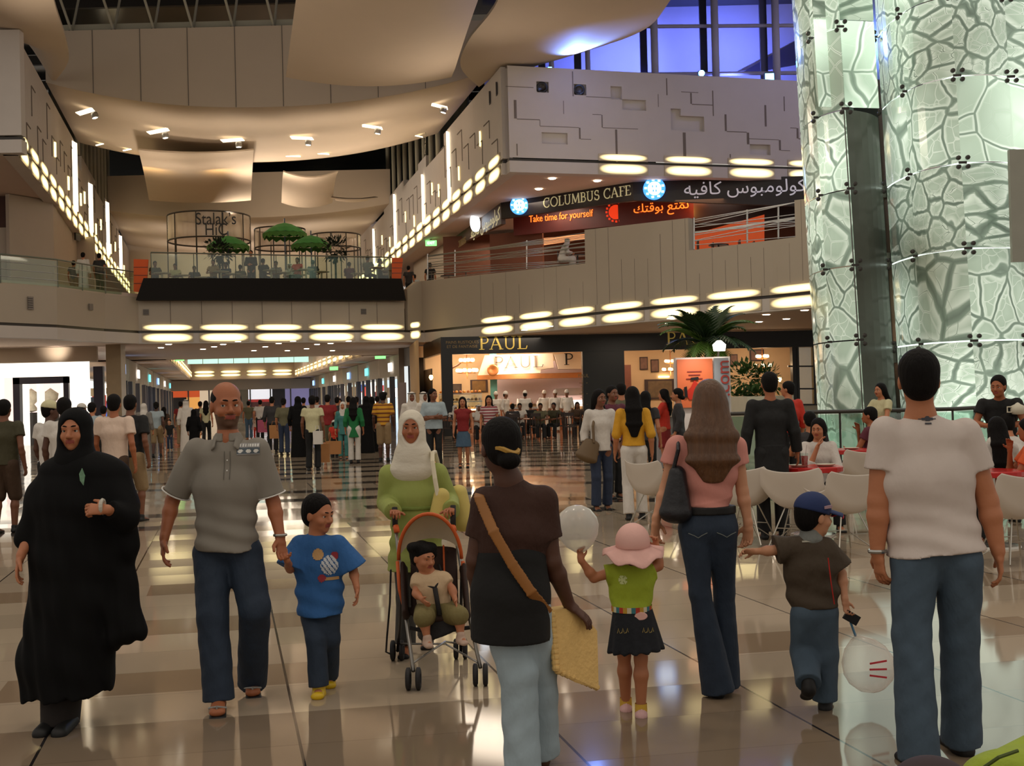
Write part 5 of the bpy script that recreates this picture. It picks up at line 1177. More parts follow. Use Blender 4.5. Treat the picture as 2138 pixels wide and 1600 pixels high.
c = V((xat(1678, 13.1), 13.1, .76)); r = empty('drink_glass', c, 'tall glass of red drink with straw on the red table', 'glass'); MB().lathe([(.0, 0), (.03, 0), (.04, .12), (0, .12)], c, 12).build('red_drink', M('red_juice', (170, 20, 18), .2, .05, 4), r, smooth=True); MB().lathe([(.032, 0), (.043, .15)], c, 12).build('glass', GLASS, r); MB().tube([c+V((0, 0, .05)), c+V((.03, 0, .24))], .005, 5).build('straw', WH, r)
for dx, l in ((-.16, 'white plate at left on red table'), (.13, 'white plate with cutlery at right on the red table')):
    MB().lathe([(0, .768), (.08, .768), (.11, .785), (.08, .764)], (xat(1692, 13.2)+dx, 13.1, 0), 18).build('plate', WT, label=l, cat='plate')
MB().lathe([(0, .768), (.08, .768), (.11, .785), (.08, .764)], (xat(1772, 16.6), 16.5, 0), 18).build('plate', WT, label='white plate on the farther red table', cat='plate')
# bakery terrace: dark chairs and tables
DW = M('dark_chair_wood', (40, 22, 14), .4, .2, 10); OAK = M('honey_table_wood', (130, 74, 34), .4, .2, 6)
def wood_chair(x, y, rz, r=None):
    R = Matrix.Rotation(rz, 3, 'Z'); L = lambda p: V((x, y, 0))+R @ V(p)
    r = empty('terrace_chair', (x, y, 0), 'dark wooden chair on the bakery terrace', 'chair', 'dark wooden terrace chairs')
    MB().box(L((0, 0, .45)), (.42, .42, .04), rot=R).build('seat', DW, r)
    for sx in (-1, 1):
        MB().tube([L((sx*.18, -.18, 0)), L((sx*.18, -.18, .45))], .02, 6).build('leg', DW, r); MB().tube([L((sx*.18, .18, 0)), L((sx*.18, .2, .5)), L((sx*.18, .26, .95))], .02, 6).build('leg', DW, r)
    m = MB(); m.box(L((0, .25, .9)), (.4, .03, .12), rot=R)
    for k in range(3): m.box(L((-.1+k*.1, .23, .68)), (.03, .02, .36), rot=R)
    m.build('backrest', DW, r); return r
def wood_table(x, y, label):
    r = empty('terrace_table', (x, y, 0), label, 'table', 'terrace tables'); MB().box((x, y, .74), (.75, .75, .04)).build('tabletop', OAK, r)
    for sx in (-1, 1):
        for sy in (-1, 1): MB().tube([(x+sx*.32, y+sy*.32, 0), (x+sx*.32, y+sy*.32, .72)], .025, 6).build('leg', DW, r)
TS = [(1115, 44), (1165, 45), (1015, 43.5), (935, 45.5), (1220, 46)]
for i, (u, Y) in enumerate(TS):
    x = xat(u, Y); wood_table(x, Y, 'small square wooden table on the bakery terrace')
    wood_chair(x-.62, Y+.05, 1.57); wood_chair(x+.62, Y+.0, -1.57); wood_chair(x+.05, Y-.65, 3.1)
for k, u in enumerate((1075, 1190, 1060, 1245)):
    wood_chair(xat(u, 42.5+k*.4), 42.5+k*.4, random.uniform(2.6, 3.6))
# ================================================================== BALLOONS, BAG AT THE CORNER
def balloon_mat(name, rgb, a):
    m, nt, b = newmat(name); b.inputs['Base Color'].default_value = (*lin(rgb), 1); b.inputs['Roughness'].default_value = .2; N = nt.nodes; L = nt.links
    lw = N.new('ShaderNodeLayerWeight'); lw.inputs[0].default_value = .35; nz = N.new('ShaderNodeTexNoise'); nz.inputs['Scale'].default_value = 6
    X.nt = nt; al = (X(lw.outputs['Facing'])*.5+a)+(X(nz.outputs['Fac'])*.06); L.new((al.min(1.0)).k, b.inputs['Alpha']); return m
def balloon(u, v, rpx, Y, label, mat, knot=(0, -1), hand=None, mark=None):
    c = W(u, v, Y); R = rpx*Y/2500; r = empty('balloon', c, label, 'balloon')
    d = V((knot[0], 0, knot[1])).normalized(); Rm = d.to_track_quat('-Z', 'Y').to_matrix()
    prof = [(0, 1.08), (.35, 1.02), (.7, .8), (.95, .4), (1.0, .05), (.9, -.4), (.62, -.82), (.28, -1.08), (.06, -1.2), (.1, -1.27)]
    MB().lathe([(a*R, z*R) for a, z in prof], c, 28, Rm).build('skin', mat, r, smooth=True)
    k = c+d*R*1.2
    if hand is not None: MB().tube([k, hand], .006, 5).build('stick', M('blue_stick', (90, 150, 190), .5, .05, 5), r)
    if mark:
        m = MB(); 
        for i in range(3): m.box(c+V((random.uniform(-.02, .02), -R*1.0, .04-.035*i)), (.085, .004, .009), rot=Matrix.Rotation(.15*(i-1), 3, 'Y'))
        m.build('red_print', M('faint_red_print', (206, 60, 70), .5, .2, 9), r)
    return r
BW_ = balloon_mat('milky_balloon', (225, 222, 214), .42); BC_ = balloon_mat('clear_balloon', (232, 214, 200), .12)
balloon(1206, 1103, 45, 6.0, 'milky white balloon held up by the girl in pink hat', BW_, (.1, -1), hand=W(1207, 1158, 6.0))
balloon(1812, 1388, 54, 6.05, 'clear balloon with red print beside the small boy', BC_, (-.4, 1), hand=W(1776, 1300, 6.0), mark=True)
# ================================================================== PEOPLE: a small implicit-surface modeller
def nrm(v): v = V(v); return v.normalized() if v.length > 1e-9 else V((0, 0, 1))
class Sdf:
    def __init__(s, vox=.006): s.ops = []; s.vox = vox; s.disp = None
    def cap(s, p0, p1, a0, b0=None, a1=None, b1=None, side=(1, 0, 0), k=.02, flat=0, sub=False):
        b0 = a0 if b0 is None else b0; a1 = a0 if a1 is None else a1; b1 = (b0 if a1 == a0 else a1) if b1 is None else b1
        s.ops.append(('cap', np.array(p0, float), np.array(p1, float), (a0, b0, a1, b1), np.array(side, float), k, flat, sub)); return s
    def ell(s, c, r, R=None, k=.02, sub=False):
        R = np.array(R) if R is not None else np.eye(3); s.ops.append(('ell', np.array(c, float), np.array(r, float), R, k, sub)); return s
    def cut(s, p, n, k=.004): s.ops.append(('cut', np.array(p, float), np.array(nrm(n), float), k)); return s
    def mesh(s):
        vx = s.vox; lo = np.full(3, 1e9); hi = -lo
        for o in s.ops:
            if o[0] == 'cap' and not o[7]:
                m = max(o[3]); lo = np.minimum(lo, np.minimum(o[1], o[2])-m); hi = np.maximum(hi, np.maximum(o[1], o[2])+m)
            if o[0] == 'ell' and not o[5]: m = max(o[2]); lo = np.minimum(lo, o[1]-m); hi = np.maximum(hi, o[1]+m)
        lo -= 3*vx+.01; hi += 3*vx+.01; n = np.ceil((hi-lo)/vx).astype(int)+1
        D = np.full(n, 9., np.float32); ax = [lo[i]+vx*np.arange(n[i]) for i in range(3)]
        for o in s.ops:
            if o[0] == 'cut':
                _, p, nn, k = o; d = ((ax[0]-p[0])*nn[0])[:, None, None]+((ax[1]-p[1])*nn[1])[None, :, None]+((ax[2]-p[2])*nn[2])[None, None, :]
                h = np.clip(.5+.5*(D-d)/k, 0, 1); D = (d*(1-h)+D*h+k*h*(1-h)).astype(np.float32); continue
            if o[0] == 'cap': _, p0, p1, (a0, b0, a1, b1), sd, k, flat, sub = o; m = max(a0, b0, a1, b1)+k+3*vx; l0 = np.minimum(p0, p1)-m; h0 = np.maximum(p0, p1)+m
            else: _, c, r, R, k, sub = o; m = max(r)+k+3*vx; l0 = c-m; h0 = c+m
            i0 = np.clip(np.floor((l0-lo)/vx).astype(int), 0, n); i1 = np.clip(np.ceil((h0-lo)/vx).astype(int)+1, 0, n)
            if (i1 <= i0).any(): continue
            gx = ax[0][i0[0]:i1[0]][:, None, None]; gy = ax[1][i0[1]:i1[1]][None, :, None]; gz = ax[2][i0[2]:i1[2]][None, None, :]
            if o[0] == 'cap':
                ba = p1-p0; L = np.linalg.norm(ba); w = ba/L if L > 1e-6 else np.array((0, 0, 1.)); sv = sd-w*sd.dot(w); nl = np.linalg.norm(sv)
                sv = sv/nl if nl > 1e-3 else np.array(V(w).orthogonal().normalized()); tv = np.cross(w, sv)
                X_ = gx-p0[0]; Y_ = gy-p0[1]; Z_ = gz-p0[2]
                t = X_*w[0]+Y_*w[1]+Z_*w[2]; u = X_*sv[0]+Y_*sv[1]+Z_*sv[2]; q = X_*tv[0]+Y_*tv[1]+Z_*tv[2]
                tc = np.clip(t, 0, L); f = tc/L if L > 1e-6 else tc*0; a = a0+(a1-a0)*f; b = b0+(b1-b0)*f; ex = t-tc; mn = np.minimum(a, b)
                if flat:
                    rad = (np.sqrt((u/a)**2+(q/b)**2)-1)*mn
                    if flat == 1: e1 = np.maximum(ex, 0); e0 = np.minimum(ex, 0); rad = (np.sqrt((u/a)**2+(q/b)**2+(e0/mn)**2)-1)*mn; d = np.maximum(rad, np.where(ex > 0, e1, t-L))
                    else: d = np.maximum(rad, np.where(ex == 0, -np.minimum(t, L-t), np.abs(ex)))
                else: d = (np.sqrt((u/a)**2+(q/b)**2+(ex/mn)**2)-1)*mn
            else:
                X_ = gx-c[0]; Y_ = gy-c[1]; Z_ = gz-c[2]
                u = (X_*R[0, 0]+Y_*R[1, 0]+Z_*R[2, 0])/r[0]; v = (X_*R[0, 1]+Y_*R[1, 1]+Z_*R[2, 1])/r[1]; w_ = (X_*R[0, 2]+Y_*R[1, 2]+Z_*R[2, 2])/r[2]
                k0 = np.sqrt(u*u+v*v+w_*w_); k1 = np.sqrt((u/r[0])**2+(v/r[1])**2+(w_/r[2])**2)+1e-9; d = k0*(k0-1)/k1
            S = D[i0[0]:i1[0], i0[1]:i1[1], i0[2]:i1[2]]
            if sub: d = -d; h = np.clip(.5+.5*(S-d)/k, 0, 1); S[...] = d*(1-h)+S*h+k*h*(1-h)
            else: h = np.clip(.5+.5*(d-S)/k, 0, 1); S[...] = d*(1-h)+S*h-k*h*(1-h)
        if s.disp is not None: D = D+s.disp(ax[0][:, None, None], ax[1][None, :, None], ax[2][None, None, :]).astype(np.float32)
        return nets(D, lo, vx)
def nets(D, lo, vx):
    S = D < 0; a, b, c = D.shape; cnt = np.zeros((a-1, b-1, c-1), np.int8)
    offs = [(x, y, z) for x in (0, 1) for y in (0, 1) for z in (0, 1)]
    for x, y, z in offs: cnt += S[x:a-1+x, y:b-1+y, z:c-1+z]
    act = (cnt > 0) & (cnt < 8); idx = np.argwhere(act); N = len(idx)
    if N == 0: return np.zeros((0, 3)), np.zeros((0, 4), int)
    vals = {o: D[idx[:, 0]+o[0], idx[:, 1]+o[1], idx[:, 2]+o[2]] for o in offs}
    acc = np.zeros((N, 3)); k = np.zeros(N)
    for o in offs:
        for d in range(3):
            if o[d]: continue
            p = list(o); p[d] = 1; va, vb = vals[o], vals[tuple(p)]; m = (va < 0) != (vb < 0)
            t = np.where(m, va/np.where(m, va-vb, 1), 0); pos = np.tile(np.array(o, float), (N, 1)); pos[:, d] += t; acc += pos*m[:, None]; k += m
    verts = (idx+acc/k[:, None])*vx+lo
    M_ = np.full(act.shape, -1, np.int64); M_[act] = np.arange(N); F = []
    for d in range(3):
        e1, e2 = [(1, 2), (2, 0), (0, 1)][d]; sl0 = [slice(0, None)]*3; s0 = [slice(None)]*3; s1 = [slice(None)]*3; s0[d] = slice(0, -1); s1[d] = slice(1, None)
        A, B = S[tuple(s0)], S[tuple(s1)]; E = np.argwhere(A != B)
        E = E[(E[:, e1] > 0) & (E[:, e2] > 0) & (E[:, e1] < D.shape[e1]-1) & (E[:, e2] < D.shape[e2]-1)]
        if not len(E): continue
        def cell(q1, q2): Q = E.copy(); Q[:, e1] -= q1; Q[:, e2] -= q2; return M_[Q[:, 0], Q[:, 1], Q[:, 2]]
        q = np.stack([cell(1, 1), cell(0, 1), cell(0, 0), cell(1, 0)], 1); flip = ~S[tuple(E.T)] if d is None else ~A[E[:, 0], E[:, 1], E[:, 2]]
        q[flip] = q[flip][:, ::-1]; F.append(q)
    F = np.concatenate(F); F = F[(F >= 0).all(1)]; return verts, F
def npmesh(name, verts, F, mats, parent, midx=None, **kw):
    org = np.array(WORLD_ORG(parent)) if parent is not None else np.zeros(3)
    me = bpy.data.meshes.new(name); me.vertices.add(len(verts)); me.vertices.foreach_set('co', (verts-org).astype(np.float32).ravel())
    me.loops.add(len(F)*4); me.loops.foreach_set('vertex_index', F.astype(np.int32).ravel()); me.polygons.add(len(F)); me.polygons.foreach_set('loop_start', np.arange(0, len(F)*4, 4, dtype=np.int32))
    try: me.polygons.foreach_set('loop_total', np.full(len(F), 4, np.int32))
    except Exception: pass
    mats = mats if isinstance(mats, (list, tuple)) else [mats]
    for m in mats: me.materials.append(m)
    if midx is not None: me.polygons.foreach_set('material_index', midx.astype(np.int32))
    me.polygons.foreach_set('use_smooth', np.ones(len(F), bool)); me.update(calc_edges=True); me.validate()
    o = bpy.data.objects.new(name, me); COL.objects.link(o)
    if parent is not None: o.parent = parent
    return tag(o, kw.get('label'), kw.get('cat'), kw.get('group'), kw.get('kind'))
# materials for people
def skinm(t): return M('skin_%d_%d_%d' % t, t, .55, .08, 9, bump=.06, bscale=60)
S_TAN, S_MID, S_DARK, S_PALE, S_BROWN = (180, 116, 80), (162, 96, 60), (84, 52, 38), (198, 142, 108), (122, 76, 52)
LIPM = M('lip_skin', (150, 70, 60), .5, .1, 9); HAIRB = M('black_hair', (16, 13, 12), .7, .3, 60, spec=.15, bump=.5, bscale=90, stretch=(1, 1, .12)); HAIRBR = M('brown_hair', (92, 60, 34), .4, .45, 50, bump=.5, bscale=90, stretch=(1, 1, .06))
STUB = M('stubble_skin', (98, 68, 50), .7, .2, 40); EYEW = M('eye_white', (214, 206, 196), .25, .03, 9); IRIS = M('dark_iris', (24, 16, 12), .15, .1, 9)
def cloth(rgb, name=None, rough=.8, bump=.9, sc=7, stretch=(1, 1, .5), var=.08): return M(name or 'cloth_%d_%d_%d' % tuple(rgb), rgb, rough, var, sc, bump=bump, bscale=sc*2.2, stretch=stretch)
DENIM = M('dark_denim', (34, 48, 66), .8, .28, 9, bump=.9, bscale=14, stretch=(1, 1, .5)); DENIML = M('pale_denim', (158, 176, 186), .8, .22, 7, bump=1.0, bscale=10, stretch=(1, 1, .5)); DENIMM = M('mid_denim', (66, 84, 100), .8, .26, 7, bump=1.0, bscale=10, stretch=(1, 1, .5))
SHOEB = M('black_shoe_leather', (14, 13, 13), .6, .15, 12)
# template joints of a 1.75 m adult facing +Y, +X is the person's right
def pose(H=1.75, walk=0.0, seat=False, arms='down', fem=False, lean=0.0):
    J = dict(pelvis=(0, 0, .95), chest=(0, 0, 1.27), neck=(0, -.01, 1.465), head=(0, .02, 1.635), hr=(.088, 0, .91), hl=(-.088, 0, .91),
             kr=(.095, .03+.17*walk, .49), kl=(-.095, .03-.06*walk, .485), ar=(.095, .16*walk-.01, .085), al=(-.095, -.26*walk-.01, .085+.06*abs(walk)))
    sw = .165 if fem else .185
    J.update(sr=(sw, 0, 1.415), sl=(-sw, 0, 1.415), er=(sw+.06, -.04-.1*walk, 1.13), el=(-sw-.06, -.03+.08*walk, 1.13), wr=(sw+.075, .05-.16*walk, .885), wl=(-sw-.075, .07+.14*walk, .89))
    if arms == 'cross': J.update(er=(sw+.06, .02, 1.14), el=(-sw-.06, .02, 1.14), wr=(-.06, .2, 1.17), wl=(.06, .22, 1.13))
    if arms == 'front': J.update(er=(sw+.04, .02, 1.14), el=(-sw-.04, .02, 1.14), wr=(.06, .26, 1.12), wl=(-.06, .26, 1.12))
    if arms == 'bag': J.update(er=(sw+.06, -.02, 1.13), wr=(sw+.1, .05, .9), el=(-sw-.07, -.02, 1.13), wl=(-sw-.1, .02, .88))
    if arms == 'face': J.update(er=(sw+.02, .2, 1.12), wr=(.06, .2, 1.42), el=(-sw-.04, .16, 1.12), wl=(-.1, .34, 1.13))
    if arms == 'table': J.update(er=(sw+.08, .14, 1.16), wr=(.1, .34, 1.14), el=(-sw-.08, .14, 1.16), wl=(-.1, .34, 1.14))
    if seat:
        for k in ('pelvis', 'chest', 'neck', 'head', 'hr', 'hl', 'sr', 'sl', 'er', 'el', 'wr', 'wl'): x, y, z = J[k]; J[k] = (x, y, z-.40)
        J['kr'] = (.12, .43, .50); J['kl'] = (-.12, .43, .50); J['ar'] = (.12, .40, .085); J['al'] = (-.12, .46, .085)
    if lean:
        for k in ('chest', 'neck', 'head', 'sr', 'sl', 'er', 'el', 'wr', 'wl'): x, y, z = J[k]; J[k] = (x, y+lean*(z-J['pelvis'][2]), z-abs(lean)*.25*(z-J['pelvis'][2]))
    s = H/1.75; return {k: V(v)*s for k, v in J.items()}
class Fig:
    """one person: joints J in the hall, body size s, head size hs, body and face directions"""
    def __init__(F, J, s, bdir, fdir, label, skin=S_TAN, hs=None, vox=.006, cat='person', group=None, fup=(0, 0, 1), name='person', fat=1.0, base=None, fingers=True, hands=None):
        F.J = J; F.s = s; F.hs = hs or s; F.b = nrm((bdir[0], bdir[1], 0)); F.side = F.b.cross(V((0, 0, 1))); F.vox = vox; F.fat = fat; F.sk = skinm(skin)
        f = nrm(fdir); up = nrm(fup); sd = nrm(f.cross(up)); up = sd.cross(f); F.HR = Matrix((sd, f, up)).transposed(); F.fingers = fingers; F.hands = hands or {}
        if base is not None and abs(base.z) < .01:      # planted feet stand on the floor
            for q in 'rl':
                if J['a'+q].z < .085*s+.085: J['a'+q].z = .066*s
                if 't'+q in J and J['t'+q].z < .03*s+.10 and J['a'+q].z < .09: J['t'+q].z = .026*s
        zmin = min(J['ar'].z, J['al'].z)-.085*s; bs = base or V((J['pelvis'].x, J['pelvis'].y, zmin)); F.root = empty(name, bs, label, cat, group)
    def h(F, x, y, z): return F.J['head']+F.HR @ V((x, y, z))*F.hs     # point in head space (right, forward, up)
    def hand(F, S, w, d, n, ts, sc, curl=.35, spread=0.0):
        d = nrm(d); n = nrm(V(n)-d*V(n).dot(d)); t = d.cross(n)*ts
        S.cap(w-d*.01*sc, w+d*.03*sc, .027*sc, .02*sc, side=t, k=.012); S.cap(w+d*.03*sc, w+d*.082*sc, .033*sc, .0145*sc, .036*sc, .013*sc, side=t, k=.01)
        fr = max(.0085*sc, F.vox*1.05)
        for i, (o, L) in enumerate(((.029, .066), (.0105, .076), (-.0085, .071), (-.027, .056))):
            p = w+d*.084*sc+t*o*sc; a = curl*(.8+.18*i); dd = d+t*(o*2.2)*(1+spread)
            for q, fl in enumerate((.46, .3, .26)):
                ang = a*(q+.6); e = p+(nrm(dd)*math.cos(ang)+n*math.sin(ang))*L*fl*sc*1.05; S.cap(p, e, fr*(1-.1*q), k=.003); p = e
        p = w+d*.028*sc+t*.028*sc; e = p+(t*.75+d*.6+n*.25).normalized()*.036*sc; S.cap(p, e, .0125*sc, a1=.0105*sc, k=.008); e2 = e+(t*.3+d*.85+n*.35).normalized()*.032*sc; S.cap(e, e2, .0102*sc, a1=.0085*sc, k=.003)
    def body(F, arms=True, legs=True, feet=True, face=True, arm_w=1.0, leg_w=1.0, bare_legs=False, stubble=False, neck_w=1.0):
        J, s, hs = F.J, F.s, F.hs; S = Sdf(F.vox); h = F.h; R = np.array(F.HR)
        S.ell(h(0, -.014, .032), np.array((.077, .097, .088))*hs, R, .01); S.ell(h(0, .02, -.03), np.array((.063, .073, .086))*hs, R, .03); S.ell(h(0, .034, -.074), np.array((.044, .046, .036))*hs, R, .025)
        if face:
            fv = .006
            S.ell(h(0, .066, -.096), np.array((.02, .018, .016))*hs, R, .014)
            for x in (-1, 1):
                S.ell(h(x*.031, .104, .0), np.array((.019, .017, .011))*hs, R, .014, sub=True); S.ell(h(x*.042, .06, -.035), np.array((.02, .026, .02))*hs, R, .02)
                S.ell(h(x*.077, -.006, -.012), np.array((.010, .020, .031))*hs, R, .008); S.ell(h(x*.011, .098, -.036), np.array((.009, .010, .008))*hs, R, .008)
            S.cap(h(-.036, .082, .019), h(.036, .082, .019), .011*hs, k=.016); S.cap(h(0, .088, .004), h(0, .112, -.030), .008*hs, a1=.0125*hs, k=.012)
            S.cap(h(-.019, .0825, -.056), h(.019, .0825, -.056), .0085*hs, .0075*hs, k=.009); S.cap(h(-.015, .081, -.067), h(.015, .081, -.067), .0095*hs, .008*hs, k=.008)
        else:
            for x in (-1, 1): S.ell(h(x*.077, -.006, -.012), np.array((.011, .021, .032))*hs, R, .008)
            S.cap(h(0, .085, .0), h(0, .108, -.030), .011*hs, k=.01)
        S.cap(h(0, -.022, -.05), J['neck'], .050*s*neck_w, .053*s*neck_w, .056*s*neck_w, .056*s*neck_w, side=F.side, k=.03)
        nk = J['neck']; S.cap(nk-V((0, 0, .02*s)), (J['sr']+J['sl'])/2+V((0, 0, -.03*s)), .06*s, .055*s, .13*s, .06*s, side=F.side, k=.04)
        S.cap(J['sr'], J['sl'], .050*s, k=.03); S.cap(J['chest']+V((0, 0, .06*s)), J['pelvis']+V((0, 0, .08*s)), .135*s, .080*s, .095*s, .065*s, side=F.side, k=.05)
        S.cap(J['hr']+V((0, 0, .01*s)), J['hl']+V((0, 0, .01*s)), .062*s, k=.03)
        for q in 'rl':
            sh, e, w = J['s'+q], J['e'+q], J['w'+q]; aw = arm_w*s
            if arms:
                S.cap(sh, e, .047*aw, a1=.037*aw, k=.02); m = e.lerp(w, .3); S.cap(e, m, .036*aw, a1=.039*aw, k=.015); S.cap(m, w, .038*aw, .037*aw, .025*aw, .022*aw, side=F.side, k=.015)
                hd = F.hands.get(q, {}); d = hd.get('d', nrm((w-e).normalized()+V((0, 0, -.15)))); ins = F.side*(-1 if q == 'r' else 1)
                n = hd.get('n', ins*.9+F.b*.1); t_sign = hd.get('t', None)
                dd = nrm(d); nn = nrm(V(n)-dd*V(n).dot(dd)); ts = 1 if dd.cross(nn).dot(hd.get('thumb', F.b)) > 0 else -1
                F.hand(S, w, d, n, ts, s*hd.get('sc', 1.0), hd.get('curl', .32), hd.get('spread', 0))
            if legs:
                hp, kn, an = J['h'+q], J['k'+q], J['a'+q]; lw = leg_w*s
                S.cap(hp, kn, (.066 if lw <= s else .08)*lw, a1=.046*lw, k=.03); mm = kn.lerp(an, .32)-F.b*.012*s; S.cap(kn, mm, .046*lw, a1=.05*lw, k=.02); S.cap(mm, an, .052*lw, a1=.034*lw, k=.02)
                if feet:
                    t = J.get('t'+q, an+F.b*.15*s+V((0, 0, -.05*s))); S.cap(an+V((0, 0, -.02*s)), t, .034*s, .032*s, .042*s, .02*s, side=F.side, k=.02); S.ell(an-F.b*.03*s-V((0, 0, .045*s)), np.array((.032, .035, .035))*s, None, .02)
        vt, fc = S.mesh(); mats = [F.sk]; mi = None
        c = vt[fc].mean(1); hl = (c-np.array(J['head'])) @ R/hs; mi = np.zeros(len(fc))
        if face:
            mats.append(LIPM); L = (np.abs(hl[:, 0]) < .024) & (np.abs(hl[:, 2]+.061) < .0125-.2*np.abs(hl[:, 0])**1.0*.4) & (hl[:, 1] > .07); mi[L] = 1
            if stubble:
                mats.append(STUB); B = (hl[:, 2] < -.045) & (hl[:, 2] > -.125) & (hl[:, 1] > .0) & ~L & ((hl[:, 2] < -.072) | (np.abs(hl[:, 0]) > .028) | (hl[:, 2] > -.05)); B &= ~((np.abs(hl[:, 0]) > .028) & (hl[:, 2] > -.058) & (hl[:, 1] > .055)); mi[B] = 2
        npmesh('body', vt, fc, mats, F.root, mi)
        if face and F.vox < .013: F.eyes()
        return F
    def eyes(F):
        hs = F.hs; g = V(getattr(F, 'gaze', (0, 1, 0)))
        for x in (-1, 1):
            c = F.h(x*.031, .0745, .0); m = MB(); R = F.HR
            m.lathe([(.0128*math.sin(a)*hs, .0128*math.cos(a)*hs) for a in np.linspace(0, math.pi, 9)], c, 14, R @ Matrix.Rotation(-math.pi/2, 3, 'X')); nf = len(m.f); m.cur = 1
            gd = nrm(R @ (g+V((0, 0, -.03)))); q = gd.to_track_quat('Z', 'Y').to_matrix(); m.lathe([(0, .0136*hs), (.006*hs, .0120*hs), (.0064*hs, .0098*hs)], c, 12, q)
            m.build('eye', [EYEW, IRIS], F.root, smooth=True)
            b = MB(); pts = [F.h(x*(.012+.011*i), .0975-.0012*i*i*1.6, .0235+(.003 if i in (1, 2) else 0)-.002*(i == 3)) for i in range(4)]; b.tube(pts, [.0028*hs, .0042*hs, .004*hs, .002*hs], 6); b.build('eyebrow', HAIRB, F.root)
            l = MB(); pts = [F.h(x*(.016+.010*i), .0905-.001*i*i, .0075-.0016*abs(i-1.5)) for i in range(4)]; l.tube(pts, .0026*hs, 6); l.build('eyelid', F.sk, F.root)
    def hair(F, style='short', mat=HAIRB, length=.45, width=.12, vox=None, hole=True, part=None):
        S = Sdf(vox or max(F.vox, .006)); h = F.h; hs = F.hs; R = np.array(F.HR)
        if style == 'bald':
            S.ell(h(0, -.014, .030), np.array((.0785, .0985, .0885))*hs, R, .01); S.ell(h(0, .05, .09), np.array((.070, .12, .068))*hs, R, .015, sub=True); S.cut(h(0, 0, -.045), F.HR @ V((0, .45, -1))); S.cut(h(0, .05, 0), F.HR @ V((0, 1, 0)))
        else:
            S.ell(h(0, -.022, .042), np.array((.087, .104, .094))*hs, R, .01)
            if style in ('short', 'crop', 'cap'):
                S.ell(h(0, -.05, -.01), np.array((.078, .07, .085))*hs, R, .02); S.ell(h(0, .088, -.03), np.array((.085, .066, .105))*hs, R, .012, sub=True); S.ell(h(0, .03, -.10), np.array((.12, .075, .07))*hs, R, .012, sub=True)
            elif style == 'bun':
                S.ell(h(0, -.05, -.01), np.array((.08, .07, .075))*hs, R, .02); S.ell(h(0, -.11, -.055), np.array((.05, .045, .04))*hs, R, .012); S.ell(h(0, .09, -.03), np.array((.08, .065, .10))*hs, R, .012, sub=True)
            elif style == 'long':
                S.ell(h(0, -.03, -.0), np.array((.094, .088, .11))*hs, R, .02); p0 = h(0, -.055, -.02); bk = -F.b; p1 = J_back = V((F.J['neck'].x, F.J['neck'].y, F.J['neck'].z))+bk*.105*F.s; p2 = p1+V((0, 0, -length*.55))+bk*.02*F.s; p3 = p1+V((0, 0, -length))+bk*.012*F.s
                S.cap(p0, p1, .096*hs, .07*hs, width*1.05, .05*hs, side=F.side, k=.03); S.cap(p1, p2, width*1.05, .045*hs, width, .035*hs, side=F.side, k=.02); S.cap(p2, p3, width, .034*hs, width*.45, .018*hs, side=F.side, k=.02)
                S.ell(h(0, .095, -.045), np.array((.064, .07, .12))*hs, R, .012, sub=True)
            elif style == 'fluffy':
                for i in range(9): a = i*.7; S.ell(h(.065*math.sin(a*1.9), -.02+.05*math.cos(a*2.3), .06+.03*math.sin(a*3.1)), np.array((.05, .05, .045))*hs, R, .015)
                S.ell(h(0, -.05, -.01), np.array((.085, .07, .08))*hs, R, .02); S.ell(h(0, .09, -.04), np.array((.074, .066, .09))*hs, R, .012, sub=True)
        return npmesh('hair', *S.mesh(), mat, F.root)
    def scarf(F, mat, drape=.26, width=.17, vox=None, depth=.12, tight=1.0, name='headscarf', back=True, open_=(.066, .098)):
        S = Sdf(vox or max(F.vox, .0065)); h = F.h; hs = F.hs; s = F.s; R = np.array(F.HR); J = F.J
        S.ell(h(0, -.012, .028), np.array((.096, .112, .104))*hs*tight, R, .01); S.ell(h(0, .008, -.05), np.array((.088, .098, .09))*hs*tight, R, .03); c = J['neck']+V((0, 0, -.01*s))+F.b*.012*s
        S.cap(h(0, .0, -.07), c, .09*hs, .09*hs, width*.72*s, .10*s, side=F.side, k=.04); e = c+V((0, 0, -drape)); S.cap(c, e, width*.72*s, .10*s, width*s, depth*s, side=F.side, k=.03)
        for z, r in ((-.13, .088), (-.155, .1)):     # folds wrapped under the chin
            S.cap(h(-.05, .045, z+.02), h(.05, .05, z-.005), .02*hs, k=.012)
        S.ell(h(0, .135, -.024), np.array((open_[0], .115, open_[1]))*hs, R, .008, sub=True)
        return npmesh(name, *S.mesh(), mat, F.root)
    def top(F, mat, hem=None, slv=.5, off=.014, waist=.135, hemw=.165, dep=.11, chestw=.165, slw=1.25, name='shirt', neckr=.066, vneck=0.0, tilt=0.0, vox=None, cuff=None, collar=False, shoulders=True, belly=0.0, folds=0.0, slflare=1.0):
        """shirt: hem = drop below pelvis joint (m, +down), slv = share of the arm covered (0..2, 1 = elbow)"""
        J, s = F.J, F.s; S = Sdf(vox or max(F.vox*1.15, .007)); sd = F.side; hem = .06 if hem is None else hem; P = J['pelvis']; C = J['chest']; fa = F.fat
        sm = (J['sr']+J['sl'])/2; axis = nrm(sm-P); H = P+V((0, 0, -hem*s)) if abs(axis.z) > .3 else P
        wm = P.lerp(C, .38); S.cap(C, wm, chestw*s*fa, (.108+off*.5)*s*fa, (waist+off)*s*fa, (.092+off+belly)*s*fa, side=sd, k=.04)
        S.cap(wm, H, (waist+off)*s*fa, (.092+off+belly)*s*fa, hemw*s*fa, dep*s*fa, side=sd, k=.012, flat=1)
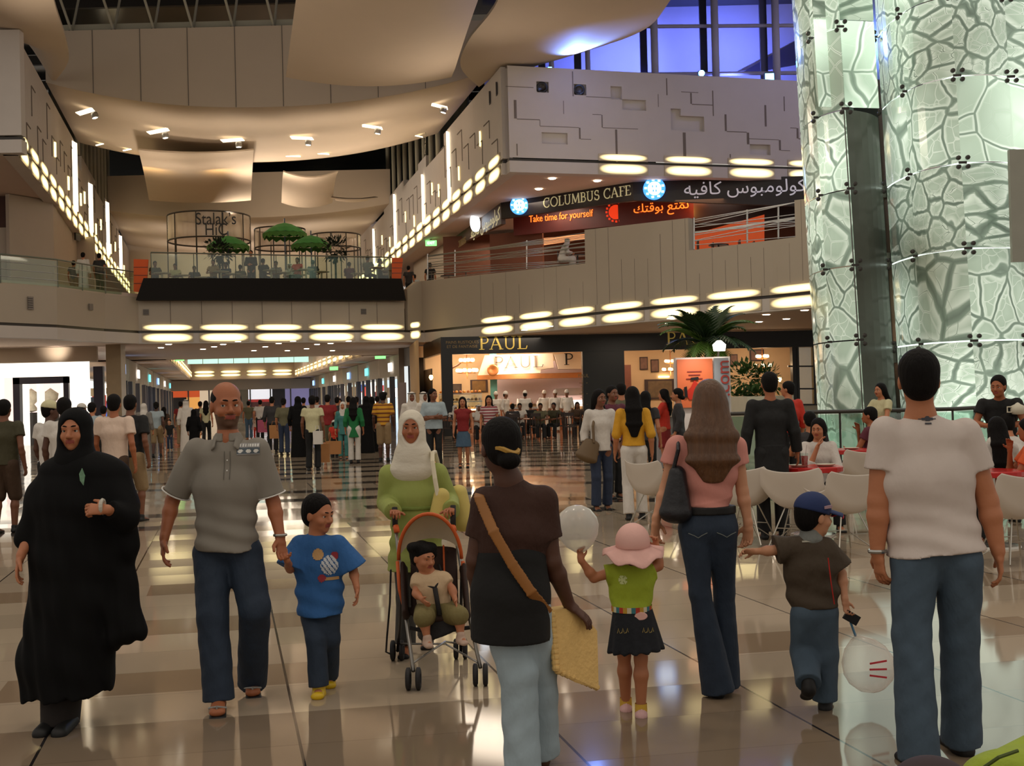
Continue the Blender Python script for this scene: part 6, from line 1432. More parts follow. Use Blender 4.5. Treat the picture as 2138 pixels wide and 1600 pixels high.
        S.cap(sm-axis*.035*s, C, .155*s*fa, (.075+off*.5)*s*fa, chestw*s*fa, (.105+off*.5)*s*fa, side=sd, k=.05); S.cap(J['sr']-axis*.012*s, J['sl']-axis*.012*s, (.042+off)*s, k=.045); S.cap(J['neck']-V((0, 0, .012*s)), sm+V((0, 0, -.035*s)), .060*s, .058*s, .15*s, .072*s, side=sd, k=.045)
        for q in 'rl':
            sh, e, w = J['s'+q], J['e'+q], J['w'+q]
            if slv <= 0: continue
            if slv <= 1: S.cap(sh, sh.lerp(e, slv), (.049+off)*s, a1=(.040+off)*s*slw*slflare, k=.02, flat=1)
            else: S.cap(sh, e, (.049+off)*s, a1=(.038+off)*s*slw*.9, k=.02); S.cap(e, e.lerp(w, slv-1), (.038+off)*s*slw*.9, a1=(.028+off)*s*slw*slflare, k=.012, flat=1)
        if neckr: S.ell(J['neck']+V((0, 0, .035*s))+F.b*.012*s, (neckr*s, neckr*s, .05*s), None, .006, sub=True)
        if vneck: S.cap(J['neck']+F.b*.09*s+V((0, 0, .02)), J['neck']+F.b*.12*s-V((0, 0, vneck)), .05*s, a1=.012*s, k=.006, sub=True)
        if folds:
            P_ = np.array(P); f = folds*1.5; S.disp = lambda x, y, z: f*(np.sin((z-P_[2])*62+np.sin((x-P_[0])*9)*2.2+y*6)*np.exp(-((z-P_[2])/.17)**2)+.45*np.sin(x*34+z*13))
        o = npmesh(name, *S.mesh(), mat, F.root)
        if collar:
            n0 = J['neck']+V((0, 0, .010*s)); S = Sdf(.005)
            S.cap(n0-V((0, 0, .03*s)), n0+V((0, 0, .016*s)), .080*s, .076*s, .066*s, .066*s, side=sd, k=.006, flat=2); S.cap(n0-V((0, 0, .08*s)), n0+V((0, 0, .08*s)), .060*s, .060*s, .058*s, .060*s, side=sd, k=.004, sub=True)
            S.cap(n0+F.b*.10*s+V((0, 0, .06*s)), n0+F.b*.07*s-V((0, 0, .09*s)), .045*s, a1=.012*s, k=.003, sub=True)
            for x in (-1, 1): S.cap(n0+sd*x*.068*s+F.b*.015*s-V((0, 0, .0)), n0+sd*x*.062*s+F.b*.095*s-V((0, 0, .062*s)), .026*s, .007*s, .020*s, .006*s, side=sd*x*.6+V((0, 0, -.8))-F.b*.3, k=.006)
            npmesh('collar', *S.mesh(), mat, F.root)
        return o
    def trousers(F, mat, th=.092, kn=.072, hm=.075, ln=.97, vox=None, name='trousers', waist=.155, wz=.08, fold=0.0, dep=.105, seatb=.0):
        J, s = F.J, F.s; S = Sdf(vox or max(F.vox*1.15, .007)); sd = F.side; P = J['pelvis']
        S.cap(P+V((0, 0, wz*s)), P+V((0, 0, -.02*s)), waist*.93*s, (dep-.012)*s, waist*s, dep*s, side=sd, k=.03)
        for q in 'rl':
            h_, k_, a_ = J['h'+q], J['k'+q], J['a'+q]
            S.cap(h_-F.b*.02*s, k_, th*s*1.04, a1=kn*s, k=.03); e = k_.lerp(a_, min(1.08, ln)); 
            if ln > .05: S.cap(k_, e, kn*s, kn*s, hm*s, hm*s*1.05, side=sd, k=.02, flat=1)
        S.cut(P+V((0, 0, wz*s)), (0, 0, 1))
        if fold: S.disp = lambda x, y, z: fold*.7*(np.sin(z*24+x*31+np.sin(x*17+z*7)*2)*.6+np.sin(z*57-x*38+y*30)*.4)
        return npmesh(name, *S.mesh(), mat, F.root)
    def shoes(F, mat=SHOEB, names='shoe', sc=1.0, sole=None):
        J, s = F.J, F.s
        for q in 'rl':
            a = J['a'+q]; t = J.get('t'+q, a+F.b*.16*s+V((0, 0, -.055*s))); d = nrm(t-a+V((0, 0, .055*s))); S = Sdf(max(F.vox, .007)); z = -.055*s*sc
            S.cap(a+V((0, 0, z+.02*s)), a+V((0, 0, .01*s)), .042*s*sc, .045*s*sc, side=F.side, k=.02); S.cap(a-d*.035*s+V((0, 0, z+.012*s)), t+V((0, 0, .0)), .036*s*sc, .034*s*sc, .043*s*sc, .024*s*sc, side=F.side, k=.02)
            npmesh(names, *S.mesh(), mat, F.root)
    def skirt(F, mat, z0, z1, w0, w1, d0=None, d1=None, name='skirt', ripple=0.0, c=None, vox=None, off=(0, 0)):
        """closed loft between heights z0 (top) and z1 (bottom), half widths w, half depths d"""
        S = Sdf(vox or max(F.vox*1.2, .008)); c = c or F.J['pelvis']; S.cap((c.x, c.y, z0), (c.x+off[0], c.y+off[1], z1), w0, d0 or w0*.7, w1, d1 or w1*.75, side=F.side, k=.01, flat=2)
        if ripple: cx, cy = c.x, c.y; S.disp = lambda x, y, z: ripple*np.sin(np.arctan2(y-cy, x-cx)*13)*np.clip((z0-z)/(z0-z1), 0, 1)
        return npmesh(name, *S.mesh(), mat, F.root)
    def kandura(F, mat, w=.17, hw=.22, name='robe', **k):
        J, s = F.J, F.s; S = Sdf(max(F.vox*1.2, .009)); sd = F.side; z0 = min(J['ar'].z, J['al'].z)-.075*s; C = J['chest']; P = J['pelvis']
        S.cap(C+V((0, 0, .05*s)), P, w*s, .115*s, w*s, .13*s, side=sd, k=.04)
        m = (J['ar']+J['al'])/2; m.z = z0
        if abs(J['kr'].z-J['hr'].z) < .2*s:
            for q in 'rl': S.cap(J['h'+q], J['k'+q], .12*s, .11*s, .11*s, .10*s, side=sd, k=.05); S.cap(J['k'+q], J['a'+q]+V((0, 0, .03)), .11*s, a1=.12*s, k=.05, flat=1)
        else: S.cap(P, m, w*s, .13*s, hw*s, .19*s, side=sd, k=.05, flat=1)
        S.cap(J['sr'], J['sl'], .068*s, k=.035); S.cap(J['neck'], (J['sr']+J['sl'])/2-V((0, 0, .03*s)), .062*s, .06*s, .14*s, .075*s, side=sd, k=.035)
        for q in 'rl': S.cap(J['s'+q], J['e'+q], .066*s, a1=.062*s, k=.02); S.cap(J['e'+q], J['e'+q].lerp(J['w'+q], .9), .06*s, a1=.055*s, k=.02, flat=1)
        return npmesh(name, *S.mesh(), mat, F.root)
def px_joints(Y0, **kw): return {k: W(v[0], v[1], Y0+(v[2] if len(v) > 2 else 0)) for k, v in kw.items()}
def decal(F, target, center, xd, yd, w, h, ray_d, n, mask, mats, name='print', off=.004):
    """a thin print that follows the cloth: cells of a grid dropped onto the garment"""
    me = target.data; T_ = V(WORLD_ORG(target)); bv = BVHTree.FromPolygons([v.co+T_ for v in me.vertices], [p.vertices[:] for p in me.polygons]); nx = n; ny = max(2, int(n*h/w)); xd = nrm(xd); yd = nrm(yd); rd = nrm(ray_d); P = {}
    m = MB()
    def pt(i, j):
        if (i, j) not in P:
            p = V(center)+xd*(i/nx-.5)*w+yd*(j/ny-.5)*h; hit = bv.ray_cast(p-rd*.5, rd, 1.2); P[(i, j)] = (hit[0]-rd*off) if hit[0] is not None else None
        return P[(i, j)]
    for i in range(nx):
        for j in range(ny):
            k = mask((i+.5)/nx*2-1, (j+.5)/ny*2-1)
            if k is None: continue
            q = [pt(i, j), pt(i+1, j), pt(i+1, j+1), pt(i, j+1)]
            if any(a is None for a in q): continue
            if max((q[0]-q[2]).length, (q[1]-q[3]).length) > 4*w/nx: continue
            m.cur = k; m.add(q, [(0, 1, 2, 3)])
    return m.build(name, mats, F.root) if m.f else None
# ================================================================== THE PEOPLE IN FRONT
def quick(v): return V(v)
# --- man in grey polo
Y0 = 6.48
J = px_joints(Y0, head=(473, 846), neck=(477, 914), sr=(410, 941), sl=(536, 939), chest=(472, 1015), pelvis=(474, 1130), er=(360, 1046, .03), wr=(343, 1124, -.06), el=(571, 1050, .03), wl=(585, 1122, -.05),
              hr=(440, 1158), kr=(444, 1288, -.10), ar=(456, 1430, -.13), tr=(453, 1466, -.30), hl=(508, 1158), kl=(532, 1272, -.07), al=(526, 1392, .22), tl=(528, 1436, .10))
man = Fig(J, 1.0, (0, -1, 0), (.42, -.90, -.02), 'person in a grey polo shirt and dark jeans leading a small boy by hand', S_MID, hs=1.04, vox=.0052, base=V((W(475, 1478, Y0).x, Y0, 0)),
          hands=dict(r=dict(d=(-.05, -.2, -1), n=(.9, .3, 0), curl=.42), l=dict(d=(.12, -.25, -1), n=(.5, -.4, .2), curl=.75, thumb=(-1, -.3, 0))))
man.gaze = (.5, .85, -.02); man.body(stubble=True); man.hair('bald')
POLO = cloth((134, 128, 118), 'grey_polo_knit', .9, .3, 5)
sh = man.top(POLO, hem=.045, slv=.86, off=.018, waist=.140, hemw=.172, dep=.138, chestw=.168, slw=1.25, folds=.004, collar=True, vneck=.10, neckr=.062)
TRIM = cloth((226, 224, 218), 'white_trim')
for q in 'rl': a, b = J['s'+q], J['e'+q]; p = a.lerp(b, .855); d = (b-a).normalized(); m = MB(); u_ = d.orthogonal().normalized(); w_ = d.cross(u_); m.tube([p+(u_*math.cos(t)+w_*math.sin(t))*.079 for t in np.linspace(0, 2*math.pi, 25)[:-1]], .004, 5, closed=True); m.build('sleeve_trim', TRIM, man.root)
def badge(x, y):
    if y > .25: return 1 if (abs(y-.6) < .25 and int((x+1)*9) % 2 == 0) else 0
    if y < -.85: return 0
    for c in (-.7, 0, .68):
        if (x-c)**2*2.2+(y+.35)**2 < .10: return 1
    return 2
decal(man, sh, W(516, 938, Y0-.1), (1, 0, 0), (0, 0, 1), .118, .062, (0, 1, 0), 26, badge, [cloth((150, 148, 146), 'badge_grey'), TRIM, cloth((86, 96, 104), 'badge_slate')], name='chest_badge')
decal(man, sh, W(474, 972, Y0-.1), (1, 0, 0), (0, 0, 1), .034, .15, (0, 1, 0), 10, lambda x, y: 1 if abs(x) < .25 and (abs(y-.35) < .05 or abs(y+.35) < .05) else (0 if abs(x) > .8 else None), [cloth((92, 88, 80), 'placket_seam'), TRIM], name='placket')
man.trousers(DENIM, th=.096, kn=.083, hm=.082, ln=1.04, waist=.163, wz=.04, fold=.004); FLIP = M('black_rubber', (20, 20, 20), .6, .1, 9)
for q in 'rl':
    a, t = J['a'+q], J['t'+q]; d = nrm(t-a); fwd = nrm(V((d.x, d.y, d.z))); S = Sdf(.006); n_ = nrm(fwd.cross(man.side)); n_ = n_ if n_.z < 0 else -n_
    S.cap(a-fwd*.03+n_*.052, t+fwd*.02+n_*.026, .034, .012, .046, .012, side=man.side, k=.01); npmesh('flip_flop_sole', *S.mesh(), FLIP, man.root)
    m = MB(); c = t-n_*.02; m.tube([c+fwd*.0+man.side*.0+n_*.03, c-fwd*.0-n_*.012, c-fwd*.05+man.side*.045+n_*.02], .006, 6); m.tube([c-n_*.012, c-fwd*.05-man.side*.045+n_*.02], .006, 6); m.build('flip_flop_strap', M('silver_strap', (150, 150, 146), .4, .3, 60), man.root)
w = J['wl']; MB().tube([w+V((math.cos(t)*.031, math.sin(t)*.028, .012)) for t in np.linspace(0, 2*math.pi, 19)[:-1]], .008, 6, closed=True).build('wristwatch', M('steel_watch', (176, 176, 172), .25, .1, 9, metal=.9), man.root)
# --- boy in blue
Y0 = 6.70
J = px_joints(Y0, head=(665, 1074), neck=(660, 1118), sr=(627, 1136), sl=(704, 1136), chest=(666, 1180), pelvis=(668, 1262), er=(606, 1188, -.05), wr=(599, 1170, -.2), el=(737, 1190), wl=(745, 1228, -.08),
              hr=(652, 1288), kr=(660, 1335, -.08), ar=(665, 1402, -.10), tr=(662, 1426, -.20), hl=(686, 1288), kl=(689, 1335), al=(686, 1396, .14), tl=(688, 1414, .04))
boy = Fig(J, .64, (.1, -1, 0), (.82, -.55, -.12), 'small boy, person in big blue T-shirt and yellow shoes', S_TAN, hs=.86, vox=.005, base=V((W(670, 1440, Y0).x, Y0, 0)), hands=dict(r=dict(d=(-.1, -.3, .9), n=(-.5, .2, 0), curl=.6), l=dict(d=(.05, -.1, -1), curl=.4)))
boy.body(); boy.hair('short')
TB = cloth((44, 96, 156), 'blue_cotton', .85); sh = boy.top(TB, hem=.09, slv=.98, off=.032, waist=.172, hemw=.198, dep=.155, chestw=.185, slw=1.9, folds=.003)
def blot(x, y):
    if ((x-.15)*1.2)**2+(y+.05)**2*1.2 < .34 and (x*7+y*5) % 1.7 < 1.25: return 0
    if (x+.5)**2+(y-.55)**2 < .10: return 1
    if (x-.45)**2+(y-.45)**2 < .05 or (x+.3)**2+(y+.75)**2 < .05: return 2
    if abs(y+.8) < .07 and abs(x-.2) < .45: return 1
decal(boy, sh, W(681, 1180, Y0-.1), (1, 0, 0), (0, 0, 1), .19, .20, (0, 1, 0), 34, blot, [cloth((196, 200, 204), 'print_pale'), cloth((190, 150, 100), 'print_tan'), cloth((150, 50, 60), 'print_red')], name='shirt_print')
boy.trousers(DENIM, th=.10, kn=.086, hm=.088, ln=.98, waist=.16, fold=.002); boy.shoes(M('yellow_shoe', (214, 178, 20), .4, .1, 9), sc=1.35)
# --- woman in black cloak
Y0 = 6.1
J = px_joints(Y0, head=(157, 898), neck=(160, 962), sr=(104, 1000), sl=(232, 990), chest=(165, 1040), pelvis=(160, 1150), er=(75, 1090), wr=(44, 1160, -.12), el=(262, 1085, -.05), wl=(222, 1064, -.24), hr=(130, 1160), hl=(180, 1160), kr=(122, 1310), kl=(152, 1305), ar=(112, 1490), al=(146, 1490, .02))
ab = Fig(J, .92, (0, -1, 0), (.0, -1, -.03), 'person in a long flowing black cloak and hood, one forearm held across the waist', S_TAN, hs=.90, vox=.0052, base=V((W(140, 1518, Y0).x, Y0, 0)),
         hands=dict(r=dict(d=(-.2, -.2, -1), n=(.8, .3, 0), curl=.4), l=dict(d=(-1, -.1, .05), n=(0, .8, -.5), curl=.9, thumb=(0, -.3, 1), sc=.95)))
ab.body(feet=False); BLK = M('black_cloak_cloth', (10, 10, 11), .85, .3, 4, bump=.5, bscale=7, stretch=(1, 1, .3), spec=.2)
ab.scarf(BLK, drape=.10, width=.16, tight=.97, open_=(.064, .100), name='hood')
S = Sdf(.0085)
rows = [ (992, 177, 94, .13), (1050, 175, 106, .17), (1110, 168, 94, .17), (1170, 160, 98, .18), (1250, 160, 94, .19), (1380, 138, 96, .20), (1448, 142, 91, .20)]
for i, (a, b) in enumerate(zip(rows[:-1], rows[1:])):
    pa, pb = W(a[1], a[0], Y0), W(b[1], b[0], Y0); sc = Y0/2500; S.cap(pa, pb, a[2]*sc, a[3], b[2]*sc, b[3], side=(1, 0, 0), k=.03, flat=1 if i == len(rows)-2 else 0)
S.cap(W(235, 1130, Y0), W(262, 1320, Y0-.05), .075, .05, .105, .07, k=.05); S.cap(W(250, 1060, Y0-.02), W(258, 1140, Y0-.02), .075, .08, k=.05)
S.cap(W(92, 1030, Y0), W(52, 1128, Y0-.05), .08, a1=.05, k=.04); S.cap(W(240, 1000, Y0), W(262, 1082, Y0-.1), .08, a1=.07, k=.03); S.cap(W(262, 1084, Y0-.1), W(228, 1066, Y0-.2), .06, a1=.05, k=.02, flat=1)
S.disp = lambda x, y, z: .008*np.sin(x*42+np.sin(z*5)*2.2)*np.clip((1.15-z)/1.0, 0, 1)+.005*np.sin(x*90+z*12)*np.clip((1.3-z)/.8, 0, 1)+.003*np.sin(z*30+x*25)
npmesh('cloak', *S.mesh(), BLK, ab.root)
S = Sdf(.008); S.cap(W(130, 1420, Y0), W(126, 1512, Y0-.02), .10, .14, .088, .13, k=.02, flat=1); npmesh('under_dress', *S.mesh(), M('dark_brown_dress', (24, 16, 12), .8, .2, 5), ab.root)
for q, u in (('r', 110), ('l', 148)):
    S = Sdf(.007); p = W(u, 1506, Y0-.03); S.cap(p, p+V((0, -.16, -.02)), .04, .035, k=.01); npmesh('shoe', *S.mesh(), SHOEB, ab.root)
MB().prism([W(171+dx, 998+dy, Y0-.178) for dx, dy in ((0, -20), (6, -4), (3, 16), (-4, 6), (-6, -8))], (0, .006, 0)).build('green_pendant', M('teal_pendant', (110, 150, 120), .3, .5, 60), ab.root)
MB().tube([W(214, 1058, Y0-.235)+V((0, math.cos(t)*.028, math.sin(t)*.032)) for t in np.linspace(0, 2*math.pi, 17)[:-1]], .010, 6, closed=True).build('wristwatch', M('pale_watch', (190, 184, 170), .3, .1, 9), ab.root)
# --- woman in green tunic pushing the buggy
Y0 = 7.6
J = px_joints(Y0, head=(859, 893), neck=(862, 948), sr=(813, 990), sl=(914, 988), chest=(866, 1035), pelvis=(868, 1125), er=(806, 1050, .05), wr=(824, 1072, -.28), el=(938, 1046, .05), wl=(943, 1068, -.25), hr=(846, 1140), hl=(892, 1140), kr=(848, 1250), kl=(892, 1250, .1), ar=(846, 1342), al=(893, 1336, .25))
nan = Fig(J, .89, (0, -1, 0), (.0, -1, .0), 'person in a white headscarf and pale green tunic pushing the orange buggy', S_MID, hs=.91, vox=.0055, base=V((W(868, 1362, Y0).x, Y0, 0)), hands=dict(r=dict(d=(.1, -.8, .2), n=(0, -.4, -.9), curl=1.0, thumb=(1, 0, 0)), l=dict(d=(-.1, -.8, .2), n=(0, -.4, -.9), curl=1.0, thumb=(-1, 0, 0))))
nan.body(); nan.scarf(cloth((216, 208, 190), 'white_scarf', .85, .6, 5, (1, 1, 1.6)), drape=.085, width=.175, tight=.94, open_=(.067, .098))
GT = cloth((150, 160, 84), 'pale_green_tunic', .85, .5, 6); nan.top(GT, hem=.22, slv=1.86, off=.022, waist=.150, hemw=.205, dep=.16, chestw=.165, slw=1.25, folds=.003)
S = Sdf(.007); P = J['pelvis']+V((0, 0, .20)); S.cap(P+V((0, 0, .012)), P-V((0, 0, .012)), .153, .118, side=(1, 0, 0), k=.01, flat=2); npmesh('waist_tie', *S.mesh(), cloth((120, 136, 62), 'green_tie'), nan.root)
nan.trousers(cloth((60, 58, 54), 'dark_trousers'), th=.09, kn=.07, hm=.075); nan.shoes()
bag = empty('shoulder_bag', W(935, 1060, Y0-.1), 'cream and yellow shoulder bag hanging at the green tunic', 'bag')
BAGM = M('yellow_cream_bag', (206, 186, 104), .7, .2, 6); S = Sdf(.007); S.cap(W(922, 1036, Y0-.16), W(916, 1085, Y0-.16), .05, .05, .065, .055, k=.02); npmesh('pouch', *S.mesh(), BAGM, bag); S = Sdf(.008); S.cap(W(958, 1030, Y0+.12), W(966, 1088, Y0+.12), .055, .06, .07, .07, k=.02); npmesh('rear_pouch', *S.mesh(), BAGM, bag)
MB().tube([W(914, 1035, Y0-.19), W(908, 1000, Y0-.175), W(903, 965, Y0-.13), W(903, 946, Y0-.05), W(908, 944, Y0+.03), W(916, 975, Y0+.12), W(940, 1030, Y0+.15)], .015, 6).build('strap', M('cream_strap', (214, 204, 176), .7, .05, 5), bag)
# --- buggy
by = 7.0; r = empty('baby_buggy', V((W(905, 1400, by).x, by, 0)), 'orange and cream folding baby buggy with dark wheels', 'buggy')
ALU = M('silver_tube', (150, 146, 140), .3, .1, 9, metal=.8); BLF = M('black_buggy_fabric', (26, 22, 22), .8, .2, 9, bump=.3); ORT = M('orange_piping', (206, 92, 34), .6, .08, 5); CRF = M('cream_canopy_cloth', (236, 222, 194), .8, .06, 6, bump=.3)
def tb(pts, rad, mat, nm): return MB().tube([W(*p) for p in pts], rad, 8).build(nm, mat, r, smooth=True)
tb([(825, 1090, 7.28), (836, 1190, 7.15), (848, 1290, 6.95), (863, 1402, 6.66)], .011, ALU, 'frame_tube'); tb([(946, 1090, 7.28), (962, 1180, 7.15), (980, 1290, 6.95), (1003, 1395, 6.72)], .011, ALU, 'frame_tube')
tb([(838, 1200, 7.1), (836, 1300, 7.3), (830, 1360, 7.42)], .010, M('dark_tube', (40, 38, 38), .4, .1, 9), 'rear_leg'); tb([(964, 1200, 7.1), (962, 1300, 7.3), (962, 1362, 7.42)], .010, M('dark_tube', (40, 38, 38)), 'rear_leg')
tb([(848, 1310, 6.95), (905, 1322, 6.9), (985, 1310, 6.95)], .012, BLF, 'foot_rest'); tb([(862, 1385, 6.7), (930, 1340, 7.1), (962, 1345, 7.4)], .006, ALU, 'cross_brace'); tb([(1000, 1385, 6.74), (930, 1345, 7.1), (832, 1345, 7.4)], .006, ALU, 'cross_brace')
tb([(824, 1060, 7.30), (825, 1100, 7.26)], .017, BLF, 'hand_grip'); tb([(946, 1056, 7.30), (946, 1098, 7.26)], .017, BLF, 'hand_grip'); tb([(826, 1098, 7.26), (829, 1112, 7.24)], .018, ORT, 'orange_joint'); tb([(945, 1098, 7.26), (948, 1110, 7.24)], .018, ORT, 'orange_joint')
tb([(816, 1190, 7.2), (814, 1260, 7.25), (808, 1330, 7.3), (806, 1362, 7.3), (816, 1366, 7.3)], .006, BLF, 'dangling_strap')
for (u, v, Yw) in ((863, 1416, 6.66), (1003, 1408, 6.72), (830, 1374, 7.42), (962, 1376, 7.42)):
    for dx in (-.028, .028):
        c = W(u, v, Yw)+V((dx, 0, 0)); c.z = .062; R = Matrix.Rotation(math.pi/2, 3, 'Y') @ Matrix.Rotation(0, 3, 'X')
        w_ = MB().lathe([(.030, .012), (.05, .014), (.062, .009), (.062, -.009), (.05, -.014), (.030, -.012), (.030, .012)], c, 22, R).build('wheel', M('dark_tyre', (30, 28, 30), .7, .1, 9), r, smooth=True)
        MB().lathe([(0, .008), (.03, .008), (.03, -.008), (0, -.008)], c, 14, R).build('hub', M('grey_hub', (84, 80, 80), .5, .1, 9), w_) 
# canopy: quarter shell with orange rims
cc0 = W(898, 1168, 7.05); P = []
for j in range(9):
    el = math.radians(4+j*13.5); row = []
    for i in range(21):
        a = math.pi*i/20; hw = .185; hh = .275
        x = -math.cos(a)*hw; z = math.sin(a)*hh*math.cos(el*.62)+.0; y = .22*math.sin(el)*math.sin(a)*1.1
        row.append(cc0+V((x, y-.10*math.sin(a)*(1-j/8), z)))
    P.append(row)
MB().grid(P).build('canopy', CRF, r, smooth=True)
for j, rad in ((0, .011), (2, .005)): MB().tube(P[j], rad, 8).build('orange_rim', ORT, r, smooth=True)
tb([(830, 1172, 7.05), (834, 1230, 7.03), (842, 1262, 7.0)], .011, ORT, 'orange_rim'); tb([(966, 1172, 7.05), (968, 1192, 7.05)], .011, ORT, 'orange_rim')
BRN = M('brown_seat_cloth', (48, 28, 20), .8, .15, 6)
S = Sdf(.007); S.cap(W(905, 1150, 7.16), W(908, 1270, 7.02), .14, .025, .14, .03, k=.03); S.cap(W(908, 1280, 7.02), W(915, 1290, 6.85), .14, .025, k=.03)
for u in (842, 968): S.cap(W(u, 1185, 7.1), W(u+(4 if u < 900 else 8), 1285, 6.92), .018, .07, side=(1, 0, 0), k=.02)
npmesh('seat', *S.mesh(), BRN, r)
S = Sdf(.006); S.cap(W(926, 1140, 7.10), W(928, 1215, 7.03), .006, .02, k=.005); npmesh('orange_seat_edge', *S.mesh(), ORT, r)
S = Sdf(.007); S.cap(W(915, 1298, 6.85), W(925, 1325, 6.82), .10, .012, .10, .012, k=.01); npmesh('calf_panel', *S.mesh(), BLF, r)
tb([(872, 1192, 6.93), (880, 1222, 6.88), (908, 1228, 6.86), (924, 1205, 6.9), (916, 1180, 6.97)], .008, BLF, 'harness'); tb([(908, 1228, 6.86), (918, 1285, 6.82)], .014, BLF, 'harness')
# --- baby
Y0 = 6.93
J = px_joints(Y0, head=(884, 1164), neck=(893, 1193, .02), sr=(872, 1208), sl=(926, 1208), chest=(902, 1225), pelvis=(908, 1272), er=(868, 1240, -.05), wr=(882, 1252, -.13), el=(944, 1230, -.03), wl=(950, 1252, -.09), hr=(892, 1280), hl=(930, 1278), kr=(884, 1290, -.16), kl=(958, 1286, -.13), ar=(892, 1334, -.17), al=(962, 1328, -.15), tr=(896, 1350, -.22), tl=(970, 1344, -.20))
ba = Fig(J, .50, (0, -1, 0), (.66, -.72, -.12), 'person in cream top and olive shorts, a dark haired baby strapped in the buggy', S_TAN, hs=.70, vox=.0048, base=W(908, 1285, Y0))
ba.body(arm_w=1.1, leg_w=1.1); ba.hair('fluffy'); ba.top(cloth((204, 176, 140), 'cream_baby_top'), hem=.1, slv=.5, off=.02, waist=.17, hemw=.18, dep=.15, chestw=.17, neckr=.05)
OLV = cloth((122, 110, 66), 'olive_shorts'); ba.trousers(OLV, th=.15, kn=.115, ln=.0, waist=.17, dep=.13, name='shorts'); S = Sdf(.006)
ba.shoes(cloth((196, 168, 150), 'pale_shoe'), sc=1.2)
# --- woman in brown seen from behind
Y0 = 5.1
J = px_joints(Y0, head=(1044, 934), neck=(1062, 1000), sr=(1134, 1042), sl=(1014, 1046), chest=(1074, 1110), pelvis=(1068, 1205), er=(1152, 1172, .02), wr=(1188, 1262, .12), el=(992, 1170, .02), wl=(1000, 1262, .15), hr=(1100, 1255), hl=(1040, 1255), kr=(1124, 1400, .1), kl=(1082, 1405, -.03), ar=(1132, 1560, .18), al=(1092, 1600, -.05))
br = Fig(J, .93, (-.15, 1, 0), (-.35, .93, -.02), 'person nearest the camera seen from behind in brown top and pale jeans', S_DARK, hs=.97, vox=.006, base=V((W(1070, 1600, Y0).x, Y0, 0)), hands=dict(r=dict(d=(.75, .1, -.65), n=(-.3, .3, -.9), curl=.25, thumb=(.3, 1, .3)), l=dict(d=(0, 0, -1))))
br.body(face=False, arm_w=1.12); br.hair('bun'); m = MB(); c = br.h(0, -.075, -.012)
m.tube([c+V((math.cos(t)*.05, -.035*abs(math.sin(t))-.012, .012*math.sin(t*2))) for t in np.linspace(-math.pi, 0, 13)], .012, 6).build('gold_hair_band', M('gold_band', (176, 136, 60), .4, .2, 9), br.root)
br.top(cloth((58, 32, 22), 'brown_jersey', .85), hem=-.02, slv=.62, off=.016, waist=.136, hemw=.148, dep=.12, chestw=.158, slw=1.2, folds=.003)
S = Sdf(.008); a, b, c = W(1068, 1172, Y0), W(1066, 1240, Y0), W(1066, 1335, Y0); S.cap(a, b, .150, .125, .168, .16, side=(1, 0, 0), k=.02); S.cap(b, c, .168, .16, .170, .16, side=(1, 0, 0), k=.02, flat=1); npmesh('black_hip_wrap', *S.mesh(), M('black_jersey', (8, 7, 7), .85, .2, 5, bump=.3), br.root)
br.trousers(DENIML, th=.098, kn=.086, hm=.084, ln=1.05, waist=.145, wz=.0, dep=.12, fold=.005)
bag = empty('straw_shoulder_bag', W(1195, 1355, Y0), 'golden straw shoulder bag with scalloped edge and tan strap', 'bag'); STRAW = M('straw_weave', (224, 186, 116), .8, .14, 24, bump=.3, bscale=60)
P = [W(1152, 1275, Y0+.06), W(1205, 1268, Y0+.14), W(1247, 1318, Y0+.2), W(1250, 1440, Y0+.16), W(1200, 1425, Y0+.08), W(1158, 1398, Y0)]; MB().prism(P, (-.02, .075, 0)).build('pouch', STRAW, bag)
m = MB()
for i in range(11): p = W(1152+i*.9, 1285+i*11, Y0-.0+.05*(1-i/10)); m.lathe([(0, .018), (.016, .01), (.018, 0), (.016, -.01), (0, -.018)], p, 8)
for i in range(9): p = W(1165+i*10, 1402+i*4.2, Y0+.02+i*.02); m.lathe([(0, .016), (.014, .008), (.016, 0), (.014, -.008), (0, -.016)], p, 8)
m.build('scalloped_edge', STRAW, bag)
pts = [W(1003, 1022, Y0+.06), W(1000, 1040, Y0-.10), W(1030, 1110, Y0-.165), W(1070, 1180, Y0-.165), W(1110, 1238, Y0-.16), W(1145, 1280, Y0-.04)]; S = Sdf(.006)
for a, b in zip(pts[:-1], pts[1:]): S.cap(a, b, .024, .006, side=(b-a).cross(V((0, 1, 0))), k=.004)
npmesh('strap', *S.mesh(), M('tan_leather', (150, 98, 44), .6, .15, 9), bag)
# --- woman in pink seen from behind
Y0 = 6.39
J = px_joints(Y0, head=(1481, 842), neck=(1480, 908), sr=(1536, 932), sl=(1412, 932), chest=(1478, 985), pelvis=(1479, 1090), er=(1550, 1026), wr=(1562, 1094, -.02), el=(1390, 1020, .02), wl=(1370, 1084, -.03), hr=(1504, 1108), hl=(1450, 1108), kr=(1512, 1238, .05), kl=(1462, 1240, -.04), ar=(1512, 1412, .10), al=(1497, 1420, -.03))
pk = Fig(J, .96, (0.02, 1, 0), (.05, 1, 0), 'person with very long brown hair, pink T-shirt and dark flared jeans', S_PALE, hs=.96, vox=.0058, base=V((W(1495, 1452, Y0).x, Y0, 0)), hands=dict(l=dict(d=(-.1, 0, -1), n=(.6, -.6, 0), curl=.7), r=dict(d=(-.05, 0, -1), n=(-.5, -.5, 0), curl=.7)))
pk.body(face=False, arm_w=.9); pk.hair('long', HAIRBR, length=.235, width=.128, vox=.006)
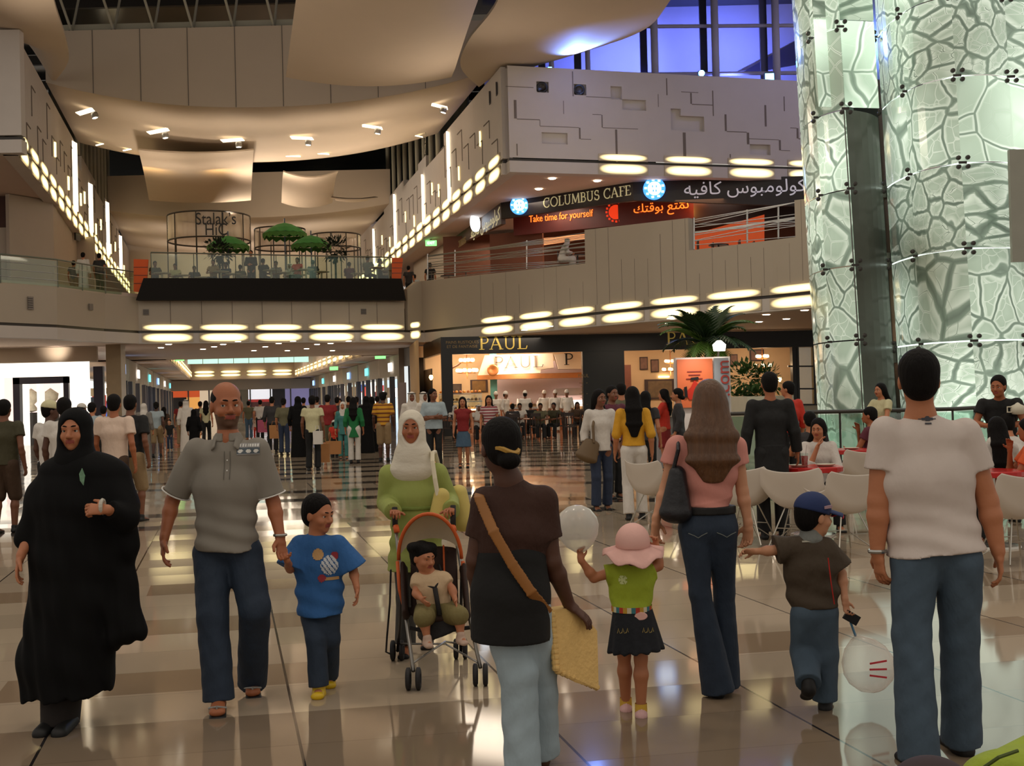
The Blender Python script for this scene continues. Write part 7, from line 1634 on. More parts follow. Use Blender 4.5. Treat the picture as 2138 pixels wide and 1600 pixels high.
pk.top(cloth((210, 142, 130), 'pink_cotton', .85, .3), hem=-.115, slv=.42, off=.012, waist=.112, hemw=.132, dep=.108, chestw=.148, slw=1.25, folds=.005)
pk.trousers(DENIM, th=.088, kn=.058, hm=.092, ln=1.12, waist=.155, wz=.085, dep=.115, fold=.002); pk.shoes()
S = Sdf(.006); P = J['pelvis']+V((0, 0, .065)); S.cap(P+V((0, 0, .021)), P-V((0, 0, .021)), .148, .112, side=(1, 0, 0), k=.01, flat=2); npmesh('black_belt', *S.mesh(), SHOEB, pk.root)
m = MB()
for sx in (-1, 1):
    c = J['pelvis']+V((sx*.075, -.118, -.065)); m.tube([c+V((-.05, .004, .02)), c+V((-.02, -.004, .008)), c+V((0, -.006, -.004)), c+V((.02, -.004, .008)), c+V((.05, .006, .02))], .0022, 4)
m.build('pocket_stitching', M('denim_stitch', (120, 126, 120), .7, .1, 9), pk.root)
bag = empty('black_handbag', W(1412, 1045, Y0-.1), 'slouchy black handbag on the left shoulder of the woman in pink', 'bag'); S = Sdf(.007); S.cap(W(1414, 990, Y0-.06), W(1411, 1068, Y0-.08), .045, .05, .085, .06, side=(1, 0, 0), k=.02); S.ell(W(1411, 1072, Y0-.08), (.082, .06, .05)); npmesh('pouch', *S.mesh(), M('black_bag_leather', (20, 20, 26), .45, .2, 7, bump=.3), bag)
MB().tube([W(1405, 985, Y0-.07), W(1416, 940, Y0-.09), W(1416, 918, Y0-.03), W(1420, 930, Y0+.08), W(1420, 985, Y0+.02)], .011, 6).build('strap', M('black_bag_leather', (20, 20, 26)), bag)
# --- little girl
Y0 = 6.0
J = px_joints(Y0, head=(1322, 1146), neck=(1318, 1178), sr=(1350, 1194), sl=(1282, 1194), chest=(1318, 1220), pelvis=(1318, 1266), er=(1375, 1182, .03), wr=(1371, 1146, .05), el=(1240, 1207), wl=(1213, 1170, -.03), hr=(1337, 1290), hl=(1300, 1290), kr=(1338, 1375, 0), kl=(1303, 1368, .05), ar=(1338, 1462, 0), al=(1306, 1440, .12))
gi = Fig(J, .54, (0.05, 1, 0), (.2, 1, .1), 'little girl, person in pink sun hat, lime top and denim skirt', S_TAN, hs=.80, vox=.005, base=V((W(1325, 1492, Y0).x, Y0, 0)), hands=dict(l=dict(d=(-.1, 0, 1), n=(.4, -.6, 0), curl=.9), r=dict(d=(-.1, 0, 1), n=(-.5, -.5, 0), curl=.8)))
gi.body(face=False, arm_w=1.15, leg_w=1.25); gi.hair('short')
PH = cloth((226, 178, 168), 'pink_sun_hat', .85, .3); S = Sdf(.0055); R = np.array(gi.HR); hs = gi.hs
S.ell(gi.h(0, -.015, .05), np.array((.108, .122, .115))*hs, R, .01); S.cut(gi.h(0, 0, .0), gi.HR @ V((0, -.15, -1)))
npmesh('hat_crown', *S.mesh(), PH, gi.root); P = []
for j in range(5):
    row = []
    for i in range(49):
        a = 2*math.pi*i/48; rr = (.100+.023*j)*hs; wv = math.sin(a*7)*.004*j+.006*math.sin(a*2+1)*j; row.append(gi.h(0, 0, 0)+gi.HR @ V((rr/hs*math.cos(a)*hs, (rr/hs*1.12*math.sin(a)-.015)*hs, (.016-.014*j+wv)*hs)))
    P.append(row)
MB().grid(P, tuple(gi.HR @ V((0, 0, .006)))).build('hat_brim', PH, gi.root, smooth=True)
sh = gi.top(cloth((158, 176, 44), 'lime_top'), hem=.03, slv=.38, off=.022, waist=.168, hemw=.178, dep=.15, chestw=.175, slw=1.5)
decal(gi, sh, W(1296, 1204, Y0+.05), (1, 0, 0), (0, 0, 1), .05, .05, (0, 1, 0), 12, lambda x, y: 0 if x*x+y*y < .8 and (x*x+y*y < .12 or abs(math.sin(math.atan2(y, x)*2.5)) > .35) else None, [cloth((206, 216, 150), 'pale_flower_print')], name='flower_print')
z1, z0 = W(1325, 1270, Y0).z, W(1325, 1358, Y0).z; gi.skirt(M('black_denim', (18, 22, 30), .8, .2, 9, bump=.3), z1, z0, .098, .142, .085, .12, ripple=.005, c=V((W(1320, 1270, Y0).x, Y0, 0)), off=(.012, 0))
bm = MB(); cB = V((W(1319, 1270, Y0).x, Y0, z1+.002)); n = 30; BC = [cloth(c, 'belt_%d' % i) for i, c in enumerate(((190, 150, 50), (180, 60, 40), (60, 120, 130), (210, 200, 170)))]
for i in range(n): a0, a1 = 2*math.pi*i/n, 2*math.pi*(i+1)/n; bm.cur = (i*7) % 4; bm.add([cB+V((math.cos(a)*.102, math.sin(a)*.09, z)) for a, z in ((a0, -.014), (a1, -.014), (a1, .014), (a0, .014))], [(0, 1, 2, 3)])
bm.build('patterned_belt', BC, gi.root); MB().lathe([(0, .0), (.03, .0), (.034, -.006)], cB+V((.035, -.09, -.028)), 18, Matrix.Rotation(math.pi/2, 3, 'X') @ Matrix.Scale(.6, 3, V((0, 1, 0)))).build('pink_skirt_patch', PH, gi.root)
m = MB()
for sx in (-1, 1):
    for k in range(5): c = cB+V((sx*.062+(k-2)*.011, -.104-.004*abs(sx), -.092)); m.tube([c+V((0, 0, -.012)), c+V((.006, -.002, .012*(-1)**k)), c+V((.010, 0, -.008))], .0018, 4)
m.build('gold_embroidery', M('gold_thread', (160, 140, 80), .6, .2, 9), gi.root)
for q in 'rl': a = J['a'+q]; MB().lathe([(.030, -.045), (.031, .0), (.030, .03)], a, 14).build('yellow_sock', cloth((214, 170, 60), 'yellow_sock'), gi.root, smooth=True)
gi.shoes(cloth((224, 180, 178), 'pale_pink_shoe'), sc=1.25)
# --- small boy with cap
Y0 = 6.06
J = px_joints(Y0, head=(1700, 1078), neck=(1692, 1120), sr=(1724, 1142), sl=(1654, 1140), chest=(1692, 1185), pelvis=(1700, 1262), er=(1757, 1198), wr=(1764, 1252, -.05), el=(1612, 1150), wl=(1578, 1152, .05), hr=(1718, 1284), hl=(1682, 1284), kr=(1720, 1370), kl=(1680, 1360, .03), ar=(1722, 1448), al=(1688, 1428, -.16), tl=(1684, 1455, -.10), tr=(1727, 1462, .10))
cb_ = Fig(J, .63, (.15, 1, 0), (.93, .35, -.08), 'small boy, person in blue cap and olive T-shirt seen from behind', S_PALE, hs=.86, vox=.0052, base=V((W(1700, 1478, Y0).x, Y0, 0)), hands=dict(r=dict(d=(.1, -.1, -1), n=(.4, -.6, 0), curl=.8), l=dict(d=(-1, 0, .05), n=(0, -.5, -.5), curl=.6)))
cb_.body(leg_w=1.1); cb_.hair('short'); CAPM = cloth((28, 46, 92), 'blue_cap_cotton', .8, .2); S = Sdf(.0055); R = np.array(cb_.HR); hs = cb_.hs
S.ell(cb_.h(0, -.015, .045), np.array((.097, .114, .100))*hs, R, .01); S.cut(cb_.h(0, 0, .022), cb_.HR @ V((0, -.2, -1))); npmesh('cap_crown', *S.mesh(), CAPM, cb_.root)
P = []
for j in range(6): 
    t = j/5; P.append([cb_.h(-.075*(1-.25*t*t)+.15*(1-.25*t*t)*i/10, .075+.115*t-.03*abs(i/5-1)**2*(1), .045-.028*t-.018*abs(i/5-1)**2) for i in range(11)])
MB().grid(P, tuple(cb_.HR @ V((0, 0, .006)))).build('cap_peak', [CAPM], cb_.root, smooth=True); MB().tube([p-cb_.HR @ V((0, 0, .003)) for p in P[-1]], .004, 6).build('red_peak_edge', cloth((180, 30, 50), 'red_edge'), cb_.root)
MB().prism([cb_.h(.088, .03+dx, .055+dz) for dx, dz in ((-.03, -.006), (.02, .002), (.02, .018), (-.03, .010))], tuple(cb_.HR @ V((.012, 0, 0)))).build('cap_emblem', cloth((170, 140, 150), 'cap_emblem_thread'), cb_.root)
sh = cb_.top(cloth((68, 56, 42), 'olive_brown_cotton'), hem=.02, slv=.8, off=.03, waist=.178, hemw=.185, dep=.15, chestw=.185, slw=1.7, folds=.003)
MB().tube([W(1729, 1165, Y0-.10), W(1735, 1215, Y0-.11), W(1742, 1262, Y0-.09)], .003, 5).build('red_piping', cloth((190, 40, 30), 'red_piping'), cb_.root)
S = Sdf(.006); S.cap(J['neck']+V((0, 0, .02)), J['neck']+V((0, 0, -.012)), .052, a1=.062, k=.01); npmesh('grey_collar', *S.mesh(), cloth((120, 124, 120), 'grey_collar'), cb_.root)
decal(cb_, sh, W(1679, 1128, Y0), (1, 0, .05), (0, 0, 1), .045, .016, (0, 1, 0), 12, lambda x, y: 0 if abs(y) < .7 and (int((x+1)*6) % 2 == 0 or abs(y) < .3) else None, [cloth((170, 166, 150), 'neck_label')], name='neck_label')
cb_.trousers(DENIMM, th=.118, kn=.112, hm=.10, ln=1.0, waist=.16, dep=.13, fold=.003); cb_.shoes(sc=1.25)
phone = MB().box(W(1778, 1290, Y0-.06), (.075, .018, .05), rot=Matrix.Rotation(.55, 3, 'Y')).build('mobile_phone', BLACK, label='dark mobile phone in the right hand of the small boy with cap', cat='phone')
# --- man in white T-shirt
Y0 = 5.16
J = px_joints(Y0, head=(1918, 793), neck=(1922, 866), sr=(2014, 905), sl=(1848, 902), chest=(1934, 1000), pelvis=(1952, 1125), er=(2062, 1046), wr=(2084, 1152, -.02), el=(1834, 1046), wl=(1832, 1154), hr=(1996, 1172), hl=(1908, 1172), kr=(2004, 1335, .04), kl=(1903, 1318, -.04), ar=(2008, 1530, .12), al=(1917, 1545, -.10))
wt = Fig(J, 1.02, (-.03, 1, 0), (.22, .97, 0), 'person in a white T-shirt and mid-blue jeans walking away at the right', S_TAN, hs=1.0, vox=.0062, base=V((W(1955, 1600, Y0).x, Y0, 0)), fat=1.04, hands=dict(r=dict(d=(.12, .05, -1), n=(-.8, .3, 0), curl=.4), l=dict(d=(.12, .05, -1), n=(.8, .3, 0), curl=.45)))
wt.body(face=False, arm_w=1.18); wt.hair('crop'); sh = wt.top(cloth((204, 192, 184), 'white_cotton_T', .85, .3), hem=.055, slv=.55, off=.016, waist=.160, hemw=.196, dep=.150, chestw=.182, slw=1.25, folds=.003, neckr=.060)
def emb(x, y):
    if y > -.2: return 0 if abs(y-.15) < .42*(1-abs(x)) or (abs(x) < .18 and abs(y) < .7) else None
    return 0 if abs(y+.75) < .14 and abs(x) < .35 else None
decal(wt, sh, W(1925, 876, Y0), (1, 0, 0), (0, 0, 1), .075, .045, (0, 1, 0), 22, emb, [cloth((60, 62, 70), 'dark_emblem_print')], name='neck_emblem')
S = Sdf(.006); n0 = J['neck']+V((0, 0, .004)); S.cap(n0+V((0, 0, .012)), n0-V((0, 0, .004)), .064, .062, side=(1, 0, 0), k=.004, flat=2); npmesh('collar_band', *S.mesh(), cloth((70, 66, 66), 'dark_collar'), wt.root)
wt.trousers(DENIMM, th=.100, kn=.078, hm=.086, ln=1.05, waist=.166, wz=.03, dep=.118, fold=.004); wt.shoes(sc=1.1)
for q, col in (('l', (150, 150, 146)),): w = J['w'+q]; MB().tube([w+V((math.cos(t)*.034, math.sin(t)*.03, .006)) for t in np.linspace(0, 2*math.pi, 19)[:-1]], .009, 6, closed=True).build('wristwatch', M('steel_watch', (176, 176, 172)), wt.root)
# --- things cut by the lower right corner
S = Sdf(.008); S.cap(W(2060, 1640, 3.2), W(2180, 1590, 3.3), .075, .06, .09, .07, k=.03); S.ell(W(2120, 1612, 3.2), (.13, .08, .06)); gb = empty('lime_green_bag', W(2110, 1640, 3.2), 'top of a lime green bag cut off by the lower right corner', 'bag'); npmesh('cover', *S.mesh(), M('lime_green_fabric', (150, 170, 40), .7, .2, 7, bump=.5), gb)
MB().tube([W(2050, 1606, 3.12), W(2085, 1582, 3.1), W(2125, 1568, 3.12)], .005, 6).build('seam', M('dark_green_seam', (70, 84, 24), .7, .1, 9), gb)
S = Sdf(.008); S.ell(W(1945, 1660, 3.0), (.11, .10, .095)); db_ = empty('dark_purple_cover', W(1945, 1690, 3.0), 'rounded dark purple-brown cover beside the lime green bag', 'bag'); npmesh('cover', *S.mesh(), M('dark_purple_fabric', (58, 44, 48), .8, .2, 7), db_)
# ================================================================== EVERYONE ELSE
rp = random.Random(5)
PAL = dict(k=(11, 11, 12), w=(206, 200, 192), g=(120, 116, 110), o=(62, 58, 36), y=(206, 150, 30), r=(128, 24, 26), R=(196, 48, 30), b=(38, 50, 74), B=(70, 96, 120), t=(150, 126, 92), G=(22, 110, 58), p=(214, 190, 172), l=(196, 190, 150), n=(70, 50, 34), T=(60, 120, 116), c=(214, 206, 196), m=(90, 34, 50), O=(210, 90, 40), d=(46, 44, 46), s=(156, 170, 176), u=(96, 92, 68))
def person(u, Y, H, deg, lab, top='w', bot='k', kind='pants', hair='short', arms='down', walk=0.0, seat=False, z=0.0, skin=S_TAN, slv=.5, fem=False, lean=0.0, group=None, look=None, hem=.05, hc=None, fat=1.0, len_=.25, dx=0.0, dz=0.0):
    vox = .0085 if Y < 18 else .012 if Y < 34 else .017
    x = W(u, 850, Y).x+dx; a = math.radians(-deg); R = Matrix.Rotation(a, 3, 'Z'); J = {k: V((x, Y, z+dz))+R @ v for k, v in pose(H, walk, seat, arms, fem, lean).items()}
    b = R @ V((0, 1, 0)); f = b if look is None else Matrix.Rotation(math.radians(-look), 3, 'Z') @ V((0, 1, 0)); f = V((f.x, f.y, -.12 if (seat or lean) else 0))
    F = Fig(J, H/1.75*(1 if H > 1.4 else .98), b, f, lab, skin, hs=max(H/1.75, .72+(H-.9)*.33), vox=vox, group=group, base=V((x, Y, z+dz if not seat else z)), fat=fat)
    facing = f.y < .3; F.body(face=facing and Y < 34, legs=kind not in ('abaya', 'kandura'), leg_w=1.04)
    tc = cloth(PAL[top]); bc = cloth(PAL[bot])
    if kind == 'abaya':
        K = M('black_cloak_cloth', (10, 10, 11)); F.kandura(K, w=.175, hw=.24, name='cloak')
    elif kind == 'kandura': F.kandura(tc, name='robe')
    else:
        F.top(tc, hem=hem, slv=slv, waist=.125 if fem else .145, hemw=.16 if fem else .17, dep=.13, chestw=.155 if fem else .175, off=.018)
        if kind == 'pants': F.trousers(bc, th=.09, kn=.07, hm=.075)
        elif kind == 'shorts': F.trousers(bc, th=.10, kn=.09, ln=0.0, name='shorts')
        elif kind == 'skirt': P = J['pelvis']; F.skirt(bc, P.z+.02, J['kr'].z+.02, .155*H/1.75, .2*H/1.75, name='skirt')
        elif kind == 'apron': F.trousers(bc); P = J['pelvis']; F.skirt(bc, P.z+.05, J['kr'].z-.05, .165, .20, .13, .15, name='long_apron')
    if kind != 'abaya': F.shoes(names='shoe') if Y < 40 else None
    else: pass
    if hair == 'hijab': F.scarf(cloth(PAL[hc or 'w']), drape=.16, width=.16)
    elif hair == 'hood': F.scarf(M('black_cloak_cloth', (10, 10, 11)), drape=.22, width=.17, name='hood')
    elif hair == 'ghutra': F.scarf(cloth(PAL['c'], 'white_headcloth'), drape=.22, width=.17, name='headcloth', open_=(.075, .11)); MB().tube([F.h(math.cos(t)*.10, math.sin(t)*.115-.01, .085) for t in np.linspace(0, 2*math.pi, 17)[:-1]], .010*F.hs, 6, closed=True).build('black_cord', BLACK, F.root)
    elif hair in ('capw', 'hatw', 'toque'):
        F.hair('short'); S = Sdf(max(vox, .008)); R_ = np.array(F.HR); hh = .098 if hair != 'toque' else .13; S.ell(F.h(0, -.015, .05), np.array((.097, .112, hh))*F.hs, R_, .01); S.cut(F.h(0, 0, .035), F.HR @ V((0, -.15, -1)))
        if hair == 'capw': S.cap(F.h(0, .09, .045), F.h(0, .15, .035), .06*F.hs, .008, side=F.HR @ V((1, 0, 0)), k=.01)
        npmesh({'capw': 'cap', 'hatw': 'hat', 'toque': 'cook_cap'}[hair], *S.mesh(), cloth(PAL[hc or 'c']), F.root)
    elif hair == 'long': F.hair('long', length=len_, width=.10)
    elif hair: F.hair(hair)
    return F
def carry(name, u, v, Y, w, h, mat, lab, d=.14, cat='bag', handles=True):
    c = W(u, v, Y); r = empty(name, c, lab, cat); m = MB(); b = [(-w/2, -d/2), (w/2, -d/2), (w/2, d/2), (-w/2, d/2)]
    m.add([(c.x+x, c.y+y, c.z-h/2) for x, y in b]+[(c.x+x*1.06, c.y+y*1.06, c.z+h/2) for x, y in b], [(0, 3, 2, 1), (0, 1, 5, 4), (1, 2, 6, 5), (2, 3, 7, 6), (3, 0, 4, 7), (4, 5, 6, 7)]); m.build('bag_body', mat, r)
    if handles: MB().tube([c+V((-w*.25, -d/2, h/2)), c+V((-w*.15, -d/2, h/2+.12)), c+V((w*.15, -d/2, h/2+.12)), c+V((w*.25, -d/2, h/2))], .008, 5).build('handle', mat, r)
    return r
KRAFT = M('kraft_paper', (170, 118, 70), .8, .1, 6); PLAS = M('white_plastic_bag', (214, 208, 200), .5, .06, 6)
# left group
person(8, 15.6, 1.72, 0, 'person in dark olive T-shirt and brown shorts cut off by the left picture edge', 'o', 'n', 'shorts', walk=.3, skin=S_BROWN, fat=1.1)
person(104, 15.3, 1.68, 20, 'person in white shirt and pale cap walking away at far left', 'w', 'k', hair='capw', hc='l', skin=S_DARK, walk=.5, look=60)
person(134, 14.7, 1.72, 0, 'person with round black hair in white shirt behind the black cloak', 'w', 'k', walk=.2, skin=S_DARK)
person(192, 25, 1.68, 10, 'person in pale grey shirt before the dark shop panel', 's', 'k', walk=.4)
person(170, 27, 1.66, 40, 'person in white cap close to the white shop wall', 's', 'g', hair='capw', hc='w', skin=S_BROWN)
person(216, 30, 1.6, 0, 'small distant person in white in front of the beige marble column', 'w', 'k')
person(238, 15.4, 1.75, 0, 'person in pale pink T-shirt and brown trousers walking away', 'p', 'n', walk=.4, skin=S_MID, slv=.6)
person(272, 16.6, 1.75, 8, 'person in black T-shirt and beige shorts beside the pale pink T-shirt', 'k', 't', 'shorts', walk=.5, skin=S_BROWN, slv=.7, fat=1.1)
person(300, 36, 1.65, 0, 'distant person in white headscarf and grey robe on the left', 'g', 'w', 'kandura', hair='hijab')
person(326, 37, 1.68, -10, 'person in pale grey top and beige shorts with legs apart', 's', 't', 'shorts', hair='bun', walk=.9, fem=True, skin=S_DARK)
person(342, 44, 1.5, 0, 'distant person in brown top left of the child in black', 'n', 't', 'skirt', hair='long', fem=True)
person(353, 42, 1.05, 180, 'distant child in black shirt facing the camera', 'k', 'b', skin=S_PALE)
person(377, 46, 1.7, 0, 'distant person in red shirt left of the white robe', 'r', 't')
person(388, 40, 1.75, 0, 'person in long pale robe walking away beside the small black cloak', 'c', 'c', 'kandura', hair='ghutra')
person(404, 38, 1.42, 0, 'short person in black cloak walking away, left of grey polo shirt', 'k', 'k', 'abaya', hair='hood')
person(418, 47, 1.68, 5, 'distant person in dark clothes near the short black cloak', 'd', 'k', walk=.5)
person(430, 45, 1.7, -10, 'distant person in cream top left of the bald head', 'l', 'k', walk=.8, hair='long', fem=True)
# middle
person(519, 52, 1.66, 0, 'distant person in green shirt and jeans right of the bald head', 'u', 'B')
person(542, 50, 1.72, 0, 'distant person in white shirt leaning over a pink pushchair', 'w', 'k', lean=.2)
person(533, 52, 1.0, 180, 'distant small child in pale pink clothes', 'p', 'R', skin=S_PALE)
person(568, 38, 1.76, 0, 'person in dark grey shirt carrying a tall kraft paper bag', 'd', 'k', walk=.2, slv=1.6)
person(592, 36, 1.7, 0, 'person in patterned olive top and jeans beside the large black cloak', 'u', 'b', hair='bun', fem=True, slv=.9)
person(622, 34.5, 1.74, 0, 'person in large black cloak walking away left of the white T-shirt boy', 'k', 'k', 'abaya', hair='hood')
person(634, 44, 1.72, 0, 'distant person in white shirt just behind the large black cloak', 'w', 'k')
person(652, 27.6, 1.72, 0, 'young person in cream T-shirt and tight black trousers, white bag on shoulder', 'l', 'k', walk=.3, skin=S_BROWN, hair='crop')
person(662, 43, 1.74, 0, 'distant person in white shirt behind the young person in cream', 'w', 'g')
person(684, 34, 1.76, 0, 'person in dark red shirt and khaki trousers carrying shopping bags', 'r', 'u', 'shorts', fat=1.1)
person(697, 33.5, 1.02, 0, 'child in red shirt and white hat beside the dark red shirt', 'R', 'k', hair='hatw', hc='w')
person(704, 41, 1.7, 10, 'distant person in dark grey between red shirt and teal headscarf', 'd', 'k')
person(716, 33, 1.55, 180, 'person in white headscarf and teal tunic facing the camera', 'T', 'T', hair='hijab', slv=1.8, hem=.2, fem=True)
person(709, 45, 1.65, 180, 'distant person with long dark hair right of the red shirt', 'n', 'k', hair='long', fem=True)
person(738, 30.5, 1.66, 0, 'person in bright green tunic and white trousers with dark shawl', 'G', 'w', hair='long', slv=1.6, hem=.26, fem=True, len_=.3)
person(728, 42, 1.72, 0, 'distant person in brown shirt behind the green tunic', 'n', 'k')
person(745, 44, 1.7, 0, 'distant person in grey behind and right of green tunic', 'g', 'k')
person(765, 36, 1.7, 0, 'person in black cloak, left one of the pair beyond the striped shirt', 'k', 'k', 'abaya', hair='hood')
person(776, 36.8, 1.68, 0, 'person in black cloak, right one of the pair beyond the striped shirt', 'k', 'k', 'abaya', hair='hood')
st = person(800, 31, 1.78, 0, 'person in yellow and brown striped T-shirt and beige shorts', 'y', 't', 'shorts', hair='fluffy', skin=S_DARK, slv=.8)
m_, nt_, b_ = newmat('yellow_stripes'); x_, y_, z_ = xyz(nt_, geo=True); nt_.links.new(mixc(nt_, (z_*9.5).fract().gt(.62), lin((206, 150, 40)), lin((120, 66, 30))), b_.inputs['Base Color']); b_.inputs['Roughness'].default_value = .85
[o for o in st.root.children if o.name.startswith('shirt')][0].data.materials[0] = m_
person(788, 43, 1.7, 0, 'distant person in dark shirt left of the striped T-shirt', 'k', 'k')
person(860, 29.5, 1.76, 170, 'person in white robe and white headcloth, left one of the pair', 'c', 'c', 'kandura', hair='ghutra', skin=S_BROWN)
person(884, 30.5, 1.76, 140, 'person in white robe and headcloth turned aside, right one of the pair', 'c', 'c', 'kandura', hair='ghutra', skin=S_BROWN)
person(905, 26.5, 1.80, 180, 'person in pale blue shirt with folded arms', 's', 'k', arms='cross', skin=S_BROWN, look=140, slv=.9, fat=1.12)
person(966, 27.5, 1.60, 180, 'person in dark red sleeveless top and blue-grey skirt facing the camera', 'r', 'B', 'skirt', hair='long', fem=True, slv=0, skin=S_TAN)
rs = person(1021, 30, 1.62, 180, 'person in red and white striped top behind the dark bun', 'm', 'k', hair='long', fem=True, slv=.5)
m_, nt_, b_ = newmat('red_stripes'); x_, y_, z_ = xyz(nt_, geo=True); nt_.links.new(mixc(nt_, (z_*14).fract().gt(.55), lin((190, 170, 168)), lin((130, 40, 50))), b_.inputs['Base Color']); b_.inputs['Roughness'].default_value = .85
[o for o in rs.root.children if o.name.startswith('shirt')][0].data.materials[0] = m_
for i, (u, Y, c, dg, h, l) in enumerate(((998, 43.2, 'w', 170, 'ghutra', 'seated person in white headcloth on the terrace behind red striped top'), (1128, 43.6, 'u', 180, 'short', 'seated person in olive shirt bent over the terrace table'), (1158, 44.2, 'o', 200, 'short', 'seated person in brown shirt at the right terrace table'),
    (948, 44.8, 'w', 160, 'hijab', 'seated person in white at the leftmost terrace table'), (1085, 46.4, 'w', 180, 'short', 'seated person in white shirt before the bakery counter'), (1108, 47.0, 'k', 0, 'short', 'seated person in black seen from behind on the terrace'), (1030, 46.6, 'w', 190, 'ghutra', 'seated person in white robe right of the striped top'), (1205, 45.4, 'n', 180, 'long', 'seated person in brown before the black middle pier'), (1070, 44.4, 'd', 0, 'bun', 'seated person in dark clothes behind the dark bun'))):
    person(u, Y, 1.72, dg, l, c, 'k', 'pants', hair=h, seat=True, arms='table', lean=.15, skin=S_BROWN)
for u, Y, l, dg in ((1056, 50.6, 'cook in white with white cap at the left of the bakery', 120), (1097, 49.9, 'cook in white jacket seen from behind in the bakery', 10), (1036, 51.6, 'cook in white cap bending over the pastry counter', 180), (1160, 51.5, 'cook in white cap deep in the bakery kitchen', 190), (1184, 50.5, 'cook in white cap next to the black middle pier', 200), (1137, 52.6, 'cook in white cap under the extractor hood', 180)):
    person(u, Y, 1.76, dg, 'person dressed as '+l, 'w', 'w', hair='toque', slv=1.5, skin=S_BROWN)
# right group
person(1252, 16.6, 1.66, 170, 'person in white blouse and dark jeans with brown shoulder bag', 'w', 'b', hair='long', fem=True, slv=1.5, look=150, skin=S_BROWN, hem=.08, walk=.25, len_=.14)
person(1278, 18.5, 1.72, 150, 'person in dark top half hidden behind the white blouse', 'm', 'k', skin=S_BROWN)
person(1298, 21, 1.78, 0, 'person in grey T-shirt behind the woman in yellow', 'u', 'k')
person(1321, 15.3, 1.68, 0, 'person with long black hair in yellow top and white trousers', 'y', 'w', hair='long', fem=True, slv=1.1, hem=-.03, walk=.35, len_=.34, skin=S_TAN)
person(1348, 19.5, 1.62, 20, 'person with dark hair and dark green top behind the yellow top', 'd', 'k', hair='long', fem=True)
person(1387, 24.4, 1.66, -70, 'person in orange-red top at the white bar table', 'R', 'r', 'skirt', hair='long', fem=True, arms='table', slv=.8)
person(1416, 22.0, 1.66, -80, 'person in dark brown jacket left of the very long brown hair', 'd', 'd', hair='bun', fem=True, slv=1.8)
person(1608, 12.95, 1.79, 0, 'person in black with long apron standing at the red table', 'k', 'k', 'apron', arms='bag', slv=1.9, skin=S_MID, hair='short')
person(1646, 18.6, 1.72, -20, 'person in bright red top with dark strap beyond the waiter', 'R', 'k', hair='short', slv=1.4, look=-60)
person(1706, 13.9, 1.62, 180, 'person in white blouse with long black hair seated drinking', 'w', 'k', hair='long', fem=True, seat=True, arms='face', slv=1.4, look=-150, skin=S_TAN)
person(1690, 16.4, 1.66, 0, 'person with dark hair seated just behind the drinking woman', 'd', 'k', seat=True, arms='table')
person(1817, 17.2, 1.7, -60, 'person resting chin on hand at the farther red table', 'm', 'k', seat=True, arms='face', skin=S_MID, slv=.4)
person(1840, 20.0, 1.66, -120, 'person with long black hair leaning by the railing', 'l', 'k', hair='long', fem=True, arms='table', len_=.3)
person(2092, 14.2, 1.76, -150, 'person in black T-shirt leaning over the right hand table', 'k', 'k', arms='table', lean=.35, skin=S_MID, look=-140)
person(2080, 12.6, 1.62, 0, 'person with long black hair seated with her back to camera', 'w', 'k', hair='long', fem=True, seat=True, arms='table', len_=.36)
person(2112, 13.6, 1.7, 10, 'person in white shirt seated bending forward at far right', 'w', 'b', seat=True, arms='table', lean=.35)
person(2148, 12.0, 1.62, -70, 'person in orange top seated at the right picture edge', 'O', 'k', hair='long', fem=True, seat=True, arms='face', skin=S_MID)
c = W(2125, 855, 13.75); tp = empty('teapot', c, 'white teapot held in front of the black T-shirt', 'teapot'); MB().lathe([(0, -.06), (.06, -.055), (.08, -.01), (.07, .04), (.03, .06), (.015, .075), (0, .08)], c, 18).build('body', WT, tp, smooth=True); MB().tube([c+V((-.06, 0, .03)), c+V((-.12, 0, .03)), c+V((-.12, 0, -.03)), c+V((-.07, 0, -.03))], .009, 6).build('handle', WT, tp); MB().tube([c+V((.07, 0, -.01)), c+V((.11, 0, .03)), c+V((.12, 0, .06))], [.016, .012, .009], 6).build('spout', WT, tp)
# bags
carry('paper_bag', 573, 902, 37.5, .28, .42, KRAFT, 'tall kraft paper bag carried by the person in dark grey'); carry('paper_bag', 677, 946, 28.2, .24, .44, KRAFT, 'upright brown paper bag held low beside black trousers'); carry('paper_bag', 697, 935, 29.5, .34, .32, KRAFT, 'tilted light brown paper bag by the dark red shirt')
carry('white_shoulder_bag', 664, 914, 27.3, .2, .3, PLAS, 'white printed bag hanging from the cream T-shirt shoulder'); bb = empty('brown_shoulder_bag', W(1228, 950, 16.4), 'large olive-brown bag of the woman in white blouse', 'bag'); OB = M('olive_brown_leather', (96, 74, 44), .5, .1, 7); S = Sdf(.01); S.cap(W(1236, 925, 16.45), W(1224, 955, 16.4), .11, .05, .16, .07, k=.02); npmesh('pouch', *S.mesh(), OB, bb); MB().tube([W(1240, 925, 16.4), W(1238, 890, 16.45), W(1242, 866, 16.6), W(1246, 890, 16.75), W(1246, 925, 16.6)], .02, 6).build('strap', OB, bb)
carry('small_rucksack', 1643, 873, 18.3, .12, .4, M('dark_strap_cloth', (40, 30, 44), .7, .1, 7), 'dark rucksack on the bright red top', handles=False)
pc = empty('pushchair', W(545, 890, 49), 'distant pink pushchair by the white shirt', 'pushchair'); q = W(550, 866, 49); MB().box((q.x, 49, .62), (.4, .5, .5)).build('seat', M('pink_pushchair_cloth', (190, 90, 120), .7, .2, 5), pc)
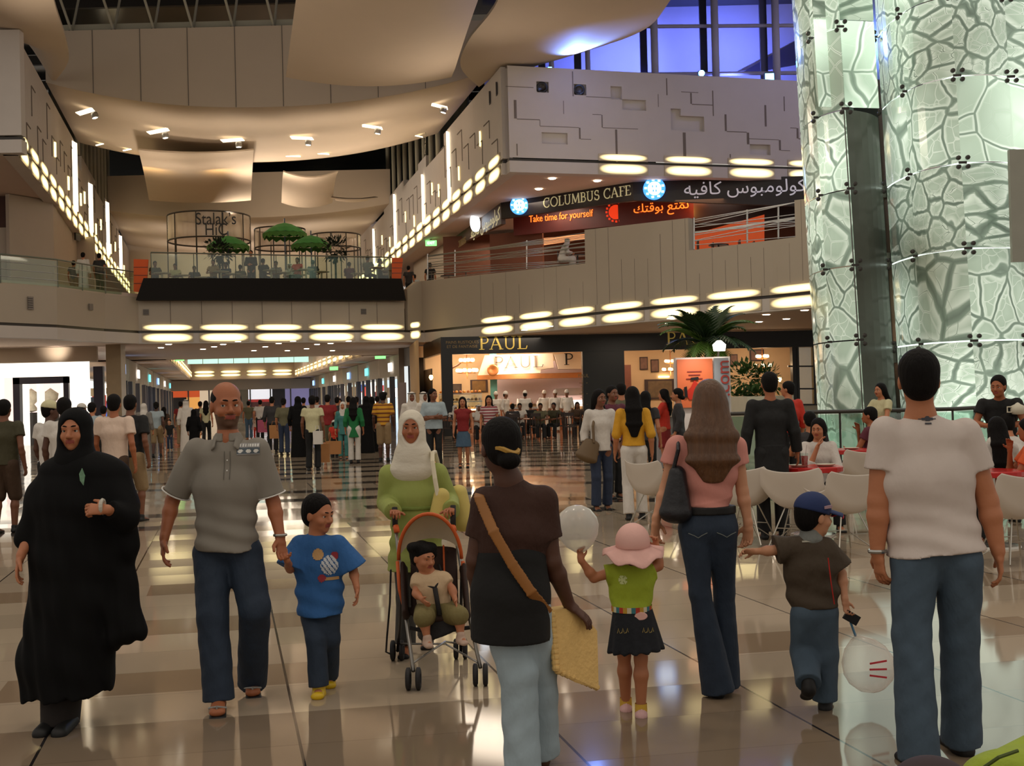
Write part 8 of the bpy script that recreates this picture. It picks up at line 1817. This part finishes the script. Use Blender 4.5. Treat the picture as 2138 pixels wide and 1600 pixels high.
for dx in (-.2, .2): MB().lathe([(.1, .02), (.12, 0), (.1, -.02)], (q.x+dx, 48.8, .12), 12, Matrix.Rotation(math.pi/2, 3, 'Y')).build('wheel', BLACK, pc); MB().tube([(q.x+dx, 48.8, .12), (q.x+dx, 49.4, 1.0)], .012, 5).build('frame', DARK, pc)
# upper level: gallery strollers and diners
ZU = 6.1
person(160, 50, 1.6, 0, 'person in dark striped top on the left gallery', 'g', 't', 'shorts', z=ZU, hair='short'); person(180, 48.6, 1.76, 0, 'person in white robe on the left gallery', 'c', 'c', 'kandura', z=ZU, hair='short'); person(214, 49, 1.76, 10, 'person in dark shirt with hands on hips on the left gallery', 'd', 'u', z=ZU, fat=1.15)
din = ((330, 'o', 150, 'left end of the balustrade'), (372, 'l', 170, 'pale top left of first drum'), (412, 'd', 160, 'dark shirt under the drum left side'), (452, 't', 180, 'under the left dark bush'), (478, 'b', 190, 'under left green umbrella'), (508, 'u', 0, 'before the standing waiter, left'), (556, 'd', 20, 'right beside standing waiter'), (583, 'g', 180, 'centre of the diners'), (612, 'c', 190, 'in a white headcloth'), (628, 'R', 200, 'coral shirt below the middle umbrella'), (660, 'd', 0, 'below the right umbrella'), (736, 'm', 10, 'dark purple shirt at right'), (775, 'g', 20, 'grey shirt at the right end'), (800, 'd', 90, 'beside right orange banner'))
for i, (u, c, dg, l) in enumerate(din):
    Y = 52.6+(i % 3)*1.1; person(u, Y, 1.72, dg, 'seated diner, person '+l, c, 'k', 'pants', hair='ghutra' if c == 'c' else ('bun' if i % 3 == 1 else 'short'), seat=True, arms='table', z=6.58, skin=S_BROWN)
    MB().lathe([(0, .76), (.36, .76), (.36, .73), (.04, .7), (.03, .05), (.22, .02), (.22, 0)], (W(u+14, 530, Y).x, Y-.5, 6.58), 12).build('bistro_table', M('pale_bistro_top', (170, 160, 140), .5, .1, 6), label='small round bistro table among the diners on the bridge', cat='table', group='bistro tables on the bridge')
person(531, 53.4, 1.8, 180, 'waiter, person in black standing among the diners on the bridge', 'k', 'k', z=6.58, arms='front', slv=1.8)
for u, Y, c, l in ((860, 56, 'd', 'in dark shirt at right upper corridor entrance'), (872, 60, 's', 'in pale shirt deeper in the right upper corridor'), (905, 55, 'k', 'in black near the cable railing')):
    person(u, Y, 1.7, 10, 'person '+l, c, 'k', z=ZU)
person(1180, 45.9, 1.76, 80, 'person in white robe and headcloth leaning forward on the cafe balcony', 'c', 'c', 'kandura', hair='ghutra', seat=True, arms='table', z=ZU, dz=.2, lean=.35)
for u, Y, l in ((1205, 47.2, 'small dark cafe table beside the man in white robe'), (935, 54, 'dark cafe table at the left of the cable railing'), (1500, 45, 'dark cafe table in front of the slanted orange panel'), (1530, 45.6, 'second dark cafe table before the orange panel')):
    x = W(u, 500, Y).x; r = empty('cafe_bistro_table', (x, Y, ZU), l, 'table'); MB().lathe([(0, 1.0), (.38, 1.0), (.38, .96), (0, .96)], (x, Y, ZU), 14).build('tabletop', BLACK, r); MB().lathe([(.03, .02), (.03, .96)], (x, Y, ZU), 8).build('pedestal', BLACK, r)
    for k in (-1, 1):
        q = empty('cafe_bistro_chair', (x+k*.6, Y, ZU), 'dark bistro chair at a cafe table upstairs', 'chair', 'dark bistro chairs upstairs'); MB().box((x+k*.6, Y, ZU+.62), (.38, .38, .04)).build('seat', BLACK, q); MB().box((x+k*.78, Y, ZU+.95), (.04, .36, .4)).build('backrest', BLACK, q)
        for a_ in (-.16, .16):
            for b2 in (-.16, .16): MB().tube([(x+k*.6+a_, Y+b2, ZU), (x+k*.6+a_, Y+b2, ZU+.62)], .012, 5).build('leg', BLACK, q)
